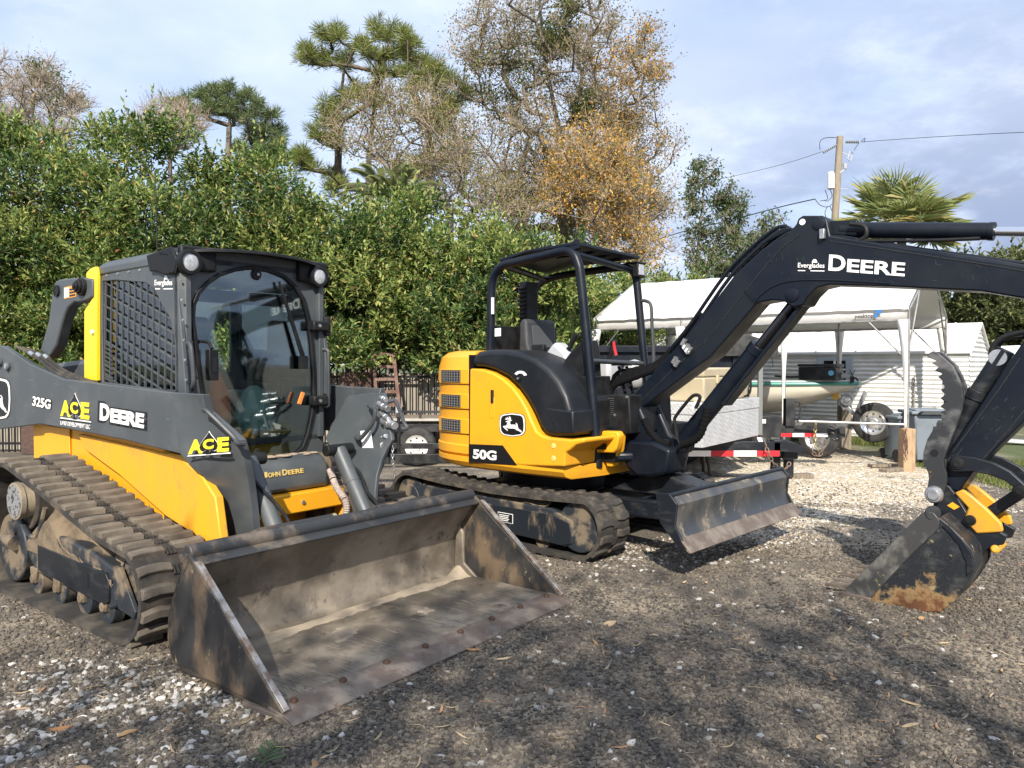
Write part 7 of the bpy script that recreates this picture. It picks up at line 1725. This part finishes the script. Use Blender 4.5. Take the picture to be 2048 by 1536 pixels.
GALV = mat('galvanised tube', (.45, .45, .44), .4, .7, col2=(.3, .28, .26), scale=8)
for x in (0, TLEN / 3, 2 * TLEN / 3, TLEN):
    for y in (.03, WT - .03): lg_ = MB(); lg_.cyl((x, y, 0), (x, y, ZE - .05), .019, n=10); lg_.build('leg', GALV, tent)
for y in (.03, WT - .03): b.cyl((0, y, ZV + .02), (TLEN, y, ZV + .02), .019, n=10)
b.cyl((0, WT / 2, ZR - .05), (TLEN, WT / 2, ZR - .05), .019, n=10)
for x in (0, TLEN / 3, 2 * TLEN / 3, TLEN):
    for y in (.03, WT - .03): b.cyl((x, y, ZE - .06), (x, WT / 2, ZR - .05), .019, n=10)
for y in (.03, WT - .03):
    b.cyl((TLEN, y, 1.55), (TLEN - .55, y, ZV + .02), .014, n=8); b.cyl((0, y, 1.55), (.55, y, ZV + .02), .014, n=8)
b.cyl((TLEN, .03, 1.7), (TLEN, .7, ZE + .25), .014, n=8); b.cyl((TLEN, WT - .03, 1.7), (TLEN, WT - .7, ZE + .25), .014, n=8)
b.build('frame', GALV, tent)
for x in (0, TLEN / 3, 2 * TLEN / 3, TLEN):
    for y in (.0, WT):
        b = MB(); sx = 1 if x < TLEN - .1 else -1; rows = []
        for k in range(14):
            f = k / 13; z = ZV + .03 - (ZV - .55) * f; w = .035 + .13 * (1 - f) ** 2.4; o_ = -w * .5 if 0 < x < TLEN - .1 else 0
            rows.append([(x + (o_ + w * g) * (sx if x in (0, TLEN) else 1), y - .03 + .02 * math.sin(g * 9 + k * .2) * (1 - f) + (.06 * (g > .99) * (1 - f)), z) for g in np.linspace(0, 1, 6)])
        b.add([p for r in rows for p in r], [(i * 6 + j, i * 6 + j + 1, (i + 1) * 6 + j + 1, (i + 1) * 6 + j) for i in range(13) for j in range(5)])
        b.build('leg_skirt', TF, tent, sharp=60).modifiers.new('solid', 'SOLIDIFY').thickness = .004
o = Vector((TLEN - .72, -.022, ZV + .05)); lettering('maker_lettering', 'peaktop', o, Vector((.26, 0, 0)), Vector((0, 0, .075)), BLACKD, tent, bold=.02); multi_decal('maker_emblem', [[(0, 0), (.45, 0), (.45, .5), (0, .5)], [(.55, .5), (1, .5), (1, 1), (.1, 1), (.1, .6)]], Vector((TLEN - .45, -.024, ZV + .07)), Vector((.10, 0, 0)), Vector((0, 0, .11)), mat('blue print', (.04, .17, .42), .5), tent)

# ================================================================== corrugated shed behind the tent
sc_ = np.array([8.16, 13.84]); sdv = td; shed = thing('metal_shed', 'long low white corrugated metal shed behind the tent', 'shed', (sc_[0], sc_[1], 0), math.atan2(td[1], td[0]))
SH = mat('white corrugated steel', (.72, .72, .71), .45, col2=(.62, .62, .60), scale=3)
SL, SDp, SE, SR = 8.4, 2.4, 1.76, 2.28
def corr(f, n, amp=.011): return amp * math.sin(f * n * 2 * math.pi)
b = MB(); zs = np.linspace(.12, SE, 24 * 6 + 1); V_ = []
for z in zs: V_ += [(-SL, -.0 + corr((z - .12) / (SE - .12), 20), z), (0, corr((z - .12) / (SE - .12), 20), z)]
b.add(V_, [(2 * i, 2 * i + 1, 2 * i + 3, 2 * i + 2) for i in range(len(zs) - 1)]); b.span((-SL, .04, 0), (0, .10, SE)); wl2 = b.build('wall', SH, shed, sharp=80)
b = MB(); zs = np.linspace(.12, SR, 24 * 6 + 1); V_ = []; F_ = []
for z in zs:
    y0, y1 = (0, SDp) if z <= SE else (SDp / 2 * (z - SE) / (SR - SE), SDp - SDp / 2 * (z - SE) / (SR - SE)); V_ += [(corr((z - .12) / (SR - .12), 24), y0, z), (corr((z - .12) / (SR - .12), 24), y1, z)]
b.add(V_, [(2 * i, 2 * i + 1, 2 * i + 3, 2 * i + 2) for i in range(len(zs) - 1)]); b.build('gable_wall', SH, shed, sharp=80)
b = MB(); b.prism([(-.07, SE - .05), (-.07, SE - .01), (SDp / 2, SR + .03), (SDp + .07, SE - .01), (SDp + .07, SE - .05), (SDp / 2, SR - .01)], -SL - .05, .05, 'x'); rfs = b.build('roof', mat('white roof sheet', (.74, .73, .71), .5, col2=(.66, .64, .6), scale=2), shed)
b = MB()
for k in range(11): x = -.4 - .75 * k; b.beam((x, -.07, SE), (x, SDp / 2, SR + .035), .03, .02)
b.build('roof_rib', SH, rfs); b = MB(); b.span((-SL, -.02, 0), (.02, SDp + .02, .12)); b.build('plinth', mat('dark plinth', (.12, .11, .10), .9), shed)
def sl(px, py, v=-.03):
    fr = Frame(sc_[0], sc_[1], td[0], td[1]); return fr.y(px, py, v)
w0, w1 = sl(1634, 742), sl(1706, 714); b = MB(); b.ring([(w0.x, w0.z - .32), (w1.x, w0.z - .32), (w1.x, w1.z), (w0.x, w1.z)], [(w0.x + .13, w0.z - .24), (w1.x - .13, w0.z - .24), (w1.x - .13, w1.z - .07), (w0.x + .13, w1.z - .07)], -.05, .05); wf = b.build('window', mat('grey blue window frame', (.36, .41, .47), .5), shed, bevel=.006)
b = MB(); b.span((w0.x + .13, -.02, w0.z - .24), (w1.x - .13, -.01, w1.z - .07)); b.build('pane', mat('dark window pane', (.02, .022, .025), .08, spec=.8), wf); b = MB(); xm = (w0.x + w1.x) / 2; b.span((xm - .02, -.045, w0.z - .24), (xm + .02, -.025, w1.z - .07)); b.span((w0.x + .13, -.044, (w0.z + w1.z) / 2 - .12), (w1.x - .13, -.026, (w0.z + w1.z) / 2 - .09)); b.build('mullion', WHITEP, wf)
b = MB(); p, q = sl(1829, 750, -.06), sl(1829, 850, -.06); b.cyl((p.x, -.06, .1), (p.x, -.06, p.z), .014, n=8); b.box((p.x + .05, -.06, p.z - .15), (.10, .02, .02)); b.box((p.x + .04, -.06, p.z - .45), (.10, .02, .02)); b.build('standpipe', mat('old pipe', (.30, .28, .26), .6, .4), shed)

# ================================================================== boat on its trailer
bo = TA + tn * 1.45 + td * 4.2; boat = thing('skiff', 'cream skiff with a green rub rail stored under the tent', 'boat', (bo[0], bo[1], 0), math.atan2(td[1], td[0]))
bw = Frame(bo[0], bo[1], td[0], td[1]); g0 = bw.y(1717, 767, 0); zg = g0.z; xb = g0.x
CREAM = mat('cream gelcoat', (.70, .655, .555), .3, col2=(.64, .59, .48), scale=2, coat=.3); b = MB(); rings = []
for k in range(15):
    f = k / 14; x = xb - 4.6 * (1 - f); hw = .80 * (1 - max(0, (f - .45) / .55) ** 2.2) + .01; zk = .62 + (zg - .66) * max(0, (f - .62) / .38) ** 1.5; zc = .80 + (zg - .84) * max(0, (f - .5) / .5) ** 1.9; zt2 = zg - .06 * (1 - f)
    rings.append([(x, -hw, zt2), (x, -hw * .96, zc + (zt2 - zc) * .5), (x, -hw * .80, zc), (x, 0, zk), (x, hw * .80, zc), (x, hw * .96, zc + (zt2 - zc) * .5), (x, hw, zt2), (x, 0, zt2 + .01)])
b.loft(rings); hull = b.build('hull', CREAM, boat, sharp=40)
b = MB(); rr = [(r[0][0], r[0][1] - .015, r[0][2] + .0) for r in rings] + [(r[6][0], r[6][1] + .015, r[6][2]) for r in rings[::-1]]; b.tube(rr, .03, n=8); b.build('rub_rail', mat('sea green rail', (.08, .30, .25), .4), hull)
b = MB(); b.loft([[(r[0][0], r[0][1] * .99, r[0][2] + .035), (r[6][0], r[6][1] * .99, r[6][2] + .035), (r[6][0], r[6][1] * .99, r[6][2] + .055), (r[0][0], r[0][1] * .99, r[0][2] + .055)] for r in rings]); b.build('deck', mat('pale deck', (.66, .72, .70), .4), hull)
bc_ = thing('cooler', 'black cooler box with a round blue sticker standing on the skiff', 'cooler', (bo[0], bo[1], 0), math.atan2(td[1], td[0])); c0, c1_ = bw.y(1596, 760, -.45), bw.y(1672, 728, -.45)
b = MB(); b.span((c0.x, -.45, zg + .05), (c1_.x, .0, c1_.z - .05)); b.build('body', BLKM, bc_, bevel=.02); b = MB(); b.span((c0.x - .01, -.46, c1_.z - .045), (c1_.x + .01, .01, c1_.z)); b.build('lid', BLKM, bc_, bevel=.012)
q = bw.y(1662, 746, -.453); b = MB(); b.cyl((q.x, -.4505, q.z), (q.x, -.455, q.z), .045, n=20); b.build('sticker', mat('light blue sticker', (.15, .45, .65), .5), bc_)
tm = thing('trolling_motor', 'black trolling motor with propeller lying on the bow of the skiff', 'motor', (bo[0], bo[1], 0), math.atan2(td[1], td[0]))
p, q = bw.y(1676, 752, -.1), bw.y(1700, 750, -.1); b = MB(); b.cyl(p, q, .055, .04, n=14); b.build('motor_pod', LGREY, tm, bevel=.01)
b = MB()
for k in range(3): a_ = 2 * math.pi * k / 3 + .5; b.loft([[q + Vector((.03, math.cos(a_) * r_ - math.sin(a_) * w_, math.sin(a_) * r_ + math.cos(a_) * w_)) + Vector((t_, 0, 0)) for w_, t_ in ((-.03, -.02), (.03, .02), (.03, .03), (-.03, -.01))] for r_ in (.02, .08, .14)])
b.tube([bw.y(1550, 752, -.3), bw.y(1580, 754, -.3), bw.y(1640, 752, -.2), bw.y(1676, 752, -.1)], .018); b.tube([bw.y(1700, 757, -.1), bw.y(1712, 756, -.1), bw.y(1716, 762, -.1)], .016); b.build('propeller', BLKM, tm)
bt = thing('boat_trailer', 'galvanised boat trailer with winch post and big spare wheel under the skiff', 'trailer', (bo[0], bo[1], 0), math.atan2(td[1], td[0]))
b = MB(); b.beam((xb - 4.3, -.5, .52), (xb - .6, -.3, .50), .08, .10); b.beam((xb - 4.3, .5, .52), (xb - .6, .3, .50), .08, .10); b.beam((xb - 1.2, 0, .50), (xb + .75, 0, .47), .08, .08); p, q = bw.y(1700, 858, 0), bw.y(1732, 782, 0); b.beam(p, q, .08, .06); b.beam(bw.y(1716, 836, 0), bw.y(1676, 795, 0), .06, .06); b.beam(bw.y(1676, 795, 0), bw.y(1690, 820, 0), .05, .05); b.build('frame', ZINC, bt, bevel=.006)
q = bw.y(1694, 799, -.05); b = MB(); b.lathe([(.07, -.02), (.10, -.02), (.10, .02), (.07, .02), (.07, -.02)], q, 'y', 18); b.cyl((q.x, -.1, q.z), (q.x, .05, q.z), .03, n=12); b.build('winch', ZINC, bt)
q = bw.y(1673, 793, 0); b = MB(); b.cyl((q.x, -.06, q.z), (q.x, .06, q.z), .055, n=16); b.build('bow_roller', mat('amber rubber', (.62, .38, .06), .5), bt)
q = bw.y(1748, 845, -.22); sw_ = wheel((q.x, -.20, q.z), .325, .2, bt, mat('bright trailer rim', (.72, .72, .72), .25, .8)); q = bw.y(1637, 862, -.75); wheel((q.x - .0, -.72, .33), .33, .2, bt, ZINC); wheel((q.x - .8, -.72, .33), .33, .2, bt, ZINC)
b = MB(); q = bw.y(1772, 900, 0); b.cyl((q.x, 0, .10), (q.x, 0, .62), .025, n=10); b.cyl((q.x - .03, -.06, .08), (q.x - .03, .06, .08), .08, n=16); b.build('jockey_wheel', BLKM, bt)

# ================================================================== bins, timber posts, bar
BINM = mat('blue grey bin plastic', (.19, .225, .26), .5, col2=(.16, .19, .22), scale=3)
for k, (px, py, d, s_, lab) in enumerate(((1806, 905, 12.3, .80, 'blue grey wheeled bin partly behind the raw timber post'), (1850, 918, 11.9, .92, 'larger blue grey wheeled bin next to the excavator thumb'))):
    q = P3(px, py, d); bn_ = thing('wheeled_bin', lab, 'bin', (q[0], q[1], 0), .1 - .25 * k, 'wheeled bins at the tent corner')
    b = MB(); b.loft([[(x * w * s_, y * w * s_, z) for x, y in ((-.27, -.3), (.27, -.3), (.30, -.1), (.30, .25), (.25, .32), (-.25, .32), (-.30, .25), (-.30, -.1))] for z, w in ((.06, .82), (.6, .95), (.66, 1.0), (.82 * s_, 1.0))]); b.build('body', BINM, bn_, bevel=.02)
    b = MB(); b.loft([[(x * s_, y * s_, .825 * s_ + z) for x, y in ((-.33, -.34), (.33, -.34), (.33, .36), (-.33, .36))] for z in (0, .05)]); b.loft([[(x * s_, y * s_, .875 * s_ + z) for x, y in ((-.25, -.26), (.25, -.26), (.25, .3), (-.25, .3))] for z in (0, .03)]); b.build('lid', BINM, bn_, bevel=.015)
    b = MB(); b.tube([(-.22 * s_, -.36 * s_, .78), (-.2 * s_, -.42 * s_, .80), (.2 * s_, -.42 * s_, .80), (.22 * s_, -.36 * s_, .78)], .018); b.build('handle', BLKM, bn_)
    for x in (-.28, .28): b = MB(); b.cyl((x - .03, -.30, .10), (x + .03, -.30, .10), .10, n=18); b.build('wheel', TYRE, bn_)
for px, py, d, w, h, m_, lab in ((1813, 944, 11.05, .17, .60, WOODM, 'raw timber post tied to the near tent leg'), (1689, 897, 13.9, .18, .78, OLDWOOD, 'weathered round timber post at the far tent leg')):
    q = P3(px, py, d); b = MB(); b.span((q[0] - w / 2, q[1] - w / 2, -.05), (q[0] + w / 2, q[1] + w / 2, h)); tag(b.build('timber_post', m_, None, bevel=.012), lab, 'post', 'timber posts at the tent legs')
q = P3(1805, 860, 10.9); b = MB(); rng = np.random.default_rng(4)
for k in range(5): b.tube([P3(1806 + rng.uniform(-6, 8), 858, 10.93), P3(1802 + rng.uniform(-12, 14), 880 + rng.uniform(-5, 15), 10.92), P3(1806 + rng.uniform(-8, 12), 905 + rng.uniform(-10, 15), 10.92)], .006, smooth=5)
tag(b.build('tie_straps', mat('worn straps', (.10, .05, .04), .8), None), 'tangled tie straps hanging on the raw timber post', 'strap')
p, q = P3(1597, 842, 11.2), P3(1808, 849, 11.0); b = MB(); b.cyl(p, q, .018, n=10); tag(b.build('steel_bar', ZINC, None), 'long thin steel bar reaching from the trailer jack to the tent post', 'bar')
for px, py, rz, lab in ((1775, 934, .1, 'flat scrap board on the pale stone by the bins'), (1790, 942, .5, 'second scrap board, nearer the timber post')):
    q = W.z(px, py); b = MB(); b.box((q.x, q.y, .025), (.55, .13, .04), Euler((0, 0, rz)).to_matrix()); tag(b.build('scrap_board', OLDWOOD, None, bevel=.004), lab, 'board', 'scrap boards by the bins')
q = W.z(2030, 890); b = MB(); b.box((q.x + .3, q.y, .05), (1.4, .3, .05), Euler((0, .05, -.5)).to_matrix()); tag(b.build('metal_sheet', mat('pale grey sheet', (.45, .47, .5), .5), None, bevel=.004), 'pale metal sheet lying on the grass at the right edge', 'sheet')
# grass tufts
def grass(name, n, fx, fy, h, seed, m):
    r = np.random.default_rng(seed); x, y = fx(r, n), fy(r, n); a = r.random(n) * 6.28; hh = h * r.uniform(.4, 1.2, n); w = .006 + .006 * r.random(n); ln = r.normal(0, .4, (n, 2)) * hh[:, None]
    P = np.stack([np.stack([x - w * np.cos(a), y - w * np.sin(a), np.zeros(n)], 1), np.stack([x + w * np.cos(a), y + w * np.sin(a), np.zeros(n)], 1), np.stack([x + ln[:, 0], y + ln[:, 1], hh], 1)], 1).reshape(-1, 3)
    tag(np_mesh(name, P, np.arange(3 * n).reshape(-1, 3), m), kind='stuff')
GR = leaf_mat('grass blade', [(0, (.07, .10, .02)), (.6, (.13, .17, .035)), (1, (.26, .23, .09))], .6, .3)
grass('grass', 16000, lambda r, n: r.uniform(6.0, 9.5, n), lambda r, n: r.uniform(8.4, 12.0, n), .06, 1, GR)
fx_ = lambda r, n: r.uniform(-7.5, 0, n)
r_ = np.random.default_rng(2); n = 2600; t = r_.uniform(-6.5, -.2, n); off = r_.uniform(-.55, -.05, n)
xs_, ys_ = sc_[0] + td[0] * t + tn[0] * off, sc_[1] + td[1] * t + tn[1] * off
grass('grass', n, lambda r, n: xs_, lambda r, n: ys_, .20, 3, GR)

# ================================================================== utility pole and wires
pd_ = 33; pt, pb_ = P3(1680, 273, pd_), P3(1670, 437, pd_); sl_ = (pt - pb_) / (pt[2] - pb_[2]); ft = pb_ - sl_ * pb_[2]
pole = thing('utility_pole', 'wooden utility pole with transformer can, behind the tent', 'utility pole', tuple(ft), 0); V = lambda q: Vector(q) - Vector(ft)
PW = mat('pole wood', (.30, .255, .19), .85, col2=(.22, .18, .13), scale=3, stretch=(5, 5, .6)); b = MB(); b.cyl(V(ft) + Vector((0, 0, -.1)), V(pt), .17, .135, 16); b.build('shaft', PW, pole)
b = MB(); q = V(P3(1662, 362, pd_ - .25)); b.cyl(q + Vector((0, 0, -.33)), q + Vector((0, 0, .30)), .15, n=20); b.lathe([(.15, .30), (.10, .38), (.03, .40)], q, 'z', 18); b.build('transformer', mat('grey transformer', (.62, .64, .66), .4), pole, bevel=.01)
b = MB(); q = V(P3(1690, 338, pd_ - .1)); b.cyl(q, q + Vector((0, 0, .22)), .07, .10, 14); b.cyl(q + Vector((-.25, 0, -.2)), q, .03, n=8); b.build('lamp_head', LGREY, pole)
b = MB()
for k in range(8): q = V(P3(1692 + 3.4 * k, 284, pd_)); b.cyl(q, q + Vector((.03, 0, 0)), .06, n=12)
for k in range(8): q = V(P3(1672 - 3.6 * k, 291 + 2 * k, pd_)); b.cyl(q, q + Vector((.03, 0, .01)), .05, n=12)
b.build('insulator', mat('insulator', (.25, .24, .24), .4), pole)
b = MB(); q = V(P3(1700, 312, pd_)); b.tube([q + Vector((-.10, 0, -.12)), q + Vector((.02, 0, -.22)), q + Vector((.12, 0, .12)), q + Vector((0, 0, .2)), q + Vector((-.10, 0, -.12))], .025); b.beam(V(P3(1674, 300, pd_)), q, .03, .03); b.beam(V(P3(1668, 378, pd_)), V(P3(1695, 378, pd_)), .03, .03); b.build('fuse_bracket', LGREY, pole)
WIRE = mat('black wire', (.012, .012, .013), .6)
b = MB()
for pts in (((1672, 275), (1650, 276), (1640, 284), (1640, 300)), ((1660, 378), (1664, 392), (1655, 402), (1648, 400)), ((1630, 398), (1640, 410), (1655, 414), (1664, 408)), ((1650, 380), (1655, 398), (1640, 402)), ((1722, 284), (1730, 276), (1728, 285)), ((1718, 286), (1708, 300)), ((1655, 412), (1650, 425), (1652, 434)), ((1660, 412), (1664, 422))): b.tube([V(P3(*q, pd_ - .2)) for q in pts], .014, n=6, smooth=5)
b.build('jumper_wire', WIRE, pole)
for pts, r_, lab in ((((1722, 284, 33), (1850, 275, 30), (2060, 264, 26), (2300, 258, 24)), .010, 'thin power line running right from the pole top'), (((1645, 303, 33), (1560, 330, 38), (1440, 358, 45), (1330, 380, 55)), .010, 'faint power line running left from the pole top'), (((1630, 398, 33), (1560, 414, 34), (1470, 438, 35), (1370, 462, 36), (1250, 500, 37)), .022, 'thick black service cable running left from the pole')):
    b = MB(); b.tube([Vector(P3(*q)) for q in pts], r_, n=6, smooth=6); tag(b.build('power_line', WIRE, None), lab, 'power line', 'wires on the utility pole')
# white vehicle roof glimpsed at the right edge
q = P3(2010, 690, 19); cv = thing('parked_van', 'white van roof glimpsed behind the dipper arm at the right edge', 'van', (q[0], q[1], 0), 0)
VW = mat('white car paint', (.78, .79, .80), .25, coat=.5); b = MB(); b.loft([[(-.7, 0, .4), (-.75, 0, 1.1), (-.45, 0, 1.95), (2.6, 0, 2.05), (3.2, 0, 1.9), (3.3, 0, .4)], [(-.7, 1.8, .4), (-.75, 1.8, 1.1), (-.45, 1.8, 1.95), (2.6, 1.8, 2.05), (3.2, 1.8, 1.9), (3.3, 1.8, .4)]]); b.build('body', VW, cv, bevel=.12, seg=3)
b = MB(); b.prism([(-.35, 1.2), (-.15, 1.75), (2.7, 1.8), (2.8, 1.2)], -.004, -.02); b.build('window', mat('van glass', (.02, .025, .03), .06), cv)
for x in (.2, 2.5): wheel((x, .1, .35), .35, .22, cv, ZINC)

# ================================================================== dog behind the dump trailer frame
DOGM = mat('dark brown coat', (.022, .013, .009), .55, col2=(.045, .026, .016), scale=9)
dog = thing('dog', 'dark brown dog standing behind the dump trailer frame, only its legs showing', 'dog', tuple(W.z(1385, 954)), 0); D0 = W.z(1385, 954); dog.location = (D0.x, D0.y, 0)
def ell(c, rx, ry, rz): return (c, rx, ry, rz)
b = MB()
def limb(pts, rr, n=12):
    P_ = [Vector(p) for p in pts]; rings = []
    for i, p in enumerate(P_):
        d = (P_[min(i + 1, len(P_) - 1)] - P_[max(i - 1, 0)]).normalized(); a = Vector((0, 1, 0)); a = (a - d * a.dot(d)).normalized(); c = d.cross(a); r_ = rr[i]; ra, rb = r_ if isinstance(r_, tuple) else (r_, r_); rings.append([p + a * math.cos(t) * ra + c * math.sin(t) * rb for t in np.linspace(0, 2 * math.pi, n, endpoint=False)])
    b.loft(rings)
# trunk facing right: rump, loin, deep chest, neck, head, muzzle
limb([(-.30, 0, .50), (-.26, 0, .52), (-.12, 0, .50), (.04, 0, .48), (.18, 0, .47), (.26, 0, .52), (.33, 0, .62), (.40, 0, .70), (.47, 0, .70), (.54, 0, .66), (.60, 0, .64)], [.03, .095, (.095, .095), (.10, .115), (.11, .135), (.10, .13), (.075, .085), (.07, .075), (.07, .07), (.04, .045), (.028, .03)])
limb([(-.29, 0, .55), (-.40, .02, .50), (-.48, .03, .42)], [.03, .02, .008], 8)
for y in (-.075, .075):
    fx = .20 if y < 0 else .16; limb([(fx - .02, y, .52), (fx, y, .40), (fx - .02, y, .27), (fx, y, .15), (fx + .005, y, .05), (fx + .03, y, .022), (fx + .07, y, .015)], [(.05, .07), (.042, .05), .032, .024, .022, .030, .018], 10)
    hx = -.20 if y < 0 else -.10; limb([(hx - .02, y, .52), (hx + .03, y, .40), (hx + .05, y, .33), (hx - .05, y, .20), (hx - .055, y, .16), (hx - .03, y, .06), (hx - .005, y, .022), (hx + .04, y, .015)], [(.06, .09), (.05, .075), (.04, .05), .028, .026, .022, .030, .018], 10)
for y in (-.05, .05): limb([(.42, y, .76), (.40, y * 1.4, .73), (.41, y * 1.7, .66)], [.03, (.015, .035), (.008, .018)], 8)
dg = b.build('body', DOGM, dog, sharp=80); rm_ = dg.modifiers.new('remesh', 'REMESH'); rm_.mode = 'VOXEL'; rm_.voxel_size = .012; sm_ = dg.modifiers.new('smooth', 'SMOOTH'); sm_.iterations = 6; rm_.use_smooth_shade = True
b = MB()
for y in (-.05, .05): b.ball((.475, y, .73), .012, 5)
b.ball((.615, 0, .65), .018, 5, (1, 1.2, .8)); b.build('eyes_and_nose', BLACKD, dog)

# ================================================================== tidy the object tree
def islands(me):
    n = len(me.vertices); par = list(range(n))
    def find(a):
        while par[a] != a: par[a] = par[par[a]]; a = par[a]
        return a
    for e in me.edges:
        a, c = find(e.vertices[0]), find(e.vertices[1])
        if a != c: par[a] = c
    root = [find(i) for i in range(n)]; ids = {}
    return [ids.setdefault(r, len(ids)) for r in root], len(ids)
def split_pieces(o, gap=.004):
    """One object for each separate piece of a part; pieces that touch stay together."""
    me = o.data; lab, k = islands(me)
    if k < 2: return
    co = np.empty(len(me.vertices) * 3); me.vertices.foreach_get('co', co); co = co.reshape(-1, 3); lab = np.array(lab)
    mn = np.array([co[lab == i].min(0) for i in range(k)]) - gap; mx = np.array([co[lab == i].max(0) for i in range(k)]) + gap
    g = list(range(k))
    for i in range(k):
        for j in range(i):
            if (mn[i] <= mx[j]).all() and (mn[j] <= mx[i]).all() and g[i] != g[j]:
                a, c = g[i], g[j]; g = [c if q == a else q for q in g]
    gs = sorted(set(g))
    if len(gs) < 2: return
    vg = np.array(g)[lab]; polys = [tuple(p.vertices) for p in me.polygons]
    base = o.name.split('.')[0]
    for n_, gi in enumerate(gs):
        idx = np.nonzero(vg == gi)[0]; mp = {int(v): i for i, v in enumerate(idx)}
        m2 = bpy.data.meshes.new(base); m2.from_pydata(co[idx].tolist(), [], [tuple(mp[v] for v in p) for p in polys if p[0] in mp])
        m2.polygons.foreach_set('use_smooth', [True] * len(m2.polygons)); m2.set_sharp_from_angle(angle=R(38))
        for m_ in me.materials: m2.materials.append(m_)
        if n_ == 0: o.data = m2
        else:
            c = o.copy(); c.data = m2; COL.objects.link(c)
SPLIT = {'rivet', 'tongue', 'roller', 'idler', 'sprocket', 'roller_bracket', 'bolt', 'bolt_cap', 'corner_post', 'lamp_bezel', 'cab_upright', 'rear_tower', 'hydraulic_coupler', 'boom_pin', 'link_pin', 'edge_bolt', 'bucket_tooth', 'hose_fitting',
         'quick_attach_plate', 'joystick', 'control_lever', 'slot', 'sticker', 'pivot_boss', 'pivot_pin', 'hydraulic_pipe', 'cylinder_line', 'hose', 'line_clamp', 'side_console', 'arm_console', 'thumb', 'bucket_link', 'insulator',
         'jumper_wire', 'latch', 'propeller', 'deck_boards', 'eyes_and_nose', 'wheel_nut', 'rail', 'side_plate', 'coupler_wedge', 'window_mesh', 'deck', 'tool_box', 'seat', 'jack', 'roof_rib'} - {'window_mesh', 'roof_rib'}
for o in list(scene.objects):
    if o.type == 'MESH' and o.parent is not None and o.name.split('.')[0] in SPLIT and not o.children: split_pieces(o)
for o in list(scene.objects):
    if o.name.split('.')[0] == 'deck_boards': o.name = 'deck_board'
    elif o.name.split('.')[0] == 'eyes_and_nose': o.name = 'eye'
    # thing > part > sub-part, no deeper
    chain_ = [o]
    while chain_[-1].parent is not None: chain_.append(chain_[-1].parent)
    if len(chain_) > 3: o.parent = chain_[-2]
